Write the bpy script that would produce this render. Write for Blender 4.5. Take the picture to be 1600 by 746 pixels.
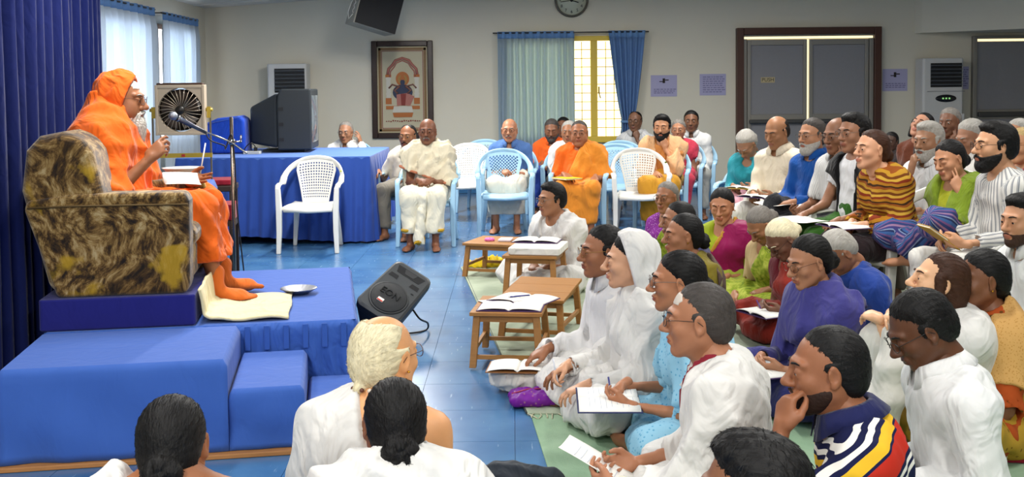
import bpy, bmesh, math, random
import numpy as np
from mathutils import Matrix, Vector
R_ = math.radians
for o in list(bpy.data.objects): bpy.data.objects.remove(o)
scene = bpy.context.scene
C = scene.collection
# ------------------------------------------------------------------ camera
FPX, HOR = 1700.0, 140.0
TILT, ROLL = R_(3.0), R_(-0.6)
SHY = (math.tan(TILT)*FPX - (373-HOR))/1600.0
cam_d = bpy.data.cameras.new('camera'); cam = bpy.data.objects.new('camera', cam_d); C.objects.link(cam)
cam_d.sensor_width = 36.0; cam_d.lens = 36.0*FPX/1600.0; cam_d.shift_y = SHY
cam_d.clip_start = 0.05
CAM = Vector((0, 0, 1.5))
CR = Matrix.Rotation(math.pi/2 - TILT, 3, 'X') @ Matrix.Rotation(ROLL, 3, 'Z')
cam.matrix_world = Matrix.Translation(CAM) @ CR.to_4x4()
scene.camera = cam
def ray(px, py):
    return CR @ Vector(((px-800)/FPX, (373-py)/FPX + SHY*1600/FPX, -1.0))
def at(px, py, Y):
    d = ray(px, py); return CAM + d*(Y/d.y)
def onz(px, py, z=0.0):
    d = ray(px, py); return CAM + d*((z-CAM.z)/d.z)
# ------------------------------------------------------------------ world, lamps, exposure
scene.view_settings.view_transform = 'Standard'; scene.view_settings.look = 'None'
scene.view_settings.gamma = 1.0; scene.view_settings.use_curve_mapping = False
scene.view_settings.exposure = 0.4
w = bpy.data.worlds.new('world'); scene.world = w; w.use_nodes = True
w.node_tree.nodes['Background'].inputs[0].default_value = (1.0, .97, .90, 1)
w.node_tree.nodes['Background'].inputs[1].default_value = 1.0
def area(name, loc, size, power, color=(1, .97, .92), rot=(0, 0, 0)):
    l = bpy.data.lights.new(name, 'AREA'); l.shape = 'RECTANGLE'; l.size, l.size_y = size; l.energy = power; l.color = color
    o = bpy.data.objects.new(name, l); C.objects.link(o); o.location = loc; o.rotation_euler = rot
    return o
# (ceiling lamps are placed by the fluorescent fixture builder)
LAMPS = [(-1.6, 2.6), (1.6, 2.6), (-1.6, 5.6), (1.9, 5.6), (4.6, 5.0), (-1.4, 8.6), (2.0, 8.8), (4.8, 8.4), (-1.2, 11.6), (2.2, 11.6), (-1.3, -.7), (1.5, -.7)]  # last two: unseen lamps added behind the camera for frontal light
LAMP_W = [36, 36, 50, 46, 34, 84, 60, 34, 120, 62, 120, 120]
CEIL = 3.3
# ------------------------------------------------------------------ materials
MATS = {}
def nodes_of(m):
    m.use_nodes = True; nt = m.node_tree; return nt, nt.nodes, nt.links, nt.nodes['Principled BSDF']
def col4(c): return (c[0], c[1], c[2], 1)
def hx(s):
    s = s.lstrip('#'); v = [int(s[i:i+2], 16)/255 for i in (0, 2, 4)]
    return tuple(x/12.92 if x <= .04045 else ((x+.055)/1.055)**2.4 for x in v)
def mat(name, color, rough=.6, metal=0, bump=0, bscale=40, var=0, vscale=6, spec=.5, stretch=(1, 1, 1), trans=0, ior=1.45, alpha=1, sheen=0, emit=0, bdist=.004, coat=0):
    if name in MATS: return MATS[name]
    if isinstance(color, str): color = hx(color)
    m = bpy.data.materials.new(name); MATS[name] = m
    nt, N, L, b = nodes_of(m)
    b.inputs['Base Color'].default_value = col4(color); b.inputs['Roughness'].default_value = rough
    b.inputs['Metallic'].default_value = metal; b.inputs['Specular IOR Level'].default_value = spec
    b.inputs['Transmission Weight'].default_value = trans; b.inputs['IOR'].default_value = ior; b.inputs['Alpha'].default_value = alpha
    b.inputs['Sheen Weight'].default_value = sheen; b.inputs['Coat Weight'].default_value = coat
    if emit:
        b.inputs['Emission Color'].default_value = col4(color); b.inputs['Emission Strength'].default_value = emit
    if bump or var:
        tc = N.new('ShaderNodeTexCoord'); mp = N.new('ShaderNodeMapping'); mp.inputs['Scale'].default_value = stretch
        L.new(tc.outputs['Object'], mp.inputs['Vector'])
    if var:
        n = N.new('ShaderNodeTexNoise'); n.inputs['Scale'].default_value = vscale; n.inputs['Detail'].default_value = 5
        L.new(mp.outputs[0], n.inputs['Vector'])
        mx = N.new('ShaderNodeMix'); mx.data_type = 'RGBA'
        mx.inputs['A'].default_value = col4([c*(1-var) for c in color]); mx.inputs['B'].default_value = col4([min(1, c*(1+var)) for c in color])
        L.new(n.outputs['Fac'], mx.inputs['Factor']); L.new(mx.outputs['Result'], b.inputs['Base Color'])
    if bump:
        n2 = N.new('ShaderNodeTexNoise'); n2.inputs['Scale'].default_value = bscale; n2.inputs['Detail'].default_value = 4
        L.new(mp.outputs[0], n2.inputs['Vector'])
        bp = N.new('ShaderNodeBump'); bp.inputs['Strength'].default_value = bump; bp.inputs['Distance'].default_value = bdist
        L.new(n2.outputs['Fac'], bp.inputs['Height']); L.new(bp.outputs[0], b.inputs['Normal'])
    return m
def cloth(name, color, rough=.85, var=.06, fold=.5, **kw):
    """woven cloth: soft wrinkle relief, slight sheen"""
    m = mat(name, color, rough=rough, bump=min(1, fold*1.5), bscale=7, bdist=.035, var=var, vscale=14, spec=.15, sheen=.12, stretch=(1, 1, .55), **kw)
    for n in m.node_tree.nodes:
        if n.type == 'TEX_NOISE' and n.inputs['Scale'].default_value == 7: n.inputs['Distortion'].default_value = 1.6; n.inputs['Detail'].default_value = 2.5
    return m
def ramp_mat(name, axis, period, stops, rough=.85, fold=.4, angle=None, warp=0.0, offset=0.0, plane=None):
    """cloth with woven stripes: axis 0/1/2 of the thing's own coordinates (or a direction vector), stops = [(pos, colour)...] constant"""
    if name in MATS: return MATS[name]
    m = bpy.data.materials.new(name); MATS[name] = m
    nt, N, L, b = nodes_of(m); b.inputs['Roughness'].default_value = rough; b.inputs['Specular IOR Level'].default_value = .15
    tc = N.new('ShaderNodeTexCoord')
    d = N.new('ShaderNodeVectorMath'); d.operation = 'DOT_PRODUCT'; L.new(tc.outputs['Object'], d.inputs[0])
    v = [0, 0, 0]
    if isinstance(axis, int): v[axis] = 1
    elif axis == 'wrap': pass
    else: v = list(axis)
    d.inputs[1].default_value = v
    val = d.outputs['Value']
    if axis == 'wrap':
        an = N.new('ShaderNodeAttribute'); an.attribute_name = 'wrap'; val = an.outputs['Fac']; m['wrap'] = 1
    if warp:
        n = N.new('ShaderNodeTexNoise'); n.inputs['Scale'].default_value = 5; L.new(tc.outputs['Object'], n.inputs['Vector'])
        ma = N.new('ShaderNodeMath'); ma.operation = 'MULTIPLY_ADD'; L.new(n.outputs['Fac'], ma.inputs[0]); ma.inputs[1].default_value = warp; L.new(val, ma.inputs[2]); val = ma.outputs[0]
    ma = N.new('ShaderNodeMath'); ma.operation = 'MULTIPLY_ADD'; L.new(val, ma.inputs[0]); ma.inputs[1].default_value = 1/period; ma.inputs[2].default_value = offset
    fr = N.new('ShaderNodeMath'); fr.operation = 'FRACT'; L.new(ma.outputs[0], fr.inputs[0])
    cr = N.new('ShaderNodeValToRGB'); cr.color_ramp.interpolation = 'CONSTANT'
    els = cr.color_ramp.elements
    while len(els) < len(stops): els.new(.5)
    for e, (p, c) in zip(els, stops):
        e.position = p; e.color = col4(hx(c) if isinstance(c, str) else c)
    L.new(fr.outputs[0], cr.inputs[0]); L.new(cr.outputs[0], b.inputs['Base Color'])
    n2 = N.new('ShaderNodeTexNoise'); n2.inputs['Scale'].default_value = 9; L.new(tc.outputs['Object'], n2.inputs['Vector'])
    bp = N.new('ShaderNodeBump'); bp.inputs['Strength'].default_value = fold; bp.inputs['Distance'].default_value = .02
    L.new(n2.outputs['Fac'], bp.inputs['Height']); L.new(bp.outputs[0], b.inputs['Normal'])
    return m
def dots_mat(name, base, dot, scale=40, size=.3, rough=.85, kind='F1', fold=.4, rnd=1.0):
    """printed cloth: scattered motifs on a ground"""
    if name in MATS: return MATS[name]
    m = bpy.data.materials.new(name); MATS[name] = m
    nt, N, L, b = nodes_of(m); b.inputs['Roughness'].default_value = rough; b.inputs['Specular IOR Level'].default_value = .15
    tc = N.new('ShaderNodeTexCoord'); v = N.new('ShaderNodeTexVoronoi'); v.inputs['Scale'].default_value = scale; v.inputs['Randomness'].default_value = rnd
    L.new(tc.outputs['Object'], v.inputs['Vector'])
    cr = N.new('ShaderNodeValToRGB'); e = cr.color_ramp.elements
    e[0].position = size; e[0].color = col4(hx(dot) if isinstance(dot, str) else dot); e[1].position = size+.06; e[1].color = col4(hx(base) if isinstance(base, str) else base)
    L.new(v.outputs['Distance'], cr.inputs[0]); L.new(cr.outputs[0], b.inputs['Base Color'])
    n2 = N.new('ShaderNodeTexNoise'); n2.inputs['Scale'].default_value = 9; L.new(tc.outputs['Object'], n2.inputs['Vector'])
    bp = N.new('ShaderNodeBump'); bp.inputs['Strength'].default_value = fold; bp.inputs['Distance'].default_value = .02
    L.new(n2.outputs['Fac'], bp.inputs['Height']); L.new(bp.outputs[0], b.inputs['Normal'])
    return m
def blot_mat(name, cols, scale=8, stretch=(1, 1, 1), rough=.8, bump=.3, bscale=30, distort=1.0, spec=.2, pos=None, detail=6):
    """mottled surface from several colours"""
    if name in MATS: return MATS[name]
    m = bpy.data.materials.new(name); MATS[name] = m
    nt, N, L, b = nodes_of(m); b.inputs['Roughness'].default_value = rough; b.inputs['Specular IOR Level'].default_value = spec
    tc = N.new('ShaderNodeTexCoord'); mp = N.new('ShaderNodeMapping'); mp.inputs['Scale'].default_value = stretch; L.new(tc.outputs['Object'], mp.inputs[0])
    n = N.new('ShaderNodeTexNoise'); n.inputs['Scale'].default_value = scale; n.inputs['Detail'].default_value = detail; n.inputs['Distortion'].default_value = distort
    L.new(mp.outputs[0], n.inputs['Vector'])
    cr = N.new('ShaderNodeValToRGB'); e = cr.color_ramp.elements
    while len(e) < len(cols): e.new(.5)
    for i, c in enumerate(cols):
        e[i].position = pos[i] if pos else .3 + .4*i/(len(cols)-1); e[i].color = col4(hx(c) if isinstance(c, str) else c)
    L.new(n.outputs['Fac'], cr.inputs[0]); L.new(cr.outputs[0], b.inputs['Base Color'])
    if bump:
        n2 = N.new('ShaderNodeTexNoise'); n2.inputs['Scale'].default_value = bscale; n2.inputs['Detail'].default_value = 5; L.new(mp.outputs[0], n2.inputs['Vector'])
        bp = N.new('ShaderNodeBump'); bp.inputs['Strength'].default_value = bump; bp.inputs['Distance'].default_value = .004
        L.new(n2.outputs['Fac'], bp.inputs['Height']); L.new(bp.outputs[0], b.inputs['Normal'])
    return m
# ------------------------------------------------------------------ objects
def tag(o, label, cat, group=None, kind=None):
    if label: o['label'] = label
    if cat: o['category'] = cat
    if group: o['group'] = group
    if kind: o['kind'] = kind
    return o
def empty(name, loc=(0, 0, 0), rz=0.0, parent=None):
    o = bpy.data.objects.new(name, None); C.objects.link(o); o.location = loc; o.rotation_euler = (0, 0, rz); o.empty_display_size = .1
    if parent: o.parent = parent
    return o
def link(name, me, parent=None, m=None, loc=None, rot=None, scale=None):
    o = bpy.data.objects.new(name, me); C.objects.link(o)
    if parent: o.parent = parent
    if loc is not None: o.location = loc
    if rot is not None: o.rotation_euler = rot
    if scale is not None: o.scale = scale
    if m is not None and me is not None:
        if not me.materials:
            for x in (m if isinstance(m, (list, tuple)) else [m]): me.materials.append(x)
    return o
def mesh_np(name, V, Q, mats=(), mi=None, smooth=True):
    """mesh from numpy verts and an (n,4) or (n,3) face array"""
    me = bpy.data.meshes.new(name); V = np.asarray(V, np.float32); Q = np.asarray(Q, np.int32); k = Q.shape[1]
    me.vertices.add(len(V)); me.vertices.foreach_set('co', V.ravel())
    me.loops.add(Q.size); me.loops.foreach_set('vertex_index', Q.ravel())
    me.polygons.add(len(Q)); me.polygons.foreach_set('loop_start', np.arange(0, Q.size, k, dtype=np.int32))
    if smooth: me.polygons.foreach_set('use_smooth', np.ones(len(Q), bool))
    for x in mats: me.materials.append(x)
    if mi is not None: me.polygons.foreach_set('material_index', np.asarray(mi, np.int32))
    me.update(calc_edges=True); me.validate()
    return me
class MB:
    """collects simple solids into one mesh"""
    def __init__(s): s.v = []; s.f = []; s.sm = []; s.mi = []; s.m = 0
    def add(s, vs, fs, smooth=False):
        b = len(s.v); s.v += [tuple(v) for v in vs]; s.f += [tuple(i+b for i in f) for f in fs]; s.sm += [smooth]*len(fs); s.mi += [s.m]*len(fs); return s
    def box(s, c, d, M=None, taper=1.0):
        x, y, z = d[0]/2, d[1]/2, d[2]/2
        vs = [Vector((sx*x*(taper if sz < 0 else 1), sy*y*(taper if sz < 0 else 1), sz*z)) for sz in (-1, 1) for sy in (-1, 1) for sx in (-1, 1)]
        if M is not None: vs = [M @ v for v in vs]
        vs = [v + Vector(c) for v in vs]
        return s.add(vs, [(0, 2, 3, 1), (4, 5, 7, 6), (0, 1, 5, 4), (2, 6, 7, 3), (0, 4, 6, 2), (1, 3, 7, 5)])
    def bbox(s, lo, hi): return s.box([(a+b)/2 for a, b in zip(lo, hi)], [b-a for a, b in zip(lo, hi)])
    def rbox(s, c, d, r=.02, M=None, n=4):
        """box with rounded vertical edges and softened rims"""
        x, y, z = d[0]/2, d[1]/2, d[2]/2; r = min(r, x*.99, y*.99)
        prof = [(r*.35, -z), (0, -z+r*.35), (0, z-r*.35), (r*.1, z-r*.1), (r*.35, z)]
        rings = []
        for ins, zz in prof:
            ring = []
            for qx, qy, a0 in ((1, 1, 0), (-1, 1, 90), (-1, -1, 180), (1, -1, 270)):
                for k in range(n+1):
                    a = R_(a0+90*k/n); ring.append(Vector((qx*(x-r)+(r-ins)*math.cos(a), qy*(y-r)+(r-ins)*math.sin(a), zz)))
            rings.append(ring)
        m = len(rings[0]); vs = [v for rg in rings for v in rg]
        if M is not None: vs = [M @ v for v in vs]
        vs = [v + Vector(c) for v in vs]
        fs = [(i*m+j, i*m+(j+1) % m, (i+1)*m+(j+1) % m, (i+1)*m+j) for i in range(len(rings)-1) for j in range(m)]
        fs += [tuple(reversed(range(m))), tuple((len(rings)-1)*m+j for j in range(m))]
        return s.add(vs, fs, False)
    def tube(s, pts, r, n=8, closed=False, cap=True, flat=1.0, up=None):
        """round (or flattened) bar along points; r a number or one per point"""
        P = [Vector(p) for p in pts]; k = len(P); rs = r if isinstance(r, (list, tuple)) else [r]*k
        vs = []; ref = Vector(up) if up else None
        for i in range(k):
            a = P[i-1] if (i > 0 or closed) else P[i]; b = P[(i+1) % k] if (i < k-1 or closed) else P[i]
            t = (b-a).normalized()
            if ref is None:
                ref = Vector((0, 0, 1)) if abs(t.z) < .9 else Vector((1, 0, 0))
            u = ref - t*ref.dot(t)
            if u.length < 1e-5: u = t.orthogonal()
            u.normalize(); w_ = t.cross(u)
            if up is None: ref = u
            for j in range(n):
                an = 2*math.pi*j/n; vs.append(P[i] + u*(math.cos(an)*rs[i]*flat) + w_*(math.sin(an)*rs[i]))
        fs = []
        for i in range(k if closed else k-1):
            for j in range(n):
                i2 = (i+1) % k; fs.append((i*n+j, i*n+(j+1) % n, i2*n+(j+1) % n, i2*n+j))
        s.add(vs, fs, True)
        if cap and not closed:
            b = len(s.v)-k*n
            s.f += [tuple(b+j for j in reversed(range(n))), tuple(b+(k-1)*n+j for j in range(n))]; s.sm += [False]*2; s.mi += [s.m]*2
        return s
    def lathe(s, prof, c=(0, 0, 0), n=20, M=None, smooth=True):
        vs = []
        for r, z in prof:
            for j in range(n):
                a = 2*math.pi*j/n; v = Vector((r*math.cos(a), r*math.sin(a), z)); vs.append((M @ v if M is not None else v) + Vector(c))
        fs = [(i*n+j, i*n+(j+1) % n, (i+1)*n+(j+1) % n, (i+1)*n+j) for i in range(len(prof)-1) for j in range(n)]
        fs += [tuple(reversed(range(n))), tuple((len(prof)-1)*n+j for j in range(n))]
        return s.add(vs, fs, smooth)
    def prism(s, poly, z0, z1, M=None, c=(0, 0, 0)):
        """polygon in x,y extruded from z0 to z1"""
        n = len(poly); vs = [Vector((p[0], p[1], z)) for z in (z0, z1) for p in poly]
        if M is not None: vs = [M @ v for v in vs]
        vs = [v+Vector(c) for v in vs]
        return s.add(vs, [tuple(reversed(range(n))), tuple(range(n, 2*n))] + [(j, (j+1) % n, n+(j+1) % n, n+j) for j in range(n)])
    def grid(s, fn, nu, nv, smooth=True, cu=False):
        vs = [fn(i/(nu-1), j/(nv-1)) for i in range(nu) for j in range(nv)]
        fs = [(i*nv+j, (i+1)*nv+j, (i+1)*nv+j+1, i*nv+j+1) for i in range(nu-1) for j in range(nv-1)]
        return s.add(vs, fs, smooth)
    def mesh(s, name, m=None):
        me = bpy.data.meshes.new(name); me.from_pydata(s.v, [], s.f)
        me.polygons.foreach_set('use_smooth', s.sm)
        if m is not None:
            for x in (m if isinstance(m, (list, tuple)) else [m]): me.materials.append(x)
            me.polygons.foreach_set('material_index', s.mi)
        bm = bmesh.new(); bm.from_mesh(me); bmesh.ops.recalc_face_normals(bm, faces=bm.faces); bm.to_mesh(me); bm.free()
        me.update(); return me
    def build(s, name, m, parent=None, loc=None, rot=None, bevel=0, seg=2, solid=0, sub=0):
        o = link(name, s.mesh(name, m), parent, None, loc, rot)
        if solid:
            md = o.modifiers.new('solid', 'SOLIDIFY'); md.thickness = solid; md.offset = 0
        if bevel:
            md = o.modifiers.new('bevel', 'BEVEL'); md.width = bevel; md.segments = seg; md.limit_method = 'ANGLE'; md.angle_limit = R_(40)
        if sub:
            md = o.modifiers.new('sub', 'SUBSURF'); md.levels = sub; md.render_levels = sub
        return o
def text_obj(name, body, size, m, parent=None, M=None, align='CENTER', ext=.0006):
    cu = bpy.data.curves.new(name, 'FONT'); cu.body = body; cu.size = size; cu.align_x = align; cu.align_y = 'CENTER'; cu.extrude = ext; cu.resolution_u = 3
    t = bpy.data.objects.new(name, cu); C.objects.link(t); bpy.context.view_layer.update()
    me = bpy.data.meshes.new_from_object(t.evaluated_get(bpy.context.evaluated_depsgraph_get())); bpy.data.objects.remove(t); me.materials.clear(); me.materials.append(m)
    o = bpy.data.objects.new(name, me); C.objects.link(o)
    if parent: o.parent = parent
    if M is not None: o.matrix_local = M
    return o
def rotz(a): return Matrix.Rotation(a, 3, 'Z')
def roty(a): return Matrix.Rotation(a, 3, 'Y')
def rotx(a): return Matrix.Rotation(a, 3, 'X')
# ------------------------------------------------------------------ implicit surfaces (smooth unions meshed on a grid)
def cap(a, b, ra, rb=None): return ('c', np.array(a, float), np.array(b, float), ra, ra if rb is None else rb)
def fcap(a, b, ra, rb=None): return ('f', np.array(a, float), np.array(b, float), ra, ra if rb is None else rb)
def ell(c, r, R=None): return ('e', np.array(c, float), np.array(r, float), None if R is None else np.array(R, float))
def prim_box(p):
    if p[0] == 'e':
        ext = p[2] if p[3] is None else np.sqrt(((p[3]*p[2][None, :])**2).sum(1))
        return p[1]-ext, p[1]+ext
    r = max(p[3], p[4]); return np.minimum(p[1], p[2])-r, np.maximum(p[1], p[2])+r
def prim_eval(p, X, Y, Z):
    if p[0] == 'e':
        x, y, z = X-p[1][0], Y-p[1][1], Z-p[1][2]; r = p[2]
        if p[3] is not None:
            Rm = p[3]; x, y, z = (x*Rm[0, 0]+y*Rm[1, 0]+z*Rm[2, 0], x*Rm[0, 1]+y*Rm[1, 1]+z*Rm[2, 1], x*Rm[0, 2]+y*Rm[1, 2]+z*Rm[2, 2])
        a, b, c = x/r[0], y/r[1], z/r[2]
        k0 = np.sqrt(a*a+b*b+c*c); a, b, c = a/r[0], b/r[1], c/r[2]; k1 = np.sqrt(a*a+b*b+c*c)
        return k0*(k0-1)/np.maximum(k1, 1e-6)
    a, ba = p[1], p[2]-p[1]; L2 = max(float(ba @ ba), 1e-12)
    x, y, z = X-a[0], Y-a[1], Z-a[2]
    tu = (x*ba[0]+y*ba[1]+z*ba[2])/L2; t = np.clip(tu, 0, 1)
    dx, dy, dz = x-t*ba[0], y-t*ba[1], z-t*ba[2]
    d = np.sqrt(dx*dx+dy*dy+dz*dz)-(p[3]+(p[4]-p[3])*t)
    if p[0] == 'f':
        d = np.maximum(d, (tu-1)*math.sqrt(L2))
    return d
def field(ops, lo, hi, h):
    n = np.maximum(((hi-lo)/h).astype(int)+2, 3)
    ax = [(lo[i]+h*np.arange(n[i])).astype(np.float32) for i in range(3)]
    D = np.full(n, .25, np.float32)
    X, Y, Z = ax[0][:, None, None], ax[1][None, :, None], ax[2][None, None, :]
    for op in ops:
        if op[0] in 'us':
            p, k = op[1], max(op[2], 1e-4)
            l, u = prim_box(p); pad = k+3*h
            i0 = np.clip(((l-pad-lo)/h).astype(int), 0, n); i1 = np.clip(((u+pad-lo)/h).astype(int)+2, 0, n)
            if (i1 <= i0).any(): continue
            sl = tuple(slice(i0[i], i1[i]) for i in range(3))
            d = prim_eval(p, X[sl[0]], Y[:, sl[1]], Z[:, :, sl[2]]).astype(np.float32)
            S = D[sl]
            if op[0] == 'u':
                hh = np.maximum(k-np.abs(S-d), 0)/k; D[sl] = np.minimum(S, d)-hh*hh*(k*.25)
            else:
                hh = np.maximum(k-np.abs(S+d), 0)/k; D[sl] = np.maximum(S, -d)+hh*hh*(k*.25)
        elif op[0] == 'p':      # keep the side n.p < c
            nn = op[1]; D = np.maximum(D, (X*nn[0]+Y*nn[1]+Z*nn[2]-op[2]).astype(np.float32))
        elif op[0] == 'fn':
            D = op[1](X, Y, Z, D).astype(np.float32)
    return D, ax
EDGES = [(0, 1), (2, 3), (4, 5), (6, 7), (0, 2), (1, 3), (4, 6), (5, 7), (0, 4), (1, 5), (2, 6), (3, 7)]
CO = np.array([(i >> 2 & 1, i >> 1 & 1, i & 1) for i in range(8)])
def nets(D, lo, h, smooth=1):
    ins = D < 0; n = np.array(D.shape); m = n-1
    cnt = np.zeros(m, np.int8)
    for c in CO: cnt += ins[c[0]:m[0]+c[0], c[1]:m[1]+c[1], c[2]:m[2]+c[2]]
    cells = np.argwhere((cnt > 0) & (cnt < 8))
    if len(cells) == 0: return np.zeros((0, 3)), np.zeros((0, 4), int)
    idx = np.full(m, -1, np.int32); idx[cells[:, 0], cells[:, 1], cells[:, 2]] = np.arange(len(cells))
    vals = np.stack([D[cells[:, 0]+c[0], cells[:, 1]+c[1], cells[:, 2]+c[2]] for c in CO], 1)
    acc = np.zeros((len(cells), 3), np.float32); k = np.zeros(len(cells), np.float32)
    for a, b in EDGES:
        va, vb = vals[:, a], vals[:, b]; s = (va < 0) != (vb < 0)
        t = np.where(s, va/np.where(s, va-vb, 1), 0)
        acc += s[:, None]*(CO[a]+(CO[b]-CO[a])*t[:, None]); k += s
    V = lo+(cells+acc/k[:, None])*h
    quads = []
    for ax_ in range(3):
        o1, o2 = (ax_+1) % 3, (ax_+2) % 3
        sl0 = [slice(None)]*3; sl1 = [slice(None)]*3; sl0[ax_] = slice(0, n[ax_]-1); sl1[ax_] = slice(1, n[ax_])
        for o in (o1, o2):
            sl0[o] = slice(1, n[o]-1); sl1[o] = slice(1, n[o]-1)
        A, B = ins[tuple(sl0)], ins[tuple(sl1)]
        for sgn in (0, 1):
            e = np.argwhere((A & ~B) if sgn == 0 else (~A & B))
            if len(e) == 0: continue
            e[:, o1] += 1; e[:, o2] += 1
            q = []
            for d1, d2 in ((0, 0), (-1, 0), (-1, -1), (0, -1)):
                cc = e.copy(); cc[:, o1] += d1; cc[:, o2] += d2; q.append(idx[cc[:, 0], cc[:, 1], cc[:, 2]])
            q = np.stack(q, 1); quads.append(q if sgn == 0 else q[:, ::-1])
    Q = np.concatenate(quads); Q = Q[(Q >= 0).all(1)]
    for _ in range(smooth):
        a = np.concatenate([Q[:, i] for i in range(4)]); b = np.concatenate([Q[:, (i+1) % 4] for i in range(4)])
        a, b = np.concatenate([a, b]), np.concatenate([b, a]); N_ = len(V)
        w_ = np.maximum(np.bincount(a, minlength=N_), 1)
        avg = np.stack([np.bincount(a, V[b, i], N_) for i in range(3)], 1)/w_[:, None]
        V = V*.45+avg*.55
    return V, Q
def ops_box(ops, pad=.03):
    lo, hi = np.full(3, 9.), np.full(3, -9.)
    for op in ops:
        if op[0] == 'u':
            l, u = prim_box(op[1]); lo = np.minimum(lo, l-op[2]*.25); hi = np.maximum(hi, u+op[2]*.25)
    return lo-pad, hi+pad
def sdf_mesh(ops, h, smooth=1, box=None):
    lo, hi = box if box is not None else ops_box(ops)
    D, ax = field(ops, lo, hi, h); return nets(D, lo, h, smooth)
def folds(seed, amp, scale=(1, 1, 1), wl=.10, n=4, drift=.6):
    """soft cloth folds: warped ridged waves; scale stretches the waves along an axis (small = long folds)"""
    rs = np.random.RandomState(seed); ks = []
    for i in range(n):
        v = rs.normal(size=3)*np.array(scale); v /= max(np.linalg.norm(v), 1e-6)
        ks.append((v*2*math.pi/(wl*rs.uniform(.7, 1.8)), rs.uniform(0, 6.28)))
    wv = [(rs.normal(size=3)*5, rs.uniform(0, 6.28)) for _ in range(3)]
    def f(X, Y, Z, D):
        wp = 0
        for v, ph in wv: wp = wp+np.sin(X*v[0]+Y*v[1]+Z*v[2]+ph)
        wp = wp*drift; out = 0
        for v, ph in ks: out = out+(1-1.6*np.abs(np.sin((X*v[0]+Y*v[1]+Z*v[2]+ph)*.5+wp)))
        return D - (amp/2.2)*out
    return ('fn', f)
# ------------------------------------------------------------------ people: heads, hands, feet (each meshed once, then carried into the body mesh)
CACHE = {}
def head_ops(kind):
    fem, fat, nose, closed = kind
    j = .92 if fem else 1.0; w_ = 1+.10*fat
    ops = []
    U = lambda p, k: ops.append(('u', p, k)); S = lambda p, k: ops.append(('s', p, k))
    U(ell((-.018, 0, .032), (.097, .076, .086)), .01)
    U(ell((.022, 0, -.040), (.066*j, .060*w_*j, .078)), .045)
    for s in (-1, 1):
        U(cap((.000, s*.052*w_*j, -.052), (.062, s*.016, -.100*(.98 if fem else 1)), .020*w_, .014), .03)
        U(ell((.055, s*.040*w_, -.026), (.024, .022, .020)), .025)
        U(cap((.086, s*.010, .027), (.072, s*.046, .025), .0085 if not fem else .006, .007), .018)
        if fat > .4: U(ell((.050, s*.044*w_, -.058), (.030, .024, .026)), .03)
    U(ell((.066, 0, -.103), (.018, .022*j, .015)), .02)
    if fat > .4: U(ell((.03, 0, -.112), (.05, .045, .026)), .03)
    for s in (-1, 1): S(ell((.098, s*.033, .004), (.019, .019, .013)), .014)
    # lids
    for s in (-1, 1):
        if closed:
            U(ell((.0775, s*.032, .001), (.0150, .0165, .0135)), .004)
            S(cap((.0925, s*.019, -.0075), (.088, s*.046, -.007), .0022), .003)
        else:
            U(ell((.0776, s*.032, .0048), (.0146, .0165, .0118)), .004)
            U(ell((.0756, s*.032, -.0086), (.0145, .0165, .0080)), .005)
    n = nose
    U(cap((.088, 0, .014), (.1085*.5+.0545+.004*n, 0, -.028), .0075, .0115), .014)
    U(ell((.108+.006*n, 0, -.031), (.0135, .0125, .0115)), .010)
    for s in (-1, 1):
        U(ell((.0985, s*.0125, -.035), (.0125, .0078, .0085)), .008)
        S(ell((.1035, s*.0065, -.0435), (.005, .0035, .004)), .003)
    U(cap((.0895, -.016, -.0595), (.0895, .016, -.0595), .0080), .010)
    U(cap((.0865, -.013, -.0725), (.0865, .013, -.0725), .0085), .010)
    U(ell((.0955, 0, -.0605), (.006, .012, .0050)), .006)
    U(ell((.0938, 0, -.0705), (.006, .013, .0054)), .006)
    S(cap((.0972, -.022, -.0655), (.0972, .022, -.0655), .0026), .004)
    for s in (-1, 1):      # ears
        Re = (rotz(s*R_(22)) @ roty(R_(10)))
        c = Vector((-.008, s*.078*(1+.05*fat), -.002)); Rn = np.array(Re)
        U(ell(c, (.020, .0085, .032), Rn), .006)
        S(ell(c+Vector((.004, s*.008, .002)), (.011, .0060, .019), Rn), .005)
        U(ell(c+Vector((.004, s*.001, -.026)), (.009, .0065, .010)), .006)
    U(cap((-.022, 0, -.05), (-.036, 0, -.125), .054*(.88 if fem else 1)*(1+.12*fat), .054*(.88 if fem else 1)*(1+.12*fat)), .03)
    return ops
def head_mesh(kind, h):
    key = ('head', kind, h)
    if key not in CACHE:
        ops = head_ops(kind)
        V, Q = sdf_mesh(ops, h, 1)
        c = V[Q].mean(1)
        lip = (c[:, 0] > .0865) & (np.abs(c[:, 1]) < .024) & (((c[:, 2]+.066)/.0125)**2+(c[:, 1]/.024)**2 < 1)
        CACHE[key] = (V, Q, lip.astype(int))
    return CACHE[key]
FINGER = {   # curl at the knuckle, middle and end joints (degrees), finger by finger, and the thumb's closing
    'relaxed': ([(18, 25, 15), (22, 30, 18), (26, 34, 20), (30, 36, 22)], .35),
    'flat':    ([(4, 5, 3), (4, 6, 3), (5, 7, 4), (6, 8, 4)], .15),
    'pen':     ([(38, 42, 22), (46, 50, 30), (62, 66, 40), (70, 70, 44)], .85),
    'fist':    ([(70, 85, 50), (74, 88, 52), (78, 90, 54), (80, 90, 54)], .9),
    'hold':    ([(35, 30, 15), (38, 34, 18), (42, 36, 20), (46, 38, 22)], .6),
    'cheek':   ([(8, 8, 5), (14, 16, 8), (72, 80, 48), (76, 84, 50)], .7),
    'curl':    ([(45, 55, 30), (50, 60, 34), (55, 64, 38), (60, 66, 40)], .6),
    'gesture': ([(20, 30, 20), (34, 46, 26), (44, 54, 30), (48, 58, 34)], .75),
}
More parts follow.
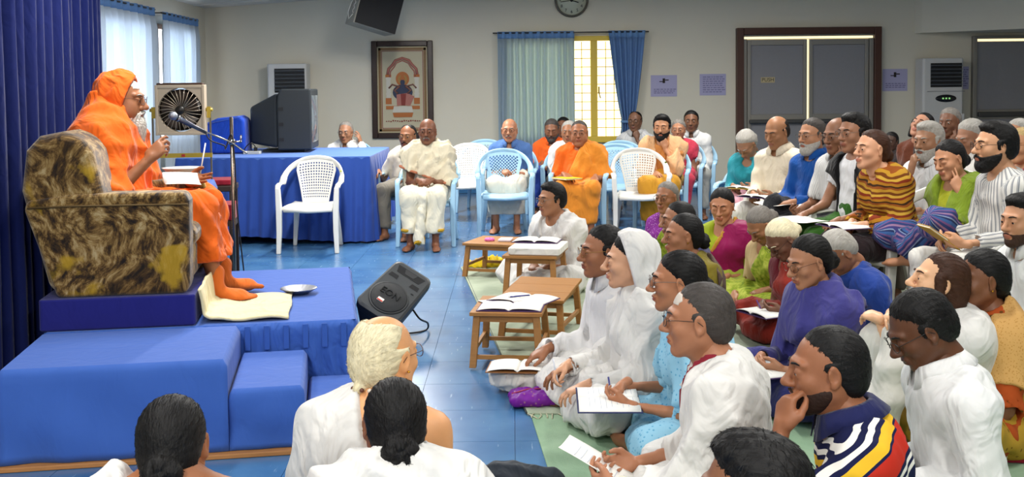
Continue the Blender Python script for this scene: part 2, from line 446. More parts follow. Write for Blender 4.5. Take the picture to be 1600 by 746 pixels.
def hand_mesh(pose, h):
    key = ('hand', pose, h)
    if key in CACHE: return CACHE[key]
    ops = []; U = lambda p, k: ops.append(('u', p, k))
    curl, thumb = FINGER[pose]
    U(cap((-.03, 0, 0), (.01, 0, 0), .0245, .0235), .02)
    U(ell((.045, .002, -.001), (.050, .038, .0145)), .02)
    for i, (y0, L, r, spread) in enumerate([(.027, .076, .0088, 5), (.009, .084, .0092, 1), (-.010, .078, .0086, -4), (-.027, .062, .0076, -10)]):
        p = np.array([.086-(.003*i*i if i else .002), y0, 0.0]); U(cap((.03, y0*.7, 0), p, .0105, .0100), .012)
        a = 0; segs = [L*.46, L*.31, L*.23]
        for q, sl in enumerate(segs):
            a += R_(curl[i][q]); d = np.array([math.cos(a)*math.cos(R_(spread)), math.sin(R_(spread))*math.cos(a), -math.sin(a)])
            p2 = p+d*sl; U(cap(p, p2, r*(1-.06*q), r*(.94-.08*q)), .0035); p = p2
    t = thumb
    p0 = np.array([.018, .026, -.004]); p1 = np.array([.048-.004*t, .050-.012*t, -.012-.014*t]); p2 = np.array([.076-.006*t, .062-.034*t, -.018-.022*t]); p3 = np.array([.100-.010*t, .066-.050*t, -.022-.026*t])
    U(cap(p0, p1, .0155, .0125), .014); U(cap(p1, p2, .0112, .0100), .005); U(cap(p2, p3, .0100, .0078), .004)
    CACHE[key] = sdf_mesh(ops, h, 1); return CACHE[key]
def foot_mesh(h):
    key = ('foot', h)
    if key in CACHE: return CACHE[key]
    ops = []; U = lambda p, k: ops.append(('u', p, k))   # x towards the toes, z up, ankle at the origin, sole at z=-.075
    U(cap((0, 0, .05), (-.005, 0, -.015), .036, .036), .03)
    U(ell((-.038, 0, -.045), (.034, .030, .031)), .03)
    U(cap((-.02, 0, -.045), (.11, -.004, -.054), .032, .026), .03)
    U(ell((.105, 0, -.058), (.045, .043, .018)), .03)
    for i, (y, x, r) in enumerate([(.026, .172, .0125), (.010, .172, .0095), (-.004, .165, .0090), (-.017, .156, .0085), (-.029, .146, .0085)]):
        U(cap((.12, y*.9, -.060), (x, y, -.064), r, r*.95), .006)
    CACHE[key] = sdf_mesh(ops, h, 1); return CACHE[key]
# ------------------------------------------------------------------ hair, beards: drawn in the head's own frame
def hair_mesh(style, h, seed=0):
    key = ('hair', style, h, seed)
    if key in CACHE: return CACHE[key]
    t = style.split('+'); base = t[0]; ops = []
    U = lambda p, k: ops.append(('u', p, k)); S = lambda p, k: ops.append(('s', p, k))
    vol = {'crop': .004, 'short': .008, 'thick': .014, 'tuft': .011, 'sides': .004, 'receding': .006, 'back': .007, 'parted': .008, 'stub': .003}.get(base, .008)
    U(ell((-.019, 0, .034), (.097+vol, .0765+vol, .086+vol)), .01)
    if base not in ('sides', 'stub'): U(ell((-.060, 0, -.020), (.058+vol*.6, .066+vol*.5, .066)), .03)
    else: U(ell((-.055, 0, -.015), (.062+vol*.4, .071+vol*.4, .060)), .03)
    if base == 'thick': U(ell((.03, 0, .098), (.058, .056, .028)), .03)
    # front hairline: back of a slanted plane; lower edge above the nape
    def cut(X, Y, Z, D):
        hl = {'short': .066, 'thick': .070, 'parted': .078, 'back': .065, 'crop': .058, 'tuft': .064, 'receding': .040, 'balding': .020, 'sides': .012, 'stub': .035}.get(base, .074)
        ay = np.abs(Y)
        corner = np.where(ay > .040, (ay-.040)*(.45 if base in ('short', 'thick', 'crop', 'receding') else .35), 0)
        front = X-(hl-corner) - np.clip((Z-.080)*.9, -.062, .03)
        ang_ = np.arctan2(Y, Z+.03); front = front+.0022*(np.sin(ang_*31)+np.sin(ang_*53+1.3))
        front = np.where(Z < .034, X-(.029+.002*np.sin(Z*400))+np.clip(-.02-Z, 0, .05)*.4, front) if base not in ('back', 'parted', 'tuft') else front+np.clip((.004-Z)*1.1, 0, .05)*.55
        if base in ('back', 'parted'): front = front+np.clip(.030-Z, 0, .06)*.25
        bottom = (-.072-(.012 if base in ('back', 'parted', 'tuft') else 0))-Z-np.clip(X+.03, -.02, .08)*-.72
        tw = .014+.041*np.clip((Z-.02)/.05, 0, 1); t_ = np.clip((np.maximum(front, bottom*.8)+tw)/tw, 0, 1)
        D = D+t_**1.15*(vol+.0030)
        return np.maximum(np.maximum(D, front), bottom)
    ops.append(('fn', cut))
    for s in (-1, 1):
        if base in ('back', 'parted'): S(ell((.002, s*.088, -.010), (.018, .022, .026)), .006)
        else: S(ell((-.013, s*.094, -.006), (.0140, .022, .028)), .004)
    if base in ('sides',):
        S(ell((.010, 0, .118), (.125, .082, .072)), .012)
        S(cap((-.02, 0, .10), (.12, 0, .10), .066), .01)
    if base == 'balding': S(ell((.030, 0, .125), (.105, .060, .052)), .015)
    if base == 'receding':
        S(ell((.085, 0, .105), (.060, .055, .040)), .02)
        S(ell((-.040, 0, .135), (.048, .040, .022)), .02)
    if 'bun' in t:
        U(ell((-.122, 0, -.030), (.036, .046, .044)), .012)
        S(cap((-.162, -.02, -.03), (-.150, .03, -.01), .006), .012)
    if 'bigbun' in t:
        U(ell((-.128, 0, -.038), (.036, .050, .046)), .004)
        for a in range(5):
            an = a*1.25; S(cap((-.162, .012*math.cos(an), -.038+.012*math.sin(an)), (-.148, .044*math.cos(an+1.1), -.038+.040*math.sin(an+1.1)), .005), .008)
    if 'knot' in t: U(ell((-.112, 0, -.068), (.020, .018, .017)), .012)
    if 'braid' in t:
        p = np.array([-.095, 0, -.050])
        for i in range(9):
            q = p+np.array([-.016+.004*i*.4, 0, -.040]); U(ell((p+q)/2, (.026, .027, .030)), .008); p = q
    if 'tail' in t:
        U(cap((-.095, 0, -.03), (-.130, 0, -.14), .036, .030), .03); U(cap((-.130, 0, -.14), (-.125, 0, -.30), .030, .014), .03)
    if 'long' in t:
        U(cap((-.060, 0, -.03), (-.085, 0, -.16), .062, .058), .04); U(cap((-.085, .02, -.16), (-.080, .03, -.26), .055, .030), .04)
        for s in (-1, 1): U(cap((.020, s*.070, .02), (-.010, s*.070, -.10), .022, .020), .03)
    if 'nape' in t: U(cap((-.070, 0, -.05), (-.085, 0, -.12), .060, .040), .04)
    rs = np.random.RandomState(seed+3); ph = rs.uniform(0, 6, 6)
    messy = .0026 if base in ('tuft', 'thick') else (.0011 if base in ('stub', 'crop') else .0018)
    par = base == 'parted'
    def strands(X, Y, Z, D):
        ang = np.arctan2(Y, Z-.0+.02); r_ = np.arctan2(X+.02, Z+.02)
        wv = np.sin(ang*42+2.2*np.sin(r_*3+ph[0])+ph[1])+.7*np.sin(ang*69+2*np.sin(r_*4+ph[2])+ph[3])
        wv = wv+.9*np.sin(r_*9+3*np.sin(ang*5+ph[4])+ph[5])*(1 if messy > .003 else .25)
        out = D-messy*.55*wv
        if base in ('short', 'thick', 'crop', 'tuft', 'receding'): out = out-messy*.9*np.sin(X*150+ph[0]+4*np.sin(Z*40))*np.sin(Y*150+ph[1]+4*np.sin(X*40))*np.sin(Z*150+ph[2])
        if par: out = out+.006*np.exp(-(Y/.004)**2)*((Z > .05)&(X > -.06))
        return out
    ops.append(('fn', strands))
    lo, hi = ops_box(ops, .03)
    CACHE[key] = sdf_mesh(ops, h, 1, (lo, hi)); return CACHE[key]
def beard_mesh(style, h):
    key = ('beard', style, h)
    if key in CACHE: return CACHE[key]
    ops = []; U = lambda p, k: ops.append(('u', p, k)); S = lambda p, k: ops.append(('s', p, k))
    e = {'stubble': .0032, 'full': .009, 'long': .013, 'goatee': .008, 'moustache': .004}[style]
    if style != 'moustache':
        U(ell((.022, 0, -.040), (.066+e, .060+e, .078+e)), .01)
        for s in (-1, 1): U(cap((.000, s*.052, -.052), (.062, s*.016, -.100), .020+e, .014+e), .03)
        U(ell((.066, 0, -.103), (.018+e, .022+e, .015+e)), .02)
        if style in ('full', 'long'): U(ell((.060, 0, -.112), (.030, .036, .028)), .03)
        if style == 'long':
            U(ell((.070, 0, -.130), (.040, .050, .055)), .03); U(ell((.078, .004, -.170), (.028, .036, .045)), .03)
        def cut(X, Y, Z, D):
            ay = np.abs(Y)
            line = -.040-np.clip(X-.02, 0, .06)*.30+np.clip(.012-X, 0, .05)*1.2     # cheek line, rising to the sideburn
            top = Z-line
            back = (.012 if style == 'long' else -.002)-X+np.clip(-.06-Z, 0, .05)*.4
            return np.maximum(np.maximum(D, top), back)
        ops.append(('fn', cut))
        if style == 'goatee': ops.append(('fn', lambda X, Y, Z, D: np.maximum(D, np.abs(Y)-.030)))
        S(ell((.100, 0, -.066), (.024, .021, .010)), .006)
    if style != 'stubble' or True:
        r = .0075 if style in ('long', 'full') else .0062
        if style == 'stubble': r = .0046
        for s in (-1, 1):
            U(cap((.1005, s*.003, -.0515), (.092, s*.024, -.060), r, r*.8), .006); U(cap((.092, s*.024, -.060), (.084, s*.030, -.074), r*.8, r*.6), .006)
    if style != 'stubble':
        def st(X, Y, Z, D): return D-.0013*(np.sin(Y*520+9*np.sin(Z*60))+np.sin(Y*340+X*200+5*np.sin(Z*45)))*(2.0 if style == 'long' else 1)
        ops.append(('fn', st))
    CACHE[key] = sdf_mesh(ops, h, 1); return CACHE[key]
def brow_mesh(side):
    key = ('brow', side)
    if key not in CACHE:
        m = MB(); m.tube([(.0960, side*.014, .0235), (.0945, side*.022, .0270), (.0890, side*.034, .0290), (.0790, side*.047, .0250)], [.0022, .0034, .0032, .0016], 6); CACHE[key] = m.mesh('eyebrow')
    return CACHE[key]
def eye_mesh():
    if 'eye' not in CACHE:
        m = MB(); r = .0121; n = 14; rows = []
        angs = [0, 16, 33, 38, 62, 100]
        vs = [(r*math.cos(R_(a)), r*math.sin(R_(a))*math.cos(2*math.pi*j/n), r*math.sin(R_(a))*math.sin(2*math.pi*j/n)) for a in angs[1:] for j in range(n)]
        vs.append((r*1.02, 0, 0)); c = len(vs)-1
        m.m = 2; m.add(vs, [(j, (j+1) % n, c) for j in range(n)], True)
        for i in range(4):
            m.m = 1 if i == 0 else 0
            m.f += [(i*n+j, (i+1)*n+j, (i+1)*n+(j+1) % n, i*n+(j+1) % n) for j in range(n)]; m.sm += [True]*n; m.mi += [m.m]*n
        CACHE['eye'] = m.mesh('eye', [mat('eye_white', '#cfc6bb', .25), mat('iris_brown', '#24140c', .15), mat('pupil', '#050404', .1)])
    return CACHE['eye']
def spectacles(parent, M, metal, s=1.0, wide=1.0, rim=.0013):
    k = ('glasses', metal.name, wide)
    if k not in CACHE:
        m = MB(); gl = MB()
        for sd in (-1, 1):
            pts = [(.1075-.010*(abs(math.cos(a)*.024*wide+.0)/.024)*(1 if math.cos(a)*sd > 0 else 0), sd*.034+math.cos(a)*.024*wide, .002+math.sin(a)*.0185) for a in [2*math.pi*q/18 for q in range(18)]]
            m.tube(pts, rim, 5, closed=True)
            m.tube([(.0985, sd*(.034+.024*wide), .006), (.06, sd*.074, .010), (.0, sd*.083, .010), (-.018, sd*.084, -.004)], rim*.9, 5)
            ce = (sum(p[0] for p in pts)/18, sd*.034, .002)
            gl.add(pts+[ce], [(j, (j+1) % 18, 18) for j in range(18)], True)
        m.tube([(.1075, -.011, .007), (.1135, 0, .010), (.1075, .011, .007)], rim, 5)
        CACHE[k] = (m.mesh('glasses', metal), gl.mesh('lens', mat('spectacle_lens', (.95, .97, .97), .02, trans=1, ior=1.02, alpha=.25)))
    a, b = CACHE[k]
    o = link('glasses', a, parent); o.matrix_local = M
    l = link('lens', b, o)
    return o
SKIN = {}
def skin(tone):
    if tone not in SKIN:
        c = tuple(min(v*q, .9) for v, q in zip(hx(tone), (1.46, 1.50, 1.46))); m = mat('skin_'+tone.strip('#'), c, .48, bump=.12, bscale=120, bdist=.002, var=.10, vscale=22, spec=.4)
        b = m.node_tree.nodes['Principled BSDF']; b.inputs['Subsurface Weight'].default_value = .06; b.inputs['Subsurface Radius'].default_value = (.012, .005, .003)
        SKIN[tone] = (m, mat('lips_'+tone.strip('#'), (c[0]*.80, c[1]*.55, c[2]*.58), .42))
    return SKIN[tone]
def hair_mat(name, color):
    if isinstance(color, str): color = hx(color)
    return mat('hair_'+name, color, .58, bump=.8, bscale=85, bdist=.004, var=.40, vscale=60, spec=.28, stretch=(.25, 2.4, 1.0))
HAIR = {'black': '#0d0b0b', 'brown': '#3a2114', 'dark': '#1c1613', 'grey': '#77726c', 'white': '#c9c3b6', 'salt': '#403b38', 'yellowwhite': '#d9cfae', 'silver': '#9d9992'}
def add_strands(V, Q, style, n=1500, seed=5):
    """fine locks laid over the hair mass, following the way it is combed"""
    rs = np.random.RandomState(seed); base = style.split('+')[0]
    q = Q[rs.choice(len(Q), n)]; c = V[q].mean(1); nn = np.cross(V[q[:, 2]]-V[q[:, 0]], V[q[:, 3]]-V[q[:, 1]]); nn /= np.maximum(np.linalg.norm(nn, axis=1), 1e-9)[:, None]
    if base in ('back', 'parted', 'balding'):
        d = np.tile(np.array([-1., 0, -.25]), (n, 1)); d[:, 1] = np.sign(c[:, 1])*(.5 if base == 'parted' else .12); d += np.array([-.12, 0, -.03])*0
    elif base == 'sides' or base == 'stub': d = np.tile(np.array([-.6, 0, -1.]), (n, 1))
    else: d = c-np.array([-.05, 0, .15]); d[:, 0] -= .02
    d = d/np.linalg.norm(d, axis=1)[:, None]+rs.normal(size=(n, 3))*(.35 if base in ('tuft', 'thick') else .16)
    d -= nn*(d*nn).sum(1)[:, None]; d /= np.maximum(np.linalg.norm(d, axis=1), 1e-9)[:, None]
    sd = np.cross(nn, d); L = rs.uniform(.012, .030, n)[:, None]*(.6 if base in ('crop', 'stub', 'sides') else 1); w_ = rs.uniform(.0006, .0013, n)[:, None]; up = rs.uniform(.0008, .0030, n)[:, None]
    rows = [c-d*L*.5-nn*.001, c+nn*up*.6, c+d*L*.5+nn*up*.5]; vs = []
    for i, r_ in enumerate(rows): vs += [r_-sd*w_*(1 if i < 2 else .3), r_+sd*w_*(1 if i < 2 else .3)]
    vs = np.stack(vs, 1).reshape(-1, 3); b = len(V)+6*np.arange(n)[:, None]
    f1 = b+np.array([0, 1, 3, 2]); f2 = b+np.array([2, 3, 5, 4]); return np.concatenate([V, vs]), np.concatenate([Q, f1, f2])
# ------------------------------------------------------------------ skeleton and body
def nrm(v):
    v = np.array(v, float); return v/max(np.linalg.norm(v), 1e-9)
def frame(d, n):
    x = nrm(d); z = np.array(n, float); z = nrm(z-x*(z @ x)); y = np.cross(z, x); return np.stack([x, y, z], 1)
def ik(S, W, l1, l2, hint):
    v = W-S; d = np.linalg.norm(v); d2 = min(max(d, abs(l1-l2)+.03), (l1+l2)*.995); u = v/max(d, 1e-6); W = S+u*d2
    a = (l1*l1-l2*l2+d2*d2)/(2*d2); hgt = math.sqrt(max(l1*l1-a*a, 0)); p = np.array(hint, float); p = nrm(p-u*(p @ u))
    return S+u*a+p*hgt, W
class Sk: pass
ARM = {  # wrist place (forward, outwards, up from the seat), finger direction, back of hand, finger pose; y is outwards for either arm
    'lap':   ((.25, .07, .20), (.75, -.55, -.25), (.3, .1, 1), 'relaxed'),
    'clasp': ((.30, .055, .22), (.70, -.70, -.2), (.4, .5, .8), 'curl'),
    'knee':  ((.34, .18, .20), (.9, 0, -.35), (.2, 0, 1), 'relaxed'),
    'write': ((.34, .07, .22), (.75, -.5, -.35), (.2, .55, .8), 'pen'),
    'book':  ((.33, .12, .21), (.8, -.55, .05), (-.1, .8, -.5), 'hold'),
    'flat':  ((.36, .09, .23), (.8, -.5, -.1), (0, 0, 1), 'flat'),
    'down':  ((.05, .26, .02), (.3, 0, -1), (.2, 1, 0), 'relaxed'),
    'gesture': ((.19, .17, .34), (.55, -.25, .65), (-.3, .9, .2), 'gesture'),
    'side':  ((.12, .27, .20), (.9, -.2, -.3), (.1, .3, 1), 'relaxed'),
    'armrest': ((.22, .27, .25), (1, -.1, -.15), (.1, .2, 1), 'relaxed'),
    'kneetop': ((.40, -.05, .535), (.25, -1, .05), (.2, .1, 1), 'relaxed'),
    'hug':   ((.44, .04, .34), (.2, -1, -.1), (1, .2, .3), 'relaxed'),
    'behind': ((-.05, .22, .12), (.2, 0, -1), (.2, 1, 0), 'relaxed'),
}
HEADARM = {  # wrist relative to the head (forward, outwards, up), fingers, back, pose
    'chin':  ((.085, .045, -.205), (.0, -.25, 1), (.85, .35, 0), 'curl'),
    'cheek': ((.075, .085, -.190), (-.05, -.20, 1), (.55, .8, 0), 'cheek'),
    'temple': ((.03, .155, -.10), (.0, -.2, 1), (.2, 1, 0), 'relaxed'),
    'mouth': ((.135, .045, -.185), (-.25, -.15, 1), (.9, .4, .2), 'curl'),
}
def skeleton(P):
    k = P['k']; fem = P['fem']; s = Sk(); s.k = k; s.fem = fem; seat = P['seat']; s.seat = seat
    st = P['stretch']; lean, side = R_(P['lean']), R_(P['side']); fat = P['fat']; s.fat = fat
    A = lambda *v: np.array(v, float)
    T = nrm(A(math.sin(lean), math.sin(side), math.cos(lean))); F = nrm(A(math.cos(lean), 0, -math.sin(lean))); s.T, s.F = T, F
    s.pel = A(0, 0, seat+.10*k)
    s.waist = s.pel+T*.15*k*st; s.chest = s.pel+(T*.33*st-F*.012)*k
    s.nb = s.pel+(T*.475*st-F*.010)*k; Ts = nrm(T*1.0+A(.10, 0, 0)); s.nb = s.nb
    tw = R_(P['twist']); Lx = A(-math.sin(tw), math.cos(tw), 0); s.Lx = Lx
    sw = (.140 if fem else .164)*(1+.06*fat)
    s.sh = {1: s.pel+T*.398*k*st+Lx*sw*k+F*.0, -1: s.pel+T*.398*k*st-Lx*sw*k}
    s.hc = s.nb+(nrm(T*.9+A(0, 0, .5))*P.get('neck', .150)+F*.028)*k
    # head frame: yaw (to its left), pitch (down), roll
    hy, hp, hr = [R_(a) for a in P['head']]
    Mh = rotz(hy) @ roty(hp) @ rotx(hr); s.hR = np.array(Mh)
    fw = s.hR[:, 0]; s.hc = s.hc+A(fw[0], fw[1], 0)*.02*k*1.0 + A(math.sin(hp)*.02*k, 0, -abs(math.sin(hp))*.015*k)
    # legs
    pose = P['pose']; s.hip, s.knee, s.ank, s.toe = {}, {}, {}, {}
    for q in (1, -1):
        s.hip[q] = A(.02*k, q*.088*k, seat+.095*k)
        if pose == 'chair':
            sp = P['spread']; dz = P.get('legdz', 0)
            s.knee[q] = A(.44*k, q*sp*k, seat+.085*k); s.ank[q] = A((.46+P['shin'])*k, q*(sp-.01)*k, P.get('fz', 0)+.075*k); s.toe[q] = A(1, q*.2, 0)
        elif pose == 'cross':
            f_ = q == P['front']
            s.knee[q] = A(.25*k, q*.31*k, seat+(.13 if f_ else .12)*k); s.ank[q] = A((.30 if f_ else .22)*k, -q*.07*k, seat+.065*k); s.toe[q] = A(.35, -q, -.1)
        elif pose == 'kneesup':
            s.knee[q] = A(.34*k, q*.10*k, seat+.44*k); s.ank[q] = A(.46*k, q*.10*k, seat+.075*k); s.toe[q] = A(1, 0, 0)
        elif pose == 'crossup':   # cross legged on a seat, knees raised and forward
            f_ = q == P['front']
            s.knee[q] = A(.43*k, q*(.20 if f_ else .24)*k, seat+(.30 if f_ else .17)*k); s.ank[q] = A((.42 if f_ else .30)*k, -q*.10*k, seat+.055*k); s.toe[q] = A(.5, -q, -.1)
        elif pose == 'side':      # both legs folded to one side
            sg = P['front']; s.knee[q] = A((.36 if q == sg else .40)*k, q*.10*k+sg*.02*k, seat+.09*k); s.ank[q] = A(.08*k, (q*.05-sg*.34)*k, seat+.065*k); s.toe[q] = A(-.6, -sg, -.1)
        elif pose == 'legover':   # on a chair, one leg over the other
            f_ = q == P['front']
            s.knee[q] = A(.43*k, q*(.02 if f_ else .09)*k, seat+(.21 if f_ else .085)*k); s.ank[q] = (A(.66*k, -q*.14*k, seat-.06*k) if f_ else A(.47*k, q*.07*k, .075*k)); s.toe[q] = A(1, 0, -.4 if f_ else 0)
    # arms
    s.el, s.wr, s.hd = {}, {}, {}
    l1, l2 = .285*k, .255*k
    for q in (1, -1):
        sp = P['armL' if q == 1 else 'armR']
        pr = sp if isinstance(sp, str) else sp[0]; off = (0, 0, 0) if isinstance(sp, str) else sp[1]
        if pr in HEADARM:
            w_, d, n, hp_ = HEADARM[pr]; loc = A(w_[0]+off[0], q*(w_[1]+off[1]), w_[2]+off[2]); Wt = s.hc+s.hR @ (loc*k)
            d = s.hR @ A(d[0], q*d[1], d[2]); n = s.hR @ A(n[0], q*n[1], n[2]); hint = A(.5, q*.35, -1)
        else:
            w_, d, n, hp_ = ARM[pr]; Wt = A((w_[0]+off[0])*k, q*(w_[1]+off[1])*k, seat+(w_[2]+off[2])*k)
            d = A(d[0], q*d[1], d[2]); n = A(n[0], q*n[1], n[2]); hint = A(-.45, q*.42, -.8)
        if not isinstance(sp, str) and len(sp) > 2: hp_ = sp[2]
        s.el[q], s.wr[q] = ik(s.sh[q], Wt, l1, l2, hint); s.hd[q] = (frame(d, n), hp_)
    return s
def torso_prims(s, e=0.0, f=1.0):
    k = s.k; w_ = 1+.10*s.fat; T = s.T
    Rt = frame(s.F, s.T)   # columns forward, left, up
    r = lambda a, b, c: np.array([a*k+e, b*k+e, c*k+e])
    out = [(cap(s.hip[1]+np.array([-.02*k, 0, .01*k]), s.hip[-1]+np.array([-.02*k, 0, .01*k]), .098*k*w_+e), .06)]
    wm = .88 if s.fem else 1
    out.append((ell(s.waist+s.F*(.012+.03*s.fat)*k, r(.105+.045*s.fat, .140*wm*w_, .130), Rt), .08))
    out.append((ell(s.chest, r(.108+.012*s.fat, .158*wm*w_, .155), Rt), .08))
    out.append((cap(s.chest+T*.055*k-s.F*.01*k+s.Lx*.10*k, s.chest+T*.055*k-s.F*.01*k-s.Lx*.10*k, .082*k+e), .06))
    if s.fem:
        for q in (1, -1): out.append((ell(s.chest+s.F*.085*k+s.Lx*q*.068*k-T*.015*k, r(.055, .058, .058)), .05))
    for q in (1, -1):
        out.append((cap(s.nb-T*.035*k-s.F*.008*k, s.sh[q]-T*.008*k, .050*k+e, .052*k+e), .05))
    return out
def arm_prims(s, q, e=0.0, t0=0.0, t1=2.0, flat=False, e1=None, slim=1.0):
    """t: 0 shoulder, 1 elbow, 2 wrist"""
    k = s.k; e1 = e if e1 is None else e1; out = []; th = (.9 if s.fem else 1)*(1+.12*s.fat)
    S_, E_, W_ = s.sh[q], s.el[q], s.wr[q]
    ea = lambda t: e+(e1-e)*min(1, max(0, (t-t0)/max(t1-t0, .01)))
    if t1 <= 1:
        b = S_+(E_-S_)*t1; out.append(((fcap if flat else cap)(S_, b, .050*k*th+e, (.050+(.038-.050)*t1)*k*th+ea(t1)), .03))
    else:
        out.append((cap(S_, E_, .050*k*th+e, .038*k*th+ea(1)), .03)); b = E_+(W_-E_)*(t1-1)
        out.append(((fcap if flat else cap)(E_, b, .038*k*th+ea(1), (.038+(.025-.038)*(t1-1))*k*th+ea(t1)), .015))
    return out
def leg_prims(s, q, e=0.0, t1=2.0, flat=False, e1=None):
    k = s.k; w_ = 1+.1*s.fat; e1 = e if e1 is None else e1
    out = [(cap(s.hip[q], s.knee[q], .088*k*w_+e, .058*k+e), .04)]
    b = s.knee[q]+(s.ank[q]-s.knee[q])*(t1-1)
    if t1 > 1:
        m_ = s.knee[q]+(b-s.knee[q])*.35
        out.append(((fcap if flat else cap)(s.knee[q], b, .057*k+e, (.057+(.036-.057)*(t1-1))*k+e1), .02))
    return out
def U_(prims): return [('u', p, k) for p, k in prims]
def place(V, Rm, c, sc=1.0, flip=False):
    V = V*sc
    if flip: V = V*np.array([1, -1, 1])
    return V @ np.asarray(Rm).T+c
def body_mesh(P, s, name):
    k = s.k; near = P['near']; lv = P['lv']; h = (.027, .024, .019)[lv]
    tone, lip = skin(P['skin'])
    ops = U_(torso_prims(s))
    nk = (.050 if s.fem else .057)*(1+.12*s.fat)*k
    ops.append(('u', cap(s.nb-s.T*.03*k, s.hc+s.hR @ np.array([-.028, 0, -.055])*k, nk*1.08, nk*.96), .05))
    for q in (1, -1):
        ops += U_(arm_prims(s, q))
        if P['legs']: ops += U_(leg_prims(s, q))
    Vs, Qs, Ms = [], [], []
    def put(V, Q, mi=None):
        b = sum(len(v) for v in Vs); Vs.append(V); Qs.append(Q+b); Ms.append(np.zeros(len(Q), int) if mi is None else mi)
    put(*sdf_mesh(ops, h, 2))
    hv, hq, hm = head_mesh(P['face'], (.0084, .0062, .0046)[lv])
    put(place(hv, s.hR, s.hc, k*P['hk']), hq, hm)
    hh = (.0088, .0070, .0052)[lv]
    for q in (1, -1):
        if P['hands'].get(q, True):
            Rm, pose = s.hd[q]; V, Q = hand_mesh(pose, hh)
            fl = q == 1
            put(place(V, Rm, s.wr[q], k*(.93 if s.fem else 1.0), fl), Q[:, ::-1] if fl else Q)
        if P['feet'] and P['legs']:
            V, Q = foot_mesh((.011, .009, .0075)[lv]); Rm = frame(s.toe[q], (0, 0, 1) if P['pose'] in ('chair', 'kneesup', 'legover') else (0, -q, .25) if P['pose'] == 'cross' else (0, 0, 1))
            fl = q == 1
            put(place(V, Rm, s.ank[q], k*(1.06 if P.get('socks') else .95), fl), Q[:, ::-1] if fl else Q, np.full(len(Q), 2) if P.get('socks') else None)
    me = mesh_np(name, np.concatenate(Vs), np.concatenate(Qs), [tone, lip]+([P['socks']] if P.get('socks') else []), np.concatenate(Ms))
    return me
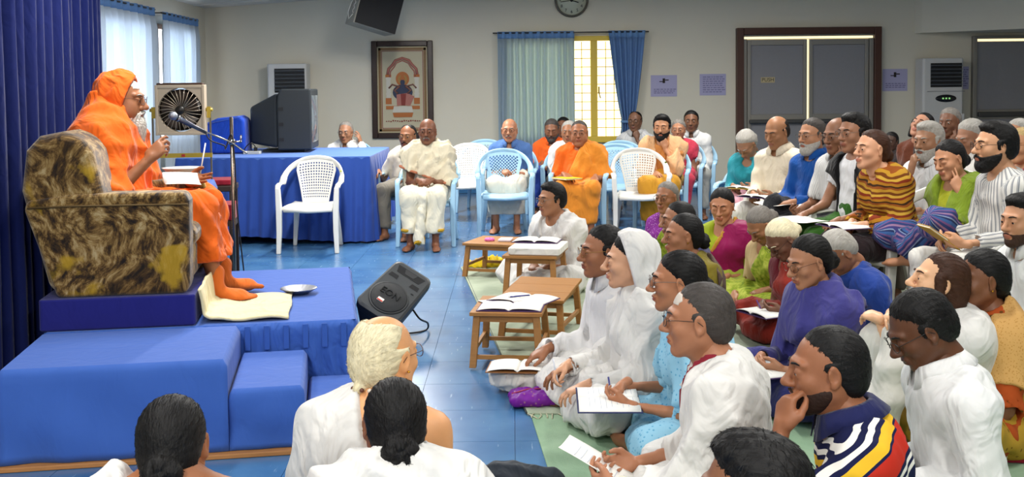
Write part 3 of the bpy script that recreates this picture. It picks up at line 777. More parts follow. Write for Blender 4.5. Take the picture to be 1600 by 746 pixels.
# ------------------------------------------------------------------ clothes
class Wear:
    def __init__(w, P, s, root): w.P, w.s, w.root, w.n = P, s, root, 0; w.h = (.020, .0158, .0118)[P['lv']]
    def make(w, name, ops, m, amp=.006, wl=.10, scale=(1, 1, .5), h=None, smooth=1, label=None):
        w.n += 1
        if amp: 
            i = max(j for j, o in enumerate(ops) if o[0] == 'u')+1
            ops = ops[:i]+[folds(w.P['seed']*7+w.n, amp*1.7, scale, wl)]+ops[i:]
        V, Q = sdf_mesh(ops, h or w.h, smooth)
        me = mesh_np(name, V, Q, [m])
        if m.get('wrap'): w.wrap(me, V)
        o = link(name, me, w.root)
        if label: o['label'] = label
        return o
    def wrap(w, me, V):
        """distance round the trunk or sleeve, so woven stripes run lengthwise on either"""
        s = w.s; best = np.full(len(V), 9.); val = np.zeros(len(V))
        segs = [(s.pel, s.nb, .15, .17)]
        for q in (1, -1): segs += [(s.sh[q], s.el[q], .055, .065), (s.el[q], s.wr[q], .050, .060)]+[(s.hip[q], s.knee[q], .10, .12), (s.knee[q], s.ank[q], .075, .10)]
        for a, b, r, g in segs:
            ax = b-a; t = np.clip(((V-a) @ ax)/(ax @ ax), 0, 1); p = V-(a+t[:, None]*ax); d = np.linalg.norm(p, axis=1)-r
            u = nrm(np.cross(ax, (0, 1, .1))); v = np.cross(nrm(ax), u); an = np.arctan2(p @ v, p @ u)*g; m = d < best; best[m] = d[m]; val[m] = an[m]
        at_ = me.attributes.new('wrap', 'FLOAT', 'POINT'); at_.data.foreach_set('value', val.astype(np.float32))
    def neck(w, r=.060, deep=0.0, wide=1.0):
        s = w.s; k = s.k; a = s.nb-s.T*(.0+deep*.0)*k
        out = [('s', cap(a-s.T*.01*k+s.F*.006*k, s.hc, r*k*(.93 if s.fem else 1), r*1.15*k), .01)]
        if deep: out.append(('s', ell(s.nb+s.F*.075*k-s.T*deep*.45*k, np.array([.075, .052*wide, deep*.9])*k, frame(s.F, s.T)), .012))
        return out
    def sleeves(w, t1, e, e1=None):
        s = w.s; u, c = [], []
        for q in (1, -1):
            pr = arm_prims(s, q, e, 0, t1, True, e1); u += U_(pr); last = pr[-1][0]
            d = nrm(last[2]-last[1]); c.append(('s', cap(last[2]-d*.012, last[2]+d*.012, max(last[4]-(.019, .015, .0125)[w.P['lv']], .012)), .004))
        return u, c
    def shirt(w, m, sleeve=2.0, e=.016, hem=.0, collar=None, deep=.03, amp=.006, name='shirt', loose=.006, r=.060, wl=.09, belly=True):
        s = w.s; u, c = w.sleeves(sleeve, e+loose*.5, e+loose)
        ops = U_(torso_prims(s, e))
        ops += u
        if hem:    # long tails over the hips and the upper thighs
            for q in (1, -1): ops += U_([(cap(s.hip[q], s.hip[q]+(s.knee[q]-s.hip[q])*hem, .088*s.k+e+.012, .072*s.k+e+.014), .06)])
        ops += w.neck(r, deep); ops += c
        ops.append(('p', (0, 0, -1), -(s.seat+.004)))
        o = w.make(name, ops, m, amp, wl)
        if collar: w.collar(m if collar is True else collar, o)
        return o
    def collar(w, m, parent, hgt=.030, flare=.012, stand=False):
        """folded shirt collar: a standing band with two points falling at the front"""
        s = w.s; k = s.k; mb = MB(); R_m = frame(s.F, s.T); n = 25; rings = []
        base = s.nb+s.T*.026*k+s.F*.006*k; r = (.058 if s.fem else .064)*k*(1+.10*s.fat)
        ax = nrm(s.T*.8+nrm(s.hc-s.nb)*.6)
        prof = [(0, .0), (.004, hgt)] if stand else [(.000, .004), (.006, hgt), (.018, hgt*.9), (.046, -.014)]
        vs = []
        for i in range(n):
            a = R_(14+332*i/(n-1)); d = R_m @ np.array([math.cos(a)*1.05, math.sin(a), 0]); fr = math.cos(a)
            for j, (o_, z) in enumerate(prof):
                zz = z-(.018+.012*(not stand and j == 3))*max(fr, 0)**2*1.0
                if not stand and j == 3: zz -= .020*max(0, fr-.55)*2; o_ = o_+.006*max(fr, 0)
                vs.append(base+d*(r+o_*k)+ax*zz*k)
        p = len(prof); fs = [(i*p+j, (i+1)*p+j, (i+1)*p+j+1, i*p+j+1) for i in range(n-1) for j in range(p-1)]
        mb.add(vs, fs, True); o = mb.build('collar', m, parent, solid=.0035); return o
    def band(w, name, m, parent, y0=-.014, y1=.014, z0=.1, z1=.44, e=.020):
        """button strip down the front: a shallow raised strip of the shirt's own surface"""
        s = w.s; ops = U_(torso_prims(s, e)); k = s.k
        ops += [('p', (0, 1, 0), y1*k), ('p', (0, -1, 0), -y0*k), ('p', (-1, 0, 0), -(s.chest[0]+.02)), ('p', (0, 0, 1), s.seat+z1*k), ('p', (0, 0, -1), -(s.seat+z0*k))]
        return w.make(name, ops, m, 0)
    def pants(w, m, t1=1.92, e=.018, e1=.026, name='trousers', amp=.006, hips=True, k=.03):
        s = w.s; ops = []
        for q in (1, -1): ops += U_([(p, max(kk, k)) for p, kk in leg_prims(s, q, e, t1, True, e1)])
        ops.append(('u', cap(s.hip[1], s.hip[-1], .10*s.k+e), .05)); ops.append(('u', ell(s.waist, (.11*s.k+e*.5, .14*s.k+e*.5, .08*s.k)), .05))
        ops.append(('p', (0, 0, -1), -(.012 if s.seat > .2 else s.seat+.004)))
        return w.make(name, ops, m, amp, .10, h=w.h*1.3)
    def skirt(w, m, t1=1.9, e=.022, name='skirt', amp=.010, cut=None, k=.10, wl=.11):
        """cloth draped over both legs: dhoti, sari or long skirt"""
        s = w.s; P = w.P; kk = s.k; ops = []; k = k*.75 if P['pose'] in ('chair', 'legover') else k
        for q in (1, -1): ops += U_([(p, k) for p, _ in leg_prims(s, q, e, t1, True, e+.012)])
        ops.append(('u', cap(s.hip[1], s.hip[-1], .105*kk+e), k)); ops.append(('u', ell(s.waist, (.105*kk+e*.4, .138*kk+e*.4, .07*kk)), .05))
        if P['pose'] == 'cross':
            ops.append(('u', ell((.17*kk, 0, s.seat+.075*kk), (.20*kk, .24*kk, .07*kk)), k)); ops.append(('u', ell((.32*kk, 0, s.seat+.055*kk), (.10*kk, .26*kk, .055*kk)), k))
        elif P['pose'] in ('chair', 'legover'):
            for t in (.35, .7, 1.0): ops.append(('u', cap(s.hip[1]+(s.knee[1]-s.hip[1])*t, s.hip[-1]+(s.knee[-1]-s.hip[-1])*t, .050*kk), k))
            for t in (.12, .3, .5, .68, .84):
                if t < t1-1: ops.append(('u', fcap(s.knee[1]+(s.ank[1]-s.knee[1])*t, s.knee[-1]+(s.ank[-1]-s.knee[-1])*t, .046*kk), k*.8))
            zc = s.knee[1][2]+(s.ank[1][2]-s.knee[1][2])*(t1-1)
            ops.append(('p', (0, 0, -1), -max(zc, .02)))
        else:
            ops.append(('u', cap(s.knee[1], s.knee[-1], .055*kk), k)); ops.append(('u', cap(s.ank[1], s.ank[-1], .05*kk), k))
        if s.seat < .2: ops.append(('p', (0, 0, -1), -(s.seat+.003)))
        return w.make(name, ops, m, amp, wl, (1, 1, .6), h=w.h*1.2)
    def drape(w, m, name='shawl', e=.032, arms=(1.0, 1.0), region=None, amp=.010, wl=.10, k=.06, low=.04, neckr=.066, extra=(), e1=None, scale=(1, 1, .45), deep=0):
        """cloth laid over the trunk and part of either arm (left, right); region keeps the part inside"""
        s = w.s; ops = [('u', p, max(kk, k)) for p, kk in torso_prims(s, e)]
        for q, t in ((1, arms[0]), (-1, arms[1])):
            if t > 0: ops += [('u', p, k) for p, _ in arm_prims(s, q, e, 0, t, True, e1 if e1 is not None else e+.012)]
        ops += [('u', p, kk) for p, kk in extra]
        if neckr: ops += w.neck(neckr, deep)
        ops.append(('p', (0, 0, -1), -(s.seat+low*s.k)))
        if region: ops.append(('fn', region))
        return w.make(name, ops, m, amp, wl, scale)
    def over_left(w, y0=-.16, z0=.20, y1=.05, z1=.60, side=1, width=None, slant=0.0):
        """keep what lies left of and below a line from the right flank to the neck (side=-1 mirrors); optional width of the band"""
        k = w.s.k; a = np.array([y0*k*side, w.s.seat+z0*k]); b = np.array([y1*k*side, w.s.seat+z1*k]); d = nrm(b-a); n = np.array([-d[1], d[0]])*side
        L = w.s.T
        def f(X, Y, Z, D):
            v = (Y-a[0])*n[0]+(Z-a[1])*n[1]+X*slant
            D = np.maximum(D, v)
            if width: D = np.maximum(D, -v-width*k)
            return D
        return f
    def open_front(w, w0=.02, w1=.10, z0=.10, z1=.50):
        k = w.s.k; s = w.s
        def f(X, Y, Z, D):
            t = np.clip((Z-s.seat-z0*k)/((z1-z0)*k), 0, 1); hw = (w0+(w1-w0)*t)*k
            gap = np.maximum(np.abs(Y)-hw, -(X-(s.chest[0]+.0)))
            return np.maximum(D, -gap)
        return f
    def hood(w, m, e=.018, face=.055, name='hood', drop=.10, amp=.004):
        """cloth over the head, open at the face"""
        s = w.s; k = s.k; Rm = s.hR
        g = lambda p: s.hc+Rm @ np.array(p)*k
        ops = [('u', ell(g((-.020, 0, .036)), np.array([.102, .082, .092])*k+e, Rm), .02), ('u', cap(g((-.02, 0, -.02)), g((-.035, 0, -.13)), .082*k+e*.6, .092*k+e*.6), .05)]
        ops.append(('u', cap(g((-.045, 0, -.10)), s.nb-s.F*.03*k-s.T*.06*k, .100*k+e*.5, .155*k), .05))
        inn = [('s', ell(g((.025, 0, -.01)), np.array([.105, .074, .118])*k, Rm), .01)]
        n = Rm @ nrm((1, 0, -.28)); c0 = float(n @ g((face, 0, .0)))
        ops += inn+[('p', n, c0)]
        ops.append(('s', cap(g((.02, 0, -.06)), g((.10, 0, -.16)), .062*k), .02))
        return w.make(name, ops, m, amp, .07, (1, 1, .4), h=(.012, .010, .0075)[w.P['lv']])
def stitch_tube(parent, name, pts, r, m, n=6):
    mb = MB(); mb.tube(pts, r, n); return mb.build(name, m, parent)
def forehead_ash(W):
    """patch of white ash smeared on the brow"""
    if 'ash' not in CACHE:
        ops = [('u', ell((-.018, 0, .032), (.0992, .0782, .0882)), .001), ('p', (-1, 0, 0), -.046), ('p', (0, 0, 1), .088), ('p', (0, 0, -1), -.052), ('fn', lambda X, Y, Z, D: np.maximum(D, np.abs(Y)-.044-.004*np.sin(Z*300)))]
        V, Q = sdf_mesh(ops, .0035); CACHE['ash'] = mesh_np('forehead_ash', V, Q, [mat('white_ash', '#c9bfb4', .9, var=.1, vscale=80)])
    o = link('forehead_ash', CACHE['ash'], W.root); o.matrix_local = W.M4; return o
PEOPLE = []
def person(label, px, py, Y, face_dir, pose='cross', seat=0.0, skin='#8a5a3c', fem=False, k=None, lean=8, side=0, twist=0, head=(0, 0, 0), hair=('short', 'black'), beard=None, glasses=None,
           armL='lap', armR='lap', fat=0.0, nose=.5, closed=False, near=False, feet=True, front=1, spread=.12, shin=0.0, wear=None, eyes=True, group=None, hands=None, socks=None, brow=None, bindi=None, earring=False, **kw):
    """builds one person: px, py, Y say where the head is (photo pixel and distance), face_dir is the way the trunk faces (degrees, 180 = to the left)"""
    k = k or (.93 if fem else 1.0)
    P = dict(k=k, fem=fem, seat=seat, lean=lean, side=side, twist=twist, head=head, pose=pose, armL=armL, armR=armR, fat=fat, near=near, feet=feet, front=front, spread=spread, shin=shin,
             face=(fem, fat, nose, closed), skin=skin, hands=hands or {}, seed=len(PEOPLE)+1, socks=socks, stretch=1.0, hk=1.06 if pose in ('chair', 'legover') else 1.02)
    P.update(kw)
    H = at(px, py, Y) if Y > 0 else onz(px, py, -Y); rz = R_(face_dir)   # a negative Y gives the height of the head instead
    for _ in range(6):
        s = skeleton(P); dz = H.z-s.hc[2]; P['stretch'] += dz/(.55*k*max(math.cos(R_(lean)), .4))
        P['stretch'] = min(max(P['stretch'], .72), 1.22)
    s = skeleton(P); off = H.z-s.hc[2]
    if abs(off) > .02 or not .86 < P['stretch'] < 1.14: print('FIT', label[:40], 'stretch %.2f' % P['stretch'], 'off %.3f' % off, 'headz %.2f' % H.z)
    lv = P['lv'] = 2 if H.y < 5.25 or seat > .7 else 1 if (near or H.y < 9) else 0
    P['legs'] = not (lv < 2 and pose == 'cross' and seat < .1)
    cx, cy = math.cos(rz), math.sin(rz)
    root = empty('person', (H.x-(s.hc[0]*cx-s.hc[1]*cy), H.y-(s.hc[0]*cy+s.hc[1]*cx), 0), rz)
    tag(root, label, 'person', group); PEOPLE.append(root)
    body = link('body', body_mesh(P, s, 'body'), root)
    M4 = Matrix.Translation(Vector(s.hc)) @ Matrix([[float(v) for v in row] for row in s.hR]).to_4x4() @ Matrix.Scale(k*P['hk'], 4)
    if hair:
        st, co = hair[0], hair[1]; key = ('hm', st, lv)
        if key not in CACHE:
            V, Q = hair_mesh(st, (.0092, .0072, .0052)[lv])
            V, Q = add_strands(V, Q, st, (250, 600, 1700)[lv])
            CACHE[key] = mesh_np('hair', V, Q, [hair_mat(co, HAIR.get(co, co))])
        o = link('hair', CACHE[key], root); o.matrix_local = M4; o.material_slots[0].link = 'OBJECT'; o.material_slots[0].material = hair_mat(co, HAIR.get(co, co))
    if beard:
        key = ('bm', beard[0], lv)
        if key not in CACHE:
            V, Q = beard_mesh(beard[0], (.0064, .0052, .0040)[lv]); CACHE[key] = mesh_np('beard', V, Q, [hair_mat(beard[1], HAIR.get(beard[1], beard[1]))])
        o = link('moustache' if beard[0] == 'moustache' else 'beard', CACHE[key], root); o.matrix_local = M4; o.material_slots[0].link = 'OBJECT'; o.material_slots[0].material = hair_mat(beard[1], HAIR.get(beard[1], beard[1]))
    if eyes:
        bc = brow or (hair[1] if hair else 'salt'); bm_ = hair_mat(bc, HAIR.get(bc, bc))
        for q in (1, -1):
            kb = ('brow', q, bc)
            if kb not in CACHE:
                me = brow_mesh(q).copy(); me.materials.clear(); me.materials.append(bm_); CACHE[kb] = me
            o = link('eyebrow', CACHE[kb], root); o.matrix_local = M4
            if not closed:
                o = link('eye', eye_mesh(), root); o.matrix_local = M4 @ Matrix.Translation((.0790, q*.032, .0)) @ Matrix.Rotation(R_(8), 4, 'Y')
    if glasses:
        g = {'gold': mat('spectacle_gold', '#8d6a35', .3, .9), 'black': mat('spectacle_black', '#141210', .3), 'steel': mat('spectacle_steel', '#77736e', .3, .9), 'brown': mat('spectacle_brown', '#4a2614', .3)}[glasses]
        spectacles(root, M4, g)
    if bindi:
        mb = MB(); mb.lathe([(.0045, 0), (.0040, .0012)], n=12, M=roty(R_(90))); o = mb.build('bindi', mat('bindi_'+bindi.strip('#'), bindi, .4), root); o.matrix_local = M4 @ Matrix.Translation((.0935, 0, .030))
    if earring:
        for q in (1, -1):
            mb = MB(); mb.lathe([(.0005, -.004), (.0042, -.002), (.0042, .002), (.0005, .004)], n=10); o = mb.build('earring', mat('gold_jewel', '#c9962f', .25, 1), root); o.matrix_local = M4 @ Matrix.Translation((-.002, q*.089, -.033))
    W = Wear(P, s, root); W.M4 = M4; W.body = body
    if wear: wear(W)
    root['_s'] = 0; del root['_s']
    root_info[root.name] = s
    return root
root_info = {}
def local_pt(root, p):
    s = root_info[root.name]; c, sn = math.cos(root.rotation_euler.z), math.sin(root.rotation_euler.z)
    return Vector((root.location.x+p[0]*c-p[1]*sn, root.location.y+p[0]*sn+p[1]*c, root.location.z+p[2]))
# ------------------------------------------------------------------ the hall
YW = 15.8; XL = -4.42; XR = 9.0; YB = -2.5
def ceil_z(x): return 2.72+.063*(min(x, 4.5)-XL)
def struct(o): o['kind'] = 'structure'; return o
M_wall = mat('wall_paint', '#d8d2c0', .9, var=.03, vscale=2, bump=.05, bscale=60)
M_ceil = mat('ceiling_panel', '#d6d5d0', .9)
mb = MB(); mb.bbox((XL-.1, YW, 0), (XR, YW+.15, 4)); struct(mb.build('wall_back', M_wall))
mb = MB(); mb.bbox((XL-.15, YB, 0), (XL, YW+.15, 4)); struct(mb.build('wall_left', M_wall))
mb = MB(); mb.bbox((XR, YB, 0), (XR+.15, YW+.15, 4)); struct(mb.build('wall_right', M_wall))
mb = MB(); mb.bbox((XL-.15, YB-.15, 0), (XR+.15, YB, 4)); struct(mb.build('wall_front', M_wall))
mb = MB(); xs = [XL-.15, 4.5, XR+.15]
mb.add([(xs[0], YB-.15, ceil_z(xs[0])), (xs[1], YB-.15, ceil_z(xs[1])), (xs[2], YB-.15, ceil_z(4.5)), (xs[0], YW+.15, ceil_z(xs[0])), (xs[1], YW+.15, ceil_z(xs[1])), (xs[2], YW+.15, ceil_z(4.5)),
        (xs[0], YB-.15, 4.1), (xs[2], YB-.15, 4.1), (xs[2], YW+.15, 4.1), (xs[0], YW+.15, 4.1)],
       [(0, 1, 4, 3), (1, 2, 5, 4), (6, 7, 8, 9), (0, 3, 9, 6), (2, 7, 8, 5), (0, 6, 7, 2, 1), (3, 4, 5, 8, 9)])
ceiling = struct(mb.build('ceiling', M_ceil))
for i in range(14):     # ceiling battens between the boards
    y = YW-.6-1.2*i; mb = MB(); mb.box(((XL+4.5)/2, y, (ceil_z(XL)+ceil_z(4.5))/2-.008), (8.9, .04, .016), roty(-math.atan(.063))); mb.build('batten', M_ceil, ceiling)
# floor: blue vinyl tiles, joints recessed
def floor_mat():
    m = bpy.data.materials.new('blue_vinyl'); nt, N, L, b = nodes_of(m)
    tc = N.new('ShaderNodeTexCoord'); g = N.new('ShaderNodeNewGeometry')
    n = N.new('ShaderNodeTexNoise'); n.inputs['Scale'].default_value = 2.2; n.inputs['Detail'].default_value = 7; L.new(g.outputs['Position'], n.inputs['Vector'])
    cr = N.new('ShaderNodeValToRGB'); e = cr.color_ramp.elements; e[0].position = .3; e[0].color = col4(hx('#2f5c8c')); e[1].position = .75; e[1].color = col4(hx('#507ca4'))
    L.new(n.outputs['Fac'], cr.inputs[0])
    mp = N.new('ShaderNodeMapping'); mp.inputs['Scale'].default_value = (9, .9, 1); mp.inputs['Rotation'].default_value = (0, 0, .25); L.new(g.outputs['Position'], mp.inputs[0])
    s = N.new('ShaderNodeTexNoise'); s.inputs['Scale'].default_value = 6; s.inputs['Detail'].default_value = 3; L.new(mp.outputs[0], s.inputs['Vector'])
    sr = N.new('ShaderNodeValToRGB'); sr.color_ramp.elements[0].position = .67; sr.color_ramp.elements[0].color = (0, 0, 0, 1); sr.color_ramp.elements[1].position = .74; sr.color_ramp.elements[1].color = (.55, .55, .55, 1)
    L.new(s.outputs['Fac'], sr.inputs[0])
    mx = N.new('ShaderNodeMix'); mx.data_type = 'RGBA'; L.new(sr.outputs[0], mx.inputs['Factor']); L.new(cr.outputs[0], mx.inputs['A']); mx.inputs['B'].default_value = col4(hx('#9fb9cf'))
    L.new(mx.outputs['Result'], b.inputs['Base Color'])
    b.inputs['Roughness'].default_value = .26; b.inputs['Specular IOR Level'].default_value = .45
    bp = N.new('ShaderNodeBump'); bp.inputs['Strength'].default_value = .12; bp.inputs['Distance'].default_value = .003; L.new(n.outputs['Fac'], bp.inputs['Height']); L.new(bp.outputs[0], b.inputs['Normal'])
    return m
M_floor = floor_mat()
mb = MB(); mb.bbox((XL-.15, YB-.15, -.2), (XR+.15, YW+.15, -.004)); floor = struct(mb.build('floor', M_floor))
TS = .457; mb = MB(); mb.box((0, 0, -.002), (TS-.0025, TS-.0025, .004)); tile_me = mb.mesh('tile', M_floor)
for i in range(-7, 6):
    for j in range(5, 34):
        x, y = (i+.5)*TS, (j+.5)*TS
        if x < -3.1 and y < 9: continue
        link('tile', tile_me, floor, loc=(x, y, 0))
M_skirt = mat('blue_skirting', '#27618f', .5)
mb = MB(); mb.bbox((XL, YW-.02, 0), (3.2, YW, .10)); struct(mb.build('baseboard_back', M_skirt))
mb = MB(); mb.bbox((XL, 9.0, 0), (XL+.02, YW-.02, .10)); struct(mb.build('baseboard_left', M_skirt))
# bulkhead on the right of the back wall
mb = MB(); mb.prism([(5.84, YW), (5.90, YW-.12), (8.95, 13.0), (8.95, YW)], 2.25, 3.25); struct(mb.build('trim_1', M_wall))
# ceiling tube lamps, the last two added as frontal fill
M_tube = mat('lamp_tube', (1, .97, .92), .4, emit=3.0); M_fix = mat('lamp_housing', '#e8e8e6', .4)
for i, (x, y) in enumerate(LAMPS):
    r = empty('ceiling_lamp', (x, y, ceil_z(x)-.02)); mb = MB(); mb.box((0, 0, -.03), (.16, 1.24, .05)); mb.build('housing', M_fix, r, bevel=.01)
    for sx in (-.04, .04):
        mb = MB(); mb.tube([(sx, -.59, -.075), (sx, .59, -.075)], .013, 8); mb.build('tube', M_tube, r)
    a = area('lamp_light', (0, 0, -.10), (.14, 1.2), LAMP_W[i]); a.parent = r
    tag(r, ['twin tube ceiling lamp above the camera, left side', 'twin tube ceiling lamp above the camera, right side', 'twin tube ceiling lamp above the blue stage', 'twin tube ceiling lamp above the seated floor audience', 'twin tube ceiling lamp near the right wall, towards the front',
            'twin tube ceiling lamp above the blue skirted table', 'twin tube ceiling lamp above the right chair rows', 'twin tube ceiling lamp near the right wall, towards the back', 'twin tube ceiling lamp in front of the framed picture', 'twin tube ceiling lamp in front of the brown door', 'added unseen twin tube fill lamp behind the camera, left', 'added unseen twin tube fill lamp behind the camera, right'][i], 'ceiling lamp', 'ceiling lamps')
# ---- window with yellow frame and grille
M_yel = mat('yellow_paint', '#dcbc45', .5, var=.08); M_day = mat('daylight_pane', (1.0, .90, .52), .6, emit=1.5)
def gl(x0, x1, z0, z1, name, parent, m=None, y=YW-.012):
    mb = MB(); mb.bbox((x0, y-.004, z0), (x1, y, z1)); return mb.build(name, m or M_day, parent)
win = struct(empty('window_1', (0, 0, 0)))
mb = MB()
WX0, WX1, WZ0, WZ1 = -.08, 1.80, .72, 2.26
mb.bbox((WX0, YW-.06, WZ1-.07), (WX1, YW, WZ1)); mb.build('frame_head', M_yel, win, bevel=.006)
mb = MB(); mb.bbox((WX0, YW-.06, WZ0), (WX1, YW, WZ0+.09)); mb.build('sill', M_yel, win, bevel=.006)
for x in (WX0, .86-.035, 1.145, WX1-.07):
    mb = MB(); mb.bbox((x, YW-.06, WZ0+.09), (x+(.10 if x == 1.145 else .07), YW-.001, WZ1-.07)); mb.build('frame_post', M_yel, win, bevel=.006)
for x0, x1 in ((WX0+.07, .825), (.895, 1.145), (1.245, WX1-.07)):
    p = gl(x0, x1, WZ0+.09, WZ1-.07, 'pane', win)
    nx = max(2, int(round((x1-x0)/.125)))
    for i in range(1, nx):
        xx = x0+(x1-x0)*i/nx; mb = MB(); mb.box((xx, YW-.026, (WZ0+WZ1)/2), (.011, .011, WZ1-WZ0-.16)); mb.build('grille_bar', M_yel, p)
    for j in range(1, 11):
        zz = WZ0+.09+(WZ1-WZ0-.16)*j/11; mb = MB(); mb.box(((x0+x1)/2, YW-.030, zz), (x1-x0, .011, .011)); mb.build('grille_bar', M_yel, p)
mb = MB(); mb.box((1.262, YW-.075, 1.48), (.022, .03, .10)); mb.tube([(1.262, YW-.09, 1.44), (1.285, YW-.10, 1.36)], .008, 6); mb.build('handle', mat('handle_brass', '#8d7a3a', .4, .6), win)
def curtain_mat(name, color, tr):
    m = bpy.data.materials.new(name); nt, N, L, b = nodes_of(m); c = col4(hx(color)); b.inputs['Base Color'].default_value = c; b.inputs['Roughness'].default_value = .9; b.inputs['Specular IOR Level'].default_value = .1
    t = N.new('ShaderNodeBsdfTranslucent'); t.inputs[0].default_value = c; mx = N.new('ShaderNodeMixShader'); mx.inputs[0].default_value = tr
    L.new(b.outputs[0], mx.inputs[1]); L.new(t.outputs[0], mx.inputs[2]); L.new(mx.outputs[0], N['Material Output'].inputs[0]); return m
M_cur = curtain_mat('pale_blue_curtain', '#c6d6e2', .6); M_curh = curtain_mat('curtain_heading', '#6f95c4', .15)
def curtain(name, label, p0, p1, z0, z1, pleats, amp, m, mh, head=.10, waist=None, seed=0, group=None, gather=1.0, fold_grow=.0):
    """hanging pleated cloth between two floor points; waist=(height, width share, shift) gathers it with a tie"""
    r = empty(name, ((p0[0]+p1[0])/2, (p0[1]+p1[1])/2, z0)); tag(r, label, 'curtain', group)
    P0, P1 = Vector((*p0, 0))-Vector((r.location.x, r.location.y, 0)), Vector((*p1, 0))-Vector((r.location.x, r.location.y, 0)); d = (P1-P0).normalized(); n = Vector((-d.y, d.x, 0)); rs = random.Random(seed)
    ph = [rs.uniform(-.7, .7) for _ in range(pleats+2)]; am = [rs.uniform(.6, 1.3) for _ in range(pleats+2)]
    def pos(u, v, za, zb):
        z = za+(zb-za)*v; k = u*pleats; i = int(k); w_ = 1.0; sh = 0
        if waist:
            zt = (z+z0-waist[0]); w_ = waist[1]+(1-waist[1])*min(1, abs(zt)/(z1-waist[0]))**(.75 if zt > 0 else 1.3); sh = waist[2]*(1-min(1, abs(zt)/(z1-waist[0])))
            if zt < 0: w_ = waist[1]+.5*(1-waist[1])*min(1, -zt/.8)**.8; sh = waist[2]
        a = amp*(am[i]*(1-(k-i))+am[i+1]*(k-i))*(1.0 if z < z1-z0-head else .45)
        off = math.sin(k*2*math.pi+ph[i]*(1-(k-i))+ph[i+1]*(k-i)+.5*math.sin(z*2+i))*a
        c = P0+(P1-P0)*(.5+(u-.5)*w_+sh); q = c+n*off; return (q.x, q.y, z)
    H_ = z1-z0
    mb = MB(); mb.grid(lambda u, v: pos(u, v, 0, H_-head), pleats*10+1, 14); mb.build('cloth', m, r, solid=.003)
    mb = MB(); mb.grid(lambda u, v: pos(u, v, H_-head, H_), pleats*10+1, 3); mb.build('heading', mh, r, solid=.005)
    if waist:
        L_ = (P1-P0).length*waist[1]; c = P0+(P1-P0)*(.5+waist[2]); mb = MB()
        mb.tube([c+d*(math.cos(a)*L_*.56)+n*(math.sin(a)*(amp+.03))+Vector((0, 0, waist[0]-z0)) for a in [2*math.pi*q/18 for q in range(18)]], .022, 6, closed=True); mb.build('tie', mh, r)
    return r
curtain('window_curtain', 'wide pale blue pleated curtain drawn over the left half of the yellow window', (-.19, YW-.13), (.91, YW-.13), .25, 2.33, 11, .035, M_cur, M_curh, seed=3)
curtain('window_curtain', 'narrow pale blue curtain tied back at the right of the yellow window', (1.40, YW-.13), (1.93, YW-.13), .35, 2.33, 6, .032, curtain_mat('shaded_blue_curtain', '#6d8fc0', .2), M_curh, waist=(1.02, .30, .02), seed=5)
mb = MB(); mb.tube([(-.26, YW-.13, 2.31), (1.98, YW-.13, 2.31)], .010, 8); tag(mb.build('curtain_rod', mat('rod_metal', '#4a4a4a', .4, .7)), 'thin dark curtain rod above the yellow window', 'curtain rod')
# left wall: two windows behind pale curtains
for i, (y0, y1) in enumerate(((11.3, 12.95), (13.45, 14.75))):
    wn = struct(empty('window_%d' % (i+2), (0, 0, 0)))
    mb = MB(); mb.bbox((XL, y0+.1, .95), (XL+.012, y1-.1, 2.30)); mb.build('pane', mat('daylight_pane_cool', (.95, .96, 1.0), .6, emit=5.0), wn)
    for yy in (y0+.05, (y0+y1)/2-.03, y1-.11):
        mb = MB(); mb.bbox((XL, yy, .95), (XL+.05, yy+.06, 2.30)); mb.build('frame_post', mat('brown_frame', '#6b4a30', .5), wn)
    for zz in (.90, 2.30):
        mb = MB(); mb.bbox((XL, y0+.05, zz), (XL+.05, y1-.05, zz+.06)); mb.build('frame_rail', MATS['brown_frame'], wn)
M_curl = curtain_mat('sheer_blue_curtain', '#d3dde6', .5)
curtain('window_curtain', 'sheer pale blue curtain on the left wall beside the dark blue drape', (XL+.16, 11.2), (XL+.16, 13.05), .40, 2.52, 9, .045, M_curl, M_curh, seed=7)
curtain('window_curtain', 'sheer pale blue curtain hanging behind the box fan', (XL+.16, 13.38), (XL+.16, 14.86), .40, 2.50, 8, .045, M_curl, M_curh, seed=9)
M_drape = cloth('navy_drape', '#131d52', .95, var=.10, fold=.2)
curtain('stage_drape', 'dark navy drape hanging behind the patterned armchair', (-2.49, 5.78), (-2.65, 6.98), .0, 2.83, 9, .05, M_drape, M_drape, seed=11)
curtain('stage_drape', 'broad dark navy drape at the far left edge of the stage', (-2.40, 4.62), (-2.48, 5.74), .0, 2.83, 8, .05, M_drape, M_drape, seed=12)
for i, (a, b, lab) in enumerate(((11.15, 13.1, 'curtain rod on the left wall above the sheer curtain by the navy drape'), (13.33, 14.9, 'curtain rod on the left wall above the sheer curtain behind the fan'))):
    z = (2.50, 2.48)[i]; mb = MB(); mb.tube([(XL+.16, a, z), (XL+.16, b, z)], .011, 8)
    for y in (a+.02, b-.02): mb.tube([(XL, y, z), (XL+.16, y, z)], .008, 6)
    tag(mb.build('curtain_rod', MATS['rod_metal']), lab, 'curtain rod')
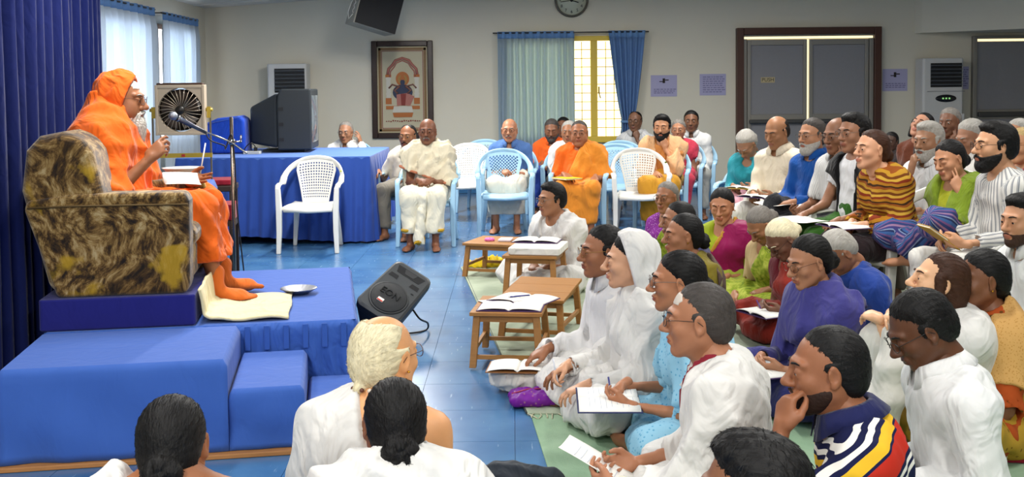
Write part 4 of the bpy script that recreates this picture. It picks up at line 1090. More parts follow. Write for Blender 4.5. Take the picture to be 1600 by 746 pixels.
# ---- brown framed double door
M_brown = mat('door_frame_wood', '#4a2b1e', .5, var=.15, vscale=8, bump=.1, stretch=(6, 6, .6)); M_alu = mat('door_aluminium', '#8c8880', .4, .3); M_panel = mat('door_panel', '#858487', .55, var=.05, vscale=30)
door = struct(empty('door_1', (0, 0, 0)))
for x0, x1, z0, z1 in ((3.25, 3.35, 0, 2.35), (5.23, 5.33, 0, 2.35), (3.352, 5.228, 2.25, 2.35)):
    mb = MB(); mb.bbox((x0, YW-.12, z0), (x1, YW, z1)); mb.build('casing', M_brown, door, bevel=.008)
for x0, x1, z0, z1 in ((3.352, 3.40, 0, 2.19), (5.17, 5.228, 0, 2.19), (3.352, 5.228, 2.225, 2.249)):
    mb = MB(); mb.bbox((x0, YW-.07, z0), (x1, YW-.001, z1)); mb.build('inner_frame', M_alu, door, bevel=.004)
mb = MB(); mb.bbox((3.352, YW-.03, 2.192), (5.228, YW-.02, 2.224)); mb.build('lit_gap_strip', mat('daylight_strip', (1, .86, .52), .5, emit=.9), door)  # glowing strip stands in for daylight through the gap above the leaves
for x0, x1 in ((3.41, 4.27), (4.305, 5.16)):
    lf = empty('leaf', (0, 0, 0), parent=door)
    for a, b, c, d in ((x0, x0+.05, 0, 2.18), (x1-.05, x1, 0, 2.18)):
        mb = MB(); mb.bbox((a, YW-.06, c), (b, YW-.005, d)); mb.build('stile', M_alu, lf, bevel=.004)
    for c, d in ((2.10, 2.18), (1.02, 1.10), (.0, .12)):
        mb = MB(); mb.bbox((x0+.051, YW-.06, c), (x1-.051, YW-.005, d)); mb.build('rail', M_alu, lf, bevel=.004)
    for c, d in ((1.10, 2.10), (.12, 1.02)):
        mb = MB(); mb.bbox((x0+.052, YW-.035, c+.001), (x1-.052, YW-.012, d-.001)); mb.build('panel', M_panel, lf)
    mb = MB(); mb.box(((x0+x1)/2, YW-.10, 1.00), (x1-x0-.04, .05, .055)); mb.build('push_bar', mat('push_bar_metal', '#4d4c4a', .45, .4), lf, bevel=.012)
mb = MB(); mb.bbox((4.271, YW-.02, 0), (4.304, YW-.012, 2.18)); mb.build('door_gap', MATS['daylight_strip'], door)
def upright(p, face=-1):  # text standing on a wall that faces the camera
    return Matrix.Translation(p) @ Matrix.Rotation(math.pi/2, 4, 'X')
mb = MB(); mb.box((3.71, YW-.038, 1.60), (.20, .004, .08)); sg = mb.build('push_sign', mat('sign_paper', '#b9a882', .7)); tag(sg, 'small PUSH notice on the left door leaf', 'sign')
text_obj('lettering', 'PUSH', .075, mat('black_print', '#131110', .6), sg, upright((3.71, YW-.0405, 1.60)))
# second door on the far right
d2 = struct(empty('door_2', (0, 0, 0)))
for x0, x1, z0, z1 in ((6.66, 6.72, 0, 2.20), (8.32, 8.38, 0, 2.20), (6.721, 8.319, 2.16, 2.20)):
    mb = MB(); mb.bbox((x0, YW-.08, z0), (x1, YW, z1)); mb.build('casing', M_alu, d2, bevel=.006)
mb = MB(); mb.bbox((6.722, YW-.03, 2.125), (8.318, YW-.02, 2.158)); mb.build('lit_gap_strip', MATS['daylight_strip'], d2)  # glowing strip again, daylight showing through the gap over this door
for a, b in ((6.73, 7.50), (7.52, 8.31)):
    lf = empty('leaf', (0, 0, 0), parent=d2)
    for z0, z1 in ((1.14, 2.12), (.0, 1.0)):
        mb = MB(); mb.bbox((a, YW-.045, z0), (b, YW-.01, z1)); mb.build('panel', M_panel, lf, bevel=.004)
    mb = MB(); mb.bbox((a, YW-.055, 1.001), (b, YW-.012, 1.139)); mb.build('rail', M_alu, lf)
    mb = MB(); mb.box(((a+b)/2, YW-.09, 1.07), (b-a-.01, .05, .07)); mb.build('push_bar', MATS['push_bar_metal'], lf, bevel=.012)
# ---- notices
M_paper2 = mat('lavender_paper', '#a9a6c6', .8); M_ink = mat('faint_ink', '#6f6c90', .8); M_ink2 = mat('dark_ink', '#2a2320', .8)
def notice(label, c, w_, h_, pic, seed):
    r = empty('wall_notice', (c[0], YW-.004, c[1])); tag(r, label, 'notice'); rs = random.Random(seed)
    mb = MB(); mb.box((0, 0, 0), (w_, .004, h_)); mb.build('sheet', M_paper2, r)
    mb = MB()
    if pic:
        mb.box((0, -.004, h_*.24), (.035, .003, h_*.22)); mb.box((-.04, -.004, h_*.20), (.05, .003, h_*.04)); mb.box((.045, -.004, h_*.27), (.05, .003, h_*.05)); mb.build('printed_picture', M_ink2, r); mb = MB()
    rows = 3 if pic else 8
    for i in range(rows):
        z = (-h_*.16-i*h_*.085) if pic else h_*.36-i*h_*.10
        x = -w_*.38
        while x < w_*.36:
            l = rs.uniform(.02, .05); mb.box((x+l/2, -.0035, z), (l, .002, h_*.035)); x += l+.012
    mb.build('printed_lines', M_ink, r); return r
notice('lavender notice with a small picture, left of the brown door', (2.21, 1.53), .38, .31, True, 1)
notice('lavender notice full of lines, nearest the brown door', (2.92, 1.54), .38, .31, False, 2)
notice('lavender notice between the brown door and the right air conditioner', (5.56, 1.58), .36, .32, True, 3)
notice('lavender notice partly hidden right of the air conditioner', (6.50, 1.60), .26, .33, False, 4)
# ---- floor-standing air conditioners
M_ac = mat('air_conditioner_white', '#c9c8c4', .4); M_dark = mat('dark_slot', '#0d0e10', .5)
def aircon(label, x, w_, h_, side, dd=.32):
    r = empty('air_conditioner', (x, YW-.04-dd/2, 0)); tag(r, label, 'air conditioner')
    mb = MB(); mb.rbox((0, 0, h_/2), (w_, dd, h_), .035); mb.build('cabinet', M_ac, r)
    gx = side*.04
    mb = MB(); mb.box((gx, -dd/2-.002, h_-.24), (w_*.76, .012, .34)); g = mb.build('grille_recess', M_dark, r)
    for i in range(6):
        mb = MB(); mb.box((gx, -dd/2-.012, h_-.105-.054*i), (w_*.76, .022, .012), rotx(R_(-25))); mb.build('louvre', mat('louvre_grey', '#55585c', .5), g)
    mb = MB(); mb.box((gx, -dd/2-.003, h_-.47), (w_*.92, .008, .008)); mb.build('seam', mat('seam_grey', '#85858a', .5), r)
    mb = MB(); mb.lathe([(.15, 0), (.145, .008), (.12, .012)], c=(gx, -dd/2, h_-.57), n=24, M=rotx(R_(90)) @ Matrix.Diagonal((1, .36, 1))); dsp = mb.build('display', mat('display_black', '#15161a', .25), r)
    mb = MB()
    for i in range(3): mb.box((gx-.045+.045*i, -dd/2-.0135, h_-.57), (.022, .003, .022))
    mb.build('indicator', mat('indicator_green', (.25, .6, .2), .4, emit=.6), dsp)
    mb = MB(); mb.box((gx, -dd/2-.002, h_*.32), (w_*.9, .01, h_*.52)); mb.build('front_panel', M_ac, r, bevel=.004)
    return r
aircon('white floor-standing air conditioner partly hidden behind the television', -3.18, .56, 1.90, 1)
aircon('white floor-standing air conditioner right of the brown double door', 6.12, .58, 1.88, 1)
# ---- clock
ck = empty('wall_clock', (.88, YW-.001, 2.775)); tag(ck, 'round wall clock with a pale dial high on the back wall', 'clock')
mb = MB(); mb.lathe([(.235, 0), (.245, .03), (.235, .05), (.215, .05), (.212, .03)], n=40, M=rotx(R_(90))); mb.build('rim', mat('clock_rim', '#5d5a52', .3, .5), ck)
mb = MB(); mb.lathe([(.213, .028), (.212, .032)], n=40, M=rotx(R_(90))); dial = mb.build('dial', mat('clock_dial', '#c9cbb4', .5), ck)
for hnum in range(1, 13):
    a = R_(90-30*hnum); text_obj('numeral', str(hnum), .062, MATS['black_print'], dial, upright((.165*math.cos(a), -.034, .165*math.sin(a))))
for nm, a, l, r_ in (('hour_hand', -17, .105, .007), ('minute_hand', 188, .160, .005)):
    mb = MB(); mb.tube([(-.02*math.cos(R_(a)), -.036, -.02*math.sin(R_(a))), (l*math.cos(R_(a)), -.036, l*math.sin(R_(a)))], r_, 6); mb.build(nm, MATS['black_print'], ck)
mb = MB(); mb.lathe([(.022, .032), (.018, .042)], n=16, M=rotx(R_(90))); mb.build('hub', MATS['black_print'], ck)
# ---- framed devotional picture
pf = empty('framed_picture', (-1.575, YW-.001, 1.515)); tag(pf, 'dark wood framed devotional picture on cream ground', 'picture'); PW, PH = .89, 1.41
M_fr = mat('picture_frame_wood', '#2a1712', .35, var=.3, vscale=30, bump=.3, bscale=40); M_gold = mat('picture_gold_band', '#7a5a30', .5, var=.3, vscale=60)
for x, z, a, b in ((-PW/2+.04, 0, .08, PH), (PW/2-.04, 0, .08, PH), (0, PH/2-.04, PW-.162, .08), (0, -PH/2+.04, PW-.162, .08)):
    mb = MB(); mb.box((x, -.03, z), (a, .06, b)); mb.build('moulding', M_fr, pf, bevel=.012)
mb = MB(); mb.box((0, -.010, 0), (PW-.16, .012, PH-.16)); can = mb.build('picture_ground', mat('picture_cream', '#b9b196', .7, var=.05), pf)
def pic_frame(i, w_, m, name):
    mb = MB(); a, b = PW-.16-2*i, PH-.16-2*i
    for x, z, c, d in ((-a/2+w_/2, 0, w_, b), (a/2-w_/2, 0, w_, b), (0, b/2-w_/2, a, w_), (0, -b/2+w_/2, a, w_)): mb.box((x, -.018, z), (c, .004, d))
    mb.build(name, m, can)
pic_frame(.004, .012, mat('picture_pale_line', '#b8ad8c', .6), 'pale_border'); pic_frame(.02, .035, M_gold, 'gold_border'); pic_frame(.062, .009, mat('picture_red', '#7d2a22', .6), 'red_border')
def pix(poly_or, name, m, y=-.019, dep=.003):
    mb = MB(); mb.prism(poly_or, 0, dep, M=rotx(R_(90)), c=(0, y, 0)); mb.build(name, m, can)
PIC = dict(red=MATS['picture_red'], org=mat('picture_orange', '#a9622c', .6), pink=mat('picture_pink', '#a5675c', .6), blue=mat('picture_blue', '#27304a', .6), wht=mat('picture_white', '#c3bfb2', .6), gold=mat('picture_ochre', '#9c7a3c', .6), skinc=mat('picture_flesh', '#7a5348', .6))
mb = MB()
for pts in ([(-.215, -.02, .22), (-.20, -.02, .30), (-.14, -.02, .36), (-.10, -.02, .42), (0, -.02, .455), (.10, -.02, .42), (.14, -.02, .36), (.20, -.02, .30), (.215, -.02, .22)],):
    mb.tube(pts, .020, 6); mb.tube([(p[0]*.86, -.021, p[2]-.035) for p in pts], .009, 6)
mb.build('painted_arch', PIC['pink'], can)
for s_ in (-1, 1):
    mb = MB(); mb.box((s_*.205, -.02, .03), (.060, .004, .30)); mb.box((s_*.205, -.021, -.06), (.075, .004, .02)); mb.box((s_*.205, -.021, .16), (.075, .004, .02)); mb.build('painted_pillar', PIC['wht'], can)
    mb = MB(); mb.box((s_*.205, -.02, -.165), (.085, .004, .09)); mb.box((s_*.205, -.02, .20), (.085, .004, .04)); mb.box((s_*.15, -.02, -.26), (.19, .004, .05)); mb.build('painted_base', PIC['org'], can)
ngon = lambda cx, cz, a, b, n=20, t=0: [(cx+a*math.cos(2*math.pi*i/n+t), cz+b*math.sin(2*math.pi*i/n+t)) for i in range(n)]
pix(ngon(0, .155, .098, .105), 'painted_halo', PIC['org'])
pix(ngon(0, .145, .066, .070), 'painted_halo_centre', PIC['gold'], -.0205)
pix(ngon(0, -.04, .145, .115), 'painted_garment', PIC['blue'], -.0200)
pix([(-.085, -.23), (.11, -.23), (.17, -.10), (.07, -.05), (-.09, -.07)], 'painted_skirt', PIC['pink'], -.0215)
pix([(-.02, -.23), (.035, -.23), (.05, -.06), (-.03, -.06)], 'painted_sash', PIC['red'], -.023)
pix(ngon(0, .105, .034, .044), 'painted_head', PIC['blue'], -.0225)
pix([(-.045, .14), (.045, .14), (.022, .20), (0, .245), (-.022, .20)], 'painted_crown', PIC['org'], -.0235)
for s_ in (-1, 1):
    mb = MB(); mb.tube([(s_*.04, -.023, .05), (s_*.12, -.023, -.01), (s_*.07, -.023, -.055)], .017, 6); mb.tube([(s_*.04, -.023, .04), (s_*.15, -.023, .075), (s_*.20, -.023, .02)], .012, 6); mb.build('painted_arm', PIC['skinc'], can)
pix([(-.15, -.33), (.15, -.33), (.13, -.24), (-.13, -.24)], 'painted_dais', PIC['wht'], -.0215); pix([(-.13, -.40), (.13, -.40), (.15, -.335), (-.15, -.335)], 'painted_step', PIC['org'], -.0215)
mb = MB(); rs = random.Random(4)
for i in range(16): mb.box((-.24+.032*i, -.02, -.455+rs.uniform(-.008, .008)), (.020, .003, .012+rs.uniform(0, .012)))
mb.build('painted_scroll', PIC['red'], can)
# ---- hanging loudspeaker
hs = empty('hanging_speaker', (-1.76, 14.3, 2.62)); tag(hs, 'black loudspeaker hung tilted from the ceiling above the framed picture', 'loudspeaker')
Mx = (rotz(R_(24)) @ roty(R_(16)))
mb = MB(); mb.box((0, 0, 0), (.57, .40, .66), Mx); mb.build('cabinet', mat('speaker_side_grey', '#8f8c80', .6), hs, bevel=.01)
mb = MB(); mb.box(Mx @ Vector((.008, -.205, 0)), (.555, .02, .645), Mx); mb.build('front_grille', mat('speaker_black', '#08090d', .7, bump=.3, bscale=300), hs)
mb = MB(); mb.tube([Mx @ Vector((-.29, .02, .1)), Mx @ Vector((-.325, -.02, -.05)), Mx @ Vector((-.35, -.06, -.2)), Mx @ Vector((-.33, -.1, -.29)), Mx @ Vector((-.30, -.13, -.22))], .006, 6)
mb.tube([Mx @ Vector((-.30+.008*math.cos(i*1.6), -.10+.012*math.sin(i*1.6), -.2+i*.018)) for i in range(20)], .006, 5); mb.build('cable', mat('white_cable', '#c9c8c0', .5), hs)
mb = MB(); mb.tube([Mx @ Vector((0, .1, .32)), (0.02, .12, ceil_z(-1.66)-2.62+.0)], .02, 8); mb.build('bracket', MATS['rod_metal'], hs)
# ------------------------------------------------------------------ stage, in its own frame (turned about 9.5 degrees to the room)
SO = Vector((-.75, 5.19, 0)); SA = R_(9.5)
def S(x, y, z=0): return SO + rotz(SA) @ Vector((x, y, z))
M_blue = cloth('stage_blue_cloth', '#375ba8', .75, var=.05, fold=.10)
def wavy_box(name, x0, x1, y0, y1, z0, z1, m, amp=.012, r=.03, seed=0, parent=None, gathers=0, side=1.0, m2=None):
    """cloth-covered block: soft top edges and slack, wrinkled sides"""
    rs = np.random.RandomState(seed); n = 56
    per = []; cx, cy = (x0+x1)/2, (y0+y1)/2; L1, L2 = x1-x0, y1-y0
    st_ = .010 if gathers else .03; nx, ny = max(8, int(L1/st_)), max(8, int(L2/st_))
    def edge(a, b, k): return [(a[0]+(b[0]-a[0])*i/k, a[1]+(b[1]-a[1])*i/k) for i in range(k)]
    per = edge((x0, y0), (x1, y0), nx)+edge((x1, y0), (x1, y1), ny)+edge((x1, y1), (x0, y1), nx)+edge((x0, y1), (x0, y0), ny)
    m_ = len(per); rows = 12; vs = []
    ph = rs.uniform(0, 6.28, 12)
    for j in range(rows+1):
        t = j/rows; z = z0+(z1-z0)*t
        for i, (x, y) in enumerate(per):
            ox = (x-cx)/(L1/2); oy = (y-cy)/(L2/2); s_ = i/m_*2*math.pi*((L1+L2)*.9)
            slack = amp*(1-t)**.7*(math.sin(s_*6+3*t+ph[0])*.5+math.sin(s_*11-4*t+ph[1])*.35+math.sin((s_*3+t*7)+ph[2])*.6)
            if gathers: slack += gathers*(math.sin(s_*30+5*math.sin(s_*3)+4*t))*(min(1, (.74-t)/.12) if t < .74 else .05)
            slack += amp*.5*(1-t)
            nx_ = (1 if ox > .999 else -1 if ox < -.999 else 0); ny_ = (1 if oy > .999 else -1 if oy < -.999 else 0)
            ins = r*max(0, (t-(1-r*1.2/(z1-z0)))/(r*1.2/(z1-z0)))**2*.6 if t > 1-r*1.2/(z1-z0) else 0
            vs.append((x+nx_*(slack*side-ins), y+ny_*(slack-ins), z))
    fs = [(j*m_+i, j*m_+(i+1) % m_, (j+1)*m_+(i+1) % m_, (j+1)*m_+i) for j in range(rows) for i in range(m_)]
    fs.append(tuple(rows*m_+i for i in range(m_))); fs.append(tuple(reversed(range(m_))))
    mb = MB(); mb.add(vs, fs, False); o = mb.build(name, [m, m2] if m2 else m, parent)
    if m2: o.data.polygons.foreach_set('material_index', [1 if len(p.vertices) == 4 else 0 for p in o.data.polygons])
    me = o.data; me.polygons.foreach_set('use_smooth', [len(p.vertices) == 4 for p in me.polygons]); return o
def stage_thing(o, label, cat, group=None): o.location = SO; o.rotation_euler = (0, 0, SA); return tag(o, label, cat, group)
pf_ = stage_thing(empty('stage_platform'), 'large blue cloth covered stage platform carrying the armchair', 'platform')
wavy_box('cloth_cover', -1.445, 0, 0, 1.62, .0, .40, M_blue, .008, seed=1, parent=pf_, gathers=.010, m2=cloth('stage_gathered_cloth', '#375ba8', .75, var=.05, fold=.75))
for i in range(6):   # stitched pleat loops along the front valance
    mb = MB(); mb.rbox((-.07-.09*i*1.0, -.012, .335), (.026, .006, .115), .003); mb.build('pleat', M_blue, pf_)
st = stage_thing(wavy_box('stage_step', -1.445, -.552, -.70, -.02, .022, .405, M_blue, .014, seed=2, side=0), 'highest and longest blue covered step in front of the platform', 'step', 'blue covered steps')
st = stage_thing(wavy_box('stage_step', -.550, -.242, -.685, -.022, .022, .275, M_blue, .014, seed=3, side=0), 'middle blue covered step', 'step', 'blue covered steps')
st = stage_thing(wavy_box('stage_step', -.240, .02, -.67, -.022, .022, .145, M_blue, .012, seed=5, side=0), 'lowest blue covered step beside the bare shouldered man', 'step', 'blue covered steps')
mb = MB(); mb.bbox((-1.45, -.73, .001), (.03, -.0, .02)); stage_thing(mb.build('step_board', mat('step_plywood', '#a5713f', .6, var=.15, vscale=12), bevel=.003), 'thin plywood board under the blue steps', 'board')
# plinth and armchair
mb = MB(); mb.rbox((-1.11, .50, .4755), (.70, .95, .147), .02); stage_thing(mb.build('chair_plinth', cloth('plinth_indigo', '#20226e', .9, fold=.15)), 'dark indigo block raising the armchair on the stage', 'plinth')
def sofa_mat():
    m = bpy.data.materials.new('sofa_velour'); nt, N, L, b = nodes_of(m); b.inputs['Roughness'].default_value = .85; b.inputs['Specular IOR Level'].default_value = .2; b.inputs['Sheen Weight'].default_value = .3
    tc = N.new('ShaderNodeTexCoord'); 
    w1 = N.new('ShaderNodeTexNoise'); w1.inputs['Scale'].default_value = 2.4; w1.inputs['Detail'].default_value = 2; L.new(tc.outputs['Object'], w1.inputs['Vector'])
    mad = N.new('ShaderNodeVectorMath'); mad.operation = 'MULTIPLY_ADD'; L.new(w1.outputs['Color'], mad.inputs[0]); mad.inputs[1].default_value = (.5, .5, .5); L.new(tc.outputs['Object'], mad.inputs[2])
    mp = N.new('ShaderNodeMapping'); mp.inputs['Scale'].default_value = (24, 13, 12); mp.inputs['Rotation'].default_value = (0, .8, 0); L.new(mad.outputs[0], mp.inputs[0])
    n = N.new('ShaderNodeTexNoise'); n.inputs['Scale'].default_value = 1.0; n.inputs['Detail'].default_value = 7; n.inputs['Roughness'].default_value = .7; L.new(mp.outputs[0], n.inputs['Vector'])
    cr = N.new('ShaderNodeValToRGB'); e = cr.color_ramp.elements
    for _ in range(3): e.new(.5)
    for i, (p, c) in enumerate(((.36, '#150d06'), (.44, '#38260f'), (.50, '#5f4620'), (.56, '#84693c'), (.66, '#a8946a'))): e[i].position = p; e[i].color = col4(hx(c))
    L.new(n.outputs['Fac'], cr.inputs[0])
    v = N.new('ShaderNodeTexNoise'); v.inputs['Scale'].default_value = 4.2; v.inputs['Detail'].default_value = 5; L.new(tc.outputs['Object'], v.inputs['Vector'])
    vr = N.new('ShaderNodeValToRGB'); vr.color_ramp.elements[0].position = .60; vr.color_ramp.elements[0].color = (0, 0, 0, 1); vr.color_ramp.elements[1].position = .66; vr.color_ramp.elements[1].color = (.75, .75, .75, 1); L.new(v.outputs['Fac'], vr.inputs[0])
    mx = N.new('ShaderNodeMix'); mx.data_type = 'RGBA'; L.new(vr.outputs[0], mx.inputs['Factor']); L.new(cr.outputs[0], mx.inputs['A']); mx.inputs['B'].default_value = col4(hx('#ad8a1e')); L.new(mx.outputs['Result'], b.inputs['Base Color'])
    bp = N.new('ShaderNodeBump'); bp.inputs['Strength'].default_value = .5; bp.inputs['Distance'].default_value = .004; L.new(n.outputs['Fac'], bp.inputs['Height']); L.new(bp.outputs[0], b.inputs['Normal'])
    return m
M_sofa = sofa_mat()
ac = stage_thing(empty('armchair'), 'armchair in brown and ochre patterned velour on the indigo block', 'armchair'); ZB = .5505
side_poly = [(-1.385, ZB), (-.80, ZB), (-.785, ZB+.05), (-.78, ZB+.44), (-.80, ZB+.48), (-1.30, ZB+.485), (-1.50, ZB+.46), (-1.52, ZB+.42)]
Mxz = rotx(R_(90))
for y0, y1 in ((.06, .23), (.80, .97)):
    mb = MB(); mb.prism(side_poly, -y1, -y0, M=Mxz); mb.build('arm', M_sofa, ac, bevel=.035, seg=4)
back_poly = [(-1.42, ZB+.02), (-1.20, ZB+.02), (-1.14, ZB+.34), (-1.215, ZB+.68), (-1.26, ZB+.75), (-1.35, ZB+.775), (-1.45, ZB+.755), (-1.51, ZB+.69), (-1.535, ZB+.50)]
mb = MB(); mb.prism(back_poly, -.93, -.075, M=Mxz); mb.build('backrest', M_sofa, ac, bevel=.05, seg=5)
mb = MB(); mb.bbox((-1.20, .232, ZB+.02), (-.80, .798, ZB+.20)); mb.build('base', M_sofa, ac, bevel=.03, seg=3)
mb = MB(); mb.bbox((-1.17, .235, ZB+.19), (-.775, .795, ZB+.30)); mb.build('seat_cushion', M_sofa, ac, bevel=.045, seg=4)
mb = MB(); mb.tube([(-1.50, .052, ZB+.425), (-1.3, .052, ZB+.43), (-.785, .052, ZB+.425)], .0045, 6); mb.build('piping', mat('sofa_piping', '#57431f', .8), ac)
# cream foot mat, hanging over the plinth's edge
mb = MB(); rs = random.Random(8)
prof = [(-.745, .56), (-.735, .50), (-.728, .44), (-.70, .412), (-.62, .409), (-.52, .410), (-.40, .408), (-.33, .407)]
def mt(u, v):
    k = v*(len(prof)-1); i = min(int(k), len(prof)-2); t = k-i; x = prof[i][0]*(1-t)+prof[i+1][0]*t; z = prof[i][1]*(1-t)+prof[i+1][1]*t
    y = .06+.62*u; return (x+.004*math.sin(u*9+v*3), y+.006*math.sin(v*7), z+.006+.005*abs(math.sin(u*14+v*9))+.004*math.sin(v*17))
mb.grid(mt, 36, 40); stage_thing(mb.build('foot_mat', cloth('cream_mat', '#d6cba2', .95, fold=.8), solid=.012), 'cream folded cloth mat under the speaker\'s foot', 'mat')
mb = MB(); mb.lathe([(.05, 0), (.085, .022), (.10, .030), (.098, .033), (.05, .006)], n=24); dd = mb.build('metal_dish', mat('dish_steel', '#8f9196', .3, .8), loc=S(-.30, .74, .402)); tag(dd, 'shallow steel dish on the stage beside the mat', 'dish')
# side table with blue cloth beyond the armchair, bowl on it
tb = wavy_box('side_table', -1.06, -.79, 1.12, 1.50, .402, .98, M_blue, .012, seed=8); stage_thing(tb, 'small side table draped in blue beyond the armchair', 'table')
bw = empty('bowl', S(-.93, 1.02, 1.036)); 
mb = MB(); mb.lathe([(.03, .0), (.075, .01), (.105, .045), (.112, .050), (.100, .048), (.07, .018)], n=28); mb.build('rim', mat('white_enamel', '#dcdcd6', .3), bw); tag(bw, 'white rimmed bowl on the far arm of the armchair', 'bowl')
mb = MB(); mb.lathe([(.0005, .012), (.068, .016), (.066, .018)], n=24); mb.build('contents', mat('bowl_green', '#9fb0a0', .5, var=.4, vscale=60), bw)
mb = MB(); mb.tube([S(-.83, .98, 1.05), S(-.80, 1.0, 1.22)], .004, 6); tag(mb.build('thin_rod', mat('white_rod', '#d9d9d2', .4)), 'thin white rod standing beside the bowl', 'rod')
# things behind the side table
sx = Vector((-2.03, 7.62, 0)); r = empty('footstool', (sx.x, sx.y, 0), SA); tag(r, 'dark wooden stool with a red cushion behind the stage', 'stool')
mb = MB(); mb.rbox((0, 0, .67), (.17, .30, .11), .02); mb.build('cushion', cloth('red_cushion', '#7d1426', .8), r)
mb = MB(); mb.bbox((-.085, -.15, .575), (.085, .15, .612)); mb.build('seat_board', mat('dark_wood', '#2a1a12', .5), r)
for a in (-1, 1):
    for b in (-1, 1):
        mb = MB(); mb.box((a*.065, b*.13, .287), (.04, .04, .574)); mb.build('leg', MATS['dark_wood'], r)
sx = Vector((-2.05, 7.32, 0)); mb = MB(); mb.rbox((0, 0, .34), (.05, .14, .68), .008); o = mb.build('yellow_board', mat('yellow_board', '#c2a63a', .5), loc=(sx.x, sx.y, 0), rot=(0, 0, SA)); tag(o, 'upright yellow board between the side table and the stool', 'board')
sx = Vector((-2.56, 9.35, 0)); r = empty('wooden_chair', (sx.x, sx.y, 0), SA); tag(r, 'dark brown wooden chair with a red seat pad behind the microphone stand', 'chair')
for a in (-1, 1):
    for b in (-1, 1):
        mb = MB(); mb.box((a*.15, b*.16, .33 if a > 0 else .39), (.04, .04, .66 if a > 0 else .78)); mb.build('leg', MATS['dark_wood'], r)
mb = MB(); mb.rbox((0, 0, .685), (.36, .38, .05), .02); mb.build('seat', MATS['dark_wood'], r)
mb = MB(); mb.rbox((0, 0, .735), (.32, .34, .05), .03); mb.build('seat_pad', MATS['red_cushion'], r)
mb = MB(); mb.box((-.15, 0, .80), (.03, .34, .08)); mb.build('back_rail', MATS['dark_wood'], r)
# box fan on a yellow stand
FX, FY = -2.64, 8.7; fan = empty('box_fan', (FX, FY, 0), R_(6)); tag(fan, 'beige box fan with dark blades on a yellow stand', 'fan')
fz = at(283, 172, FY).z; M_beige = mat('fan_beige', '#a99a86', .5); M_blk = mat('fan_black', '#17130f', .4)
mb = MB()
for x, z, a, b in ((-.181, 0, .022, .40), (.181, 0, .022, .40), (0, .187, .340, .026), (0, -.187, .340, .026)): mb.box((x, 0, fz+z), (a, .11, b))
for sx_ in (-1, 1):
    for sz_ in (-1, 1): mb.prism([(sx_*.172, sz_*.176), (sx_*.172, sz_*.02), (sx_*.152, sz_*.072), (sx_*.119, sz_*.119), (sx_*.072, sz_*.154), (sx_*.02, sz_*.176)], -.05, .05, M=Mxz, c=(0, 0, fz))
mb.build('case', M_beige, fan, bevel=.004)
mb = MB(); mb.box((0, 0, fz+.205), (.36, .105, .022)); mb.build('top_trim', mat('fan_brown', '#3a2418', .4), fan, bevel=.008)
mb = MB(); mb.lathe([(.166, -.04), (.166, .03)], c=(0, .02, fz), n=28, M=rotx(R_(90))); mb.build('duct', M_blk, fan)
for i in range(28):
    a = 2*math.pi*i/28; mb = MB(); mb.tube([(.030*math.cos(a), -.052, fz+.030*math.sin(a)), (.098*math.cos(a+.14), -.058, fz+.098*math.sin(a+.14)), (.168*math.cos(a+.22), -.052, fz+.168*math.sin(a+.22))], .0022, 4); mb.build('guard_wire', mat('fan_wire', '#b9ab98', .35, .5), fan)
for i in range(5):
    a = 2*math.pi*i/5; mb = MB(); mb.add([(math.cos(a+q)*r_, -.028+.020*math.sin(q*2), fz+math.sin(a+q)*r_) for q, r_ in ((-.1, .03), (.5, .04), (.75, .152), (.35, .158), (-.12, .152))], [(0, 1, 2, 3, 4)]); mb.build('blade', mat('fan_blade', '#3b2f26', .3), fan, solid=.004)
mb = MB(); mb.lathe([(.036, .05), (.034, .064), (.012, .070)], c=(0, 0, fz), n=20, M=rotx(R_(90))); mb.build('hub', M_blk, fan)
M_ys = mat('fan_stand_yellow', '#a88f33', .4, .3)
for sx_ in (-1, 1):
    mb = MB(); mb.box((sx_*.215, 0, fz-.02-fz*.0), (.030, .03, .09)); mb.tube([(sx_*.19, 0, fz-.0), (sx_*.245, 0, fz)], .014, 8); mb.build('pivot_knob', M_ys, fan)
    mb = MB(); mb.box((sx_*.225, .0, (fz-.03)/2), (.012, .022, fz-.03)); mb.build('post', mat('stand_steel', '#77705e', .35, .8), fan)
    mb = MB(); mb.box((sx_*.225, 0, .015), (.05, .40, .03)); mb.build('foot', M_ys, fan)
bz = at(283, 243, FY).z; mb = MB(); mb.box((0, -.005, bz), (.47, .022, .035)); cb = mb.build('cross_bar', M_ys, fan)
mb = MB(); mb.box((.01, -.018, bz), (.028, .004, .02)); mb.build('red_label', mat('label_red', '#a02018', .5), cb)
# microphone and stand behind the stage
msx, msy = at(364, 300, 7.05).x, 7.05; ms = empty('microphone_stand', (msx, msy, 0)); tag(ms, 'chrome microphone stand with a boom arm beside the stage', 'microphone stand')
M_chr = mat('chrome', '#b5b3b0', .22, 1.0)
zt = at(362, 183, 7.05).z; zc = at(364, 222, 7.05).z
mb = MB(); mb.tube([(0, 0, .03), (0, 0, zt)], .0115, 12); mb.build('pole', mat('stand_brass_chrome', '#8f7d6c', .25, 1.0), ms)
mb = MB(); mb.lathe([(.14, 0), (.14, .015), (.10, .03), (.02, .035)], n=28); mb.build('base', mat('stand_base', '#1a1a1c', .5), ms)
mb = MB(); mb.lathe([(.020, -.018), (.022, 0), (.020, .018)], c=(0, 0, zc), n=14); mb.tube([(0, -.02, zc), (.07, -.02, zc+.005)], .006, 6); mb.tube([(.062, -.02, zc-.005), (.066, -.02, zc+.045)], .006, 6); mb.build('clamp', M_chr, ms)
bA = at(386, 240, 6.97)-ms.location; bB = at(320, 206, 6.75)-ms.location
mb = MB(); mb.tube([bA, Vector((0, -.02, zc)), bB], .0065, 8); mb.build('boom', M_chr, ms)
mc = empty('microphone', (0, 0, 0)); tag(mc, 'handheld microphone with silver ball grille clipped to the boom', 'microphone')
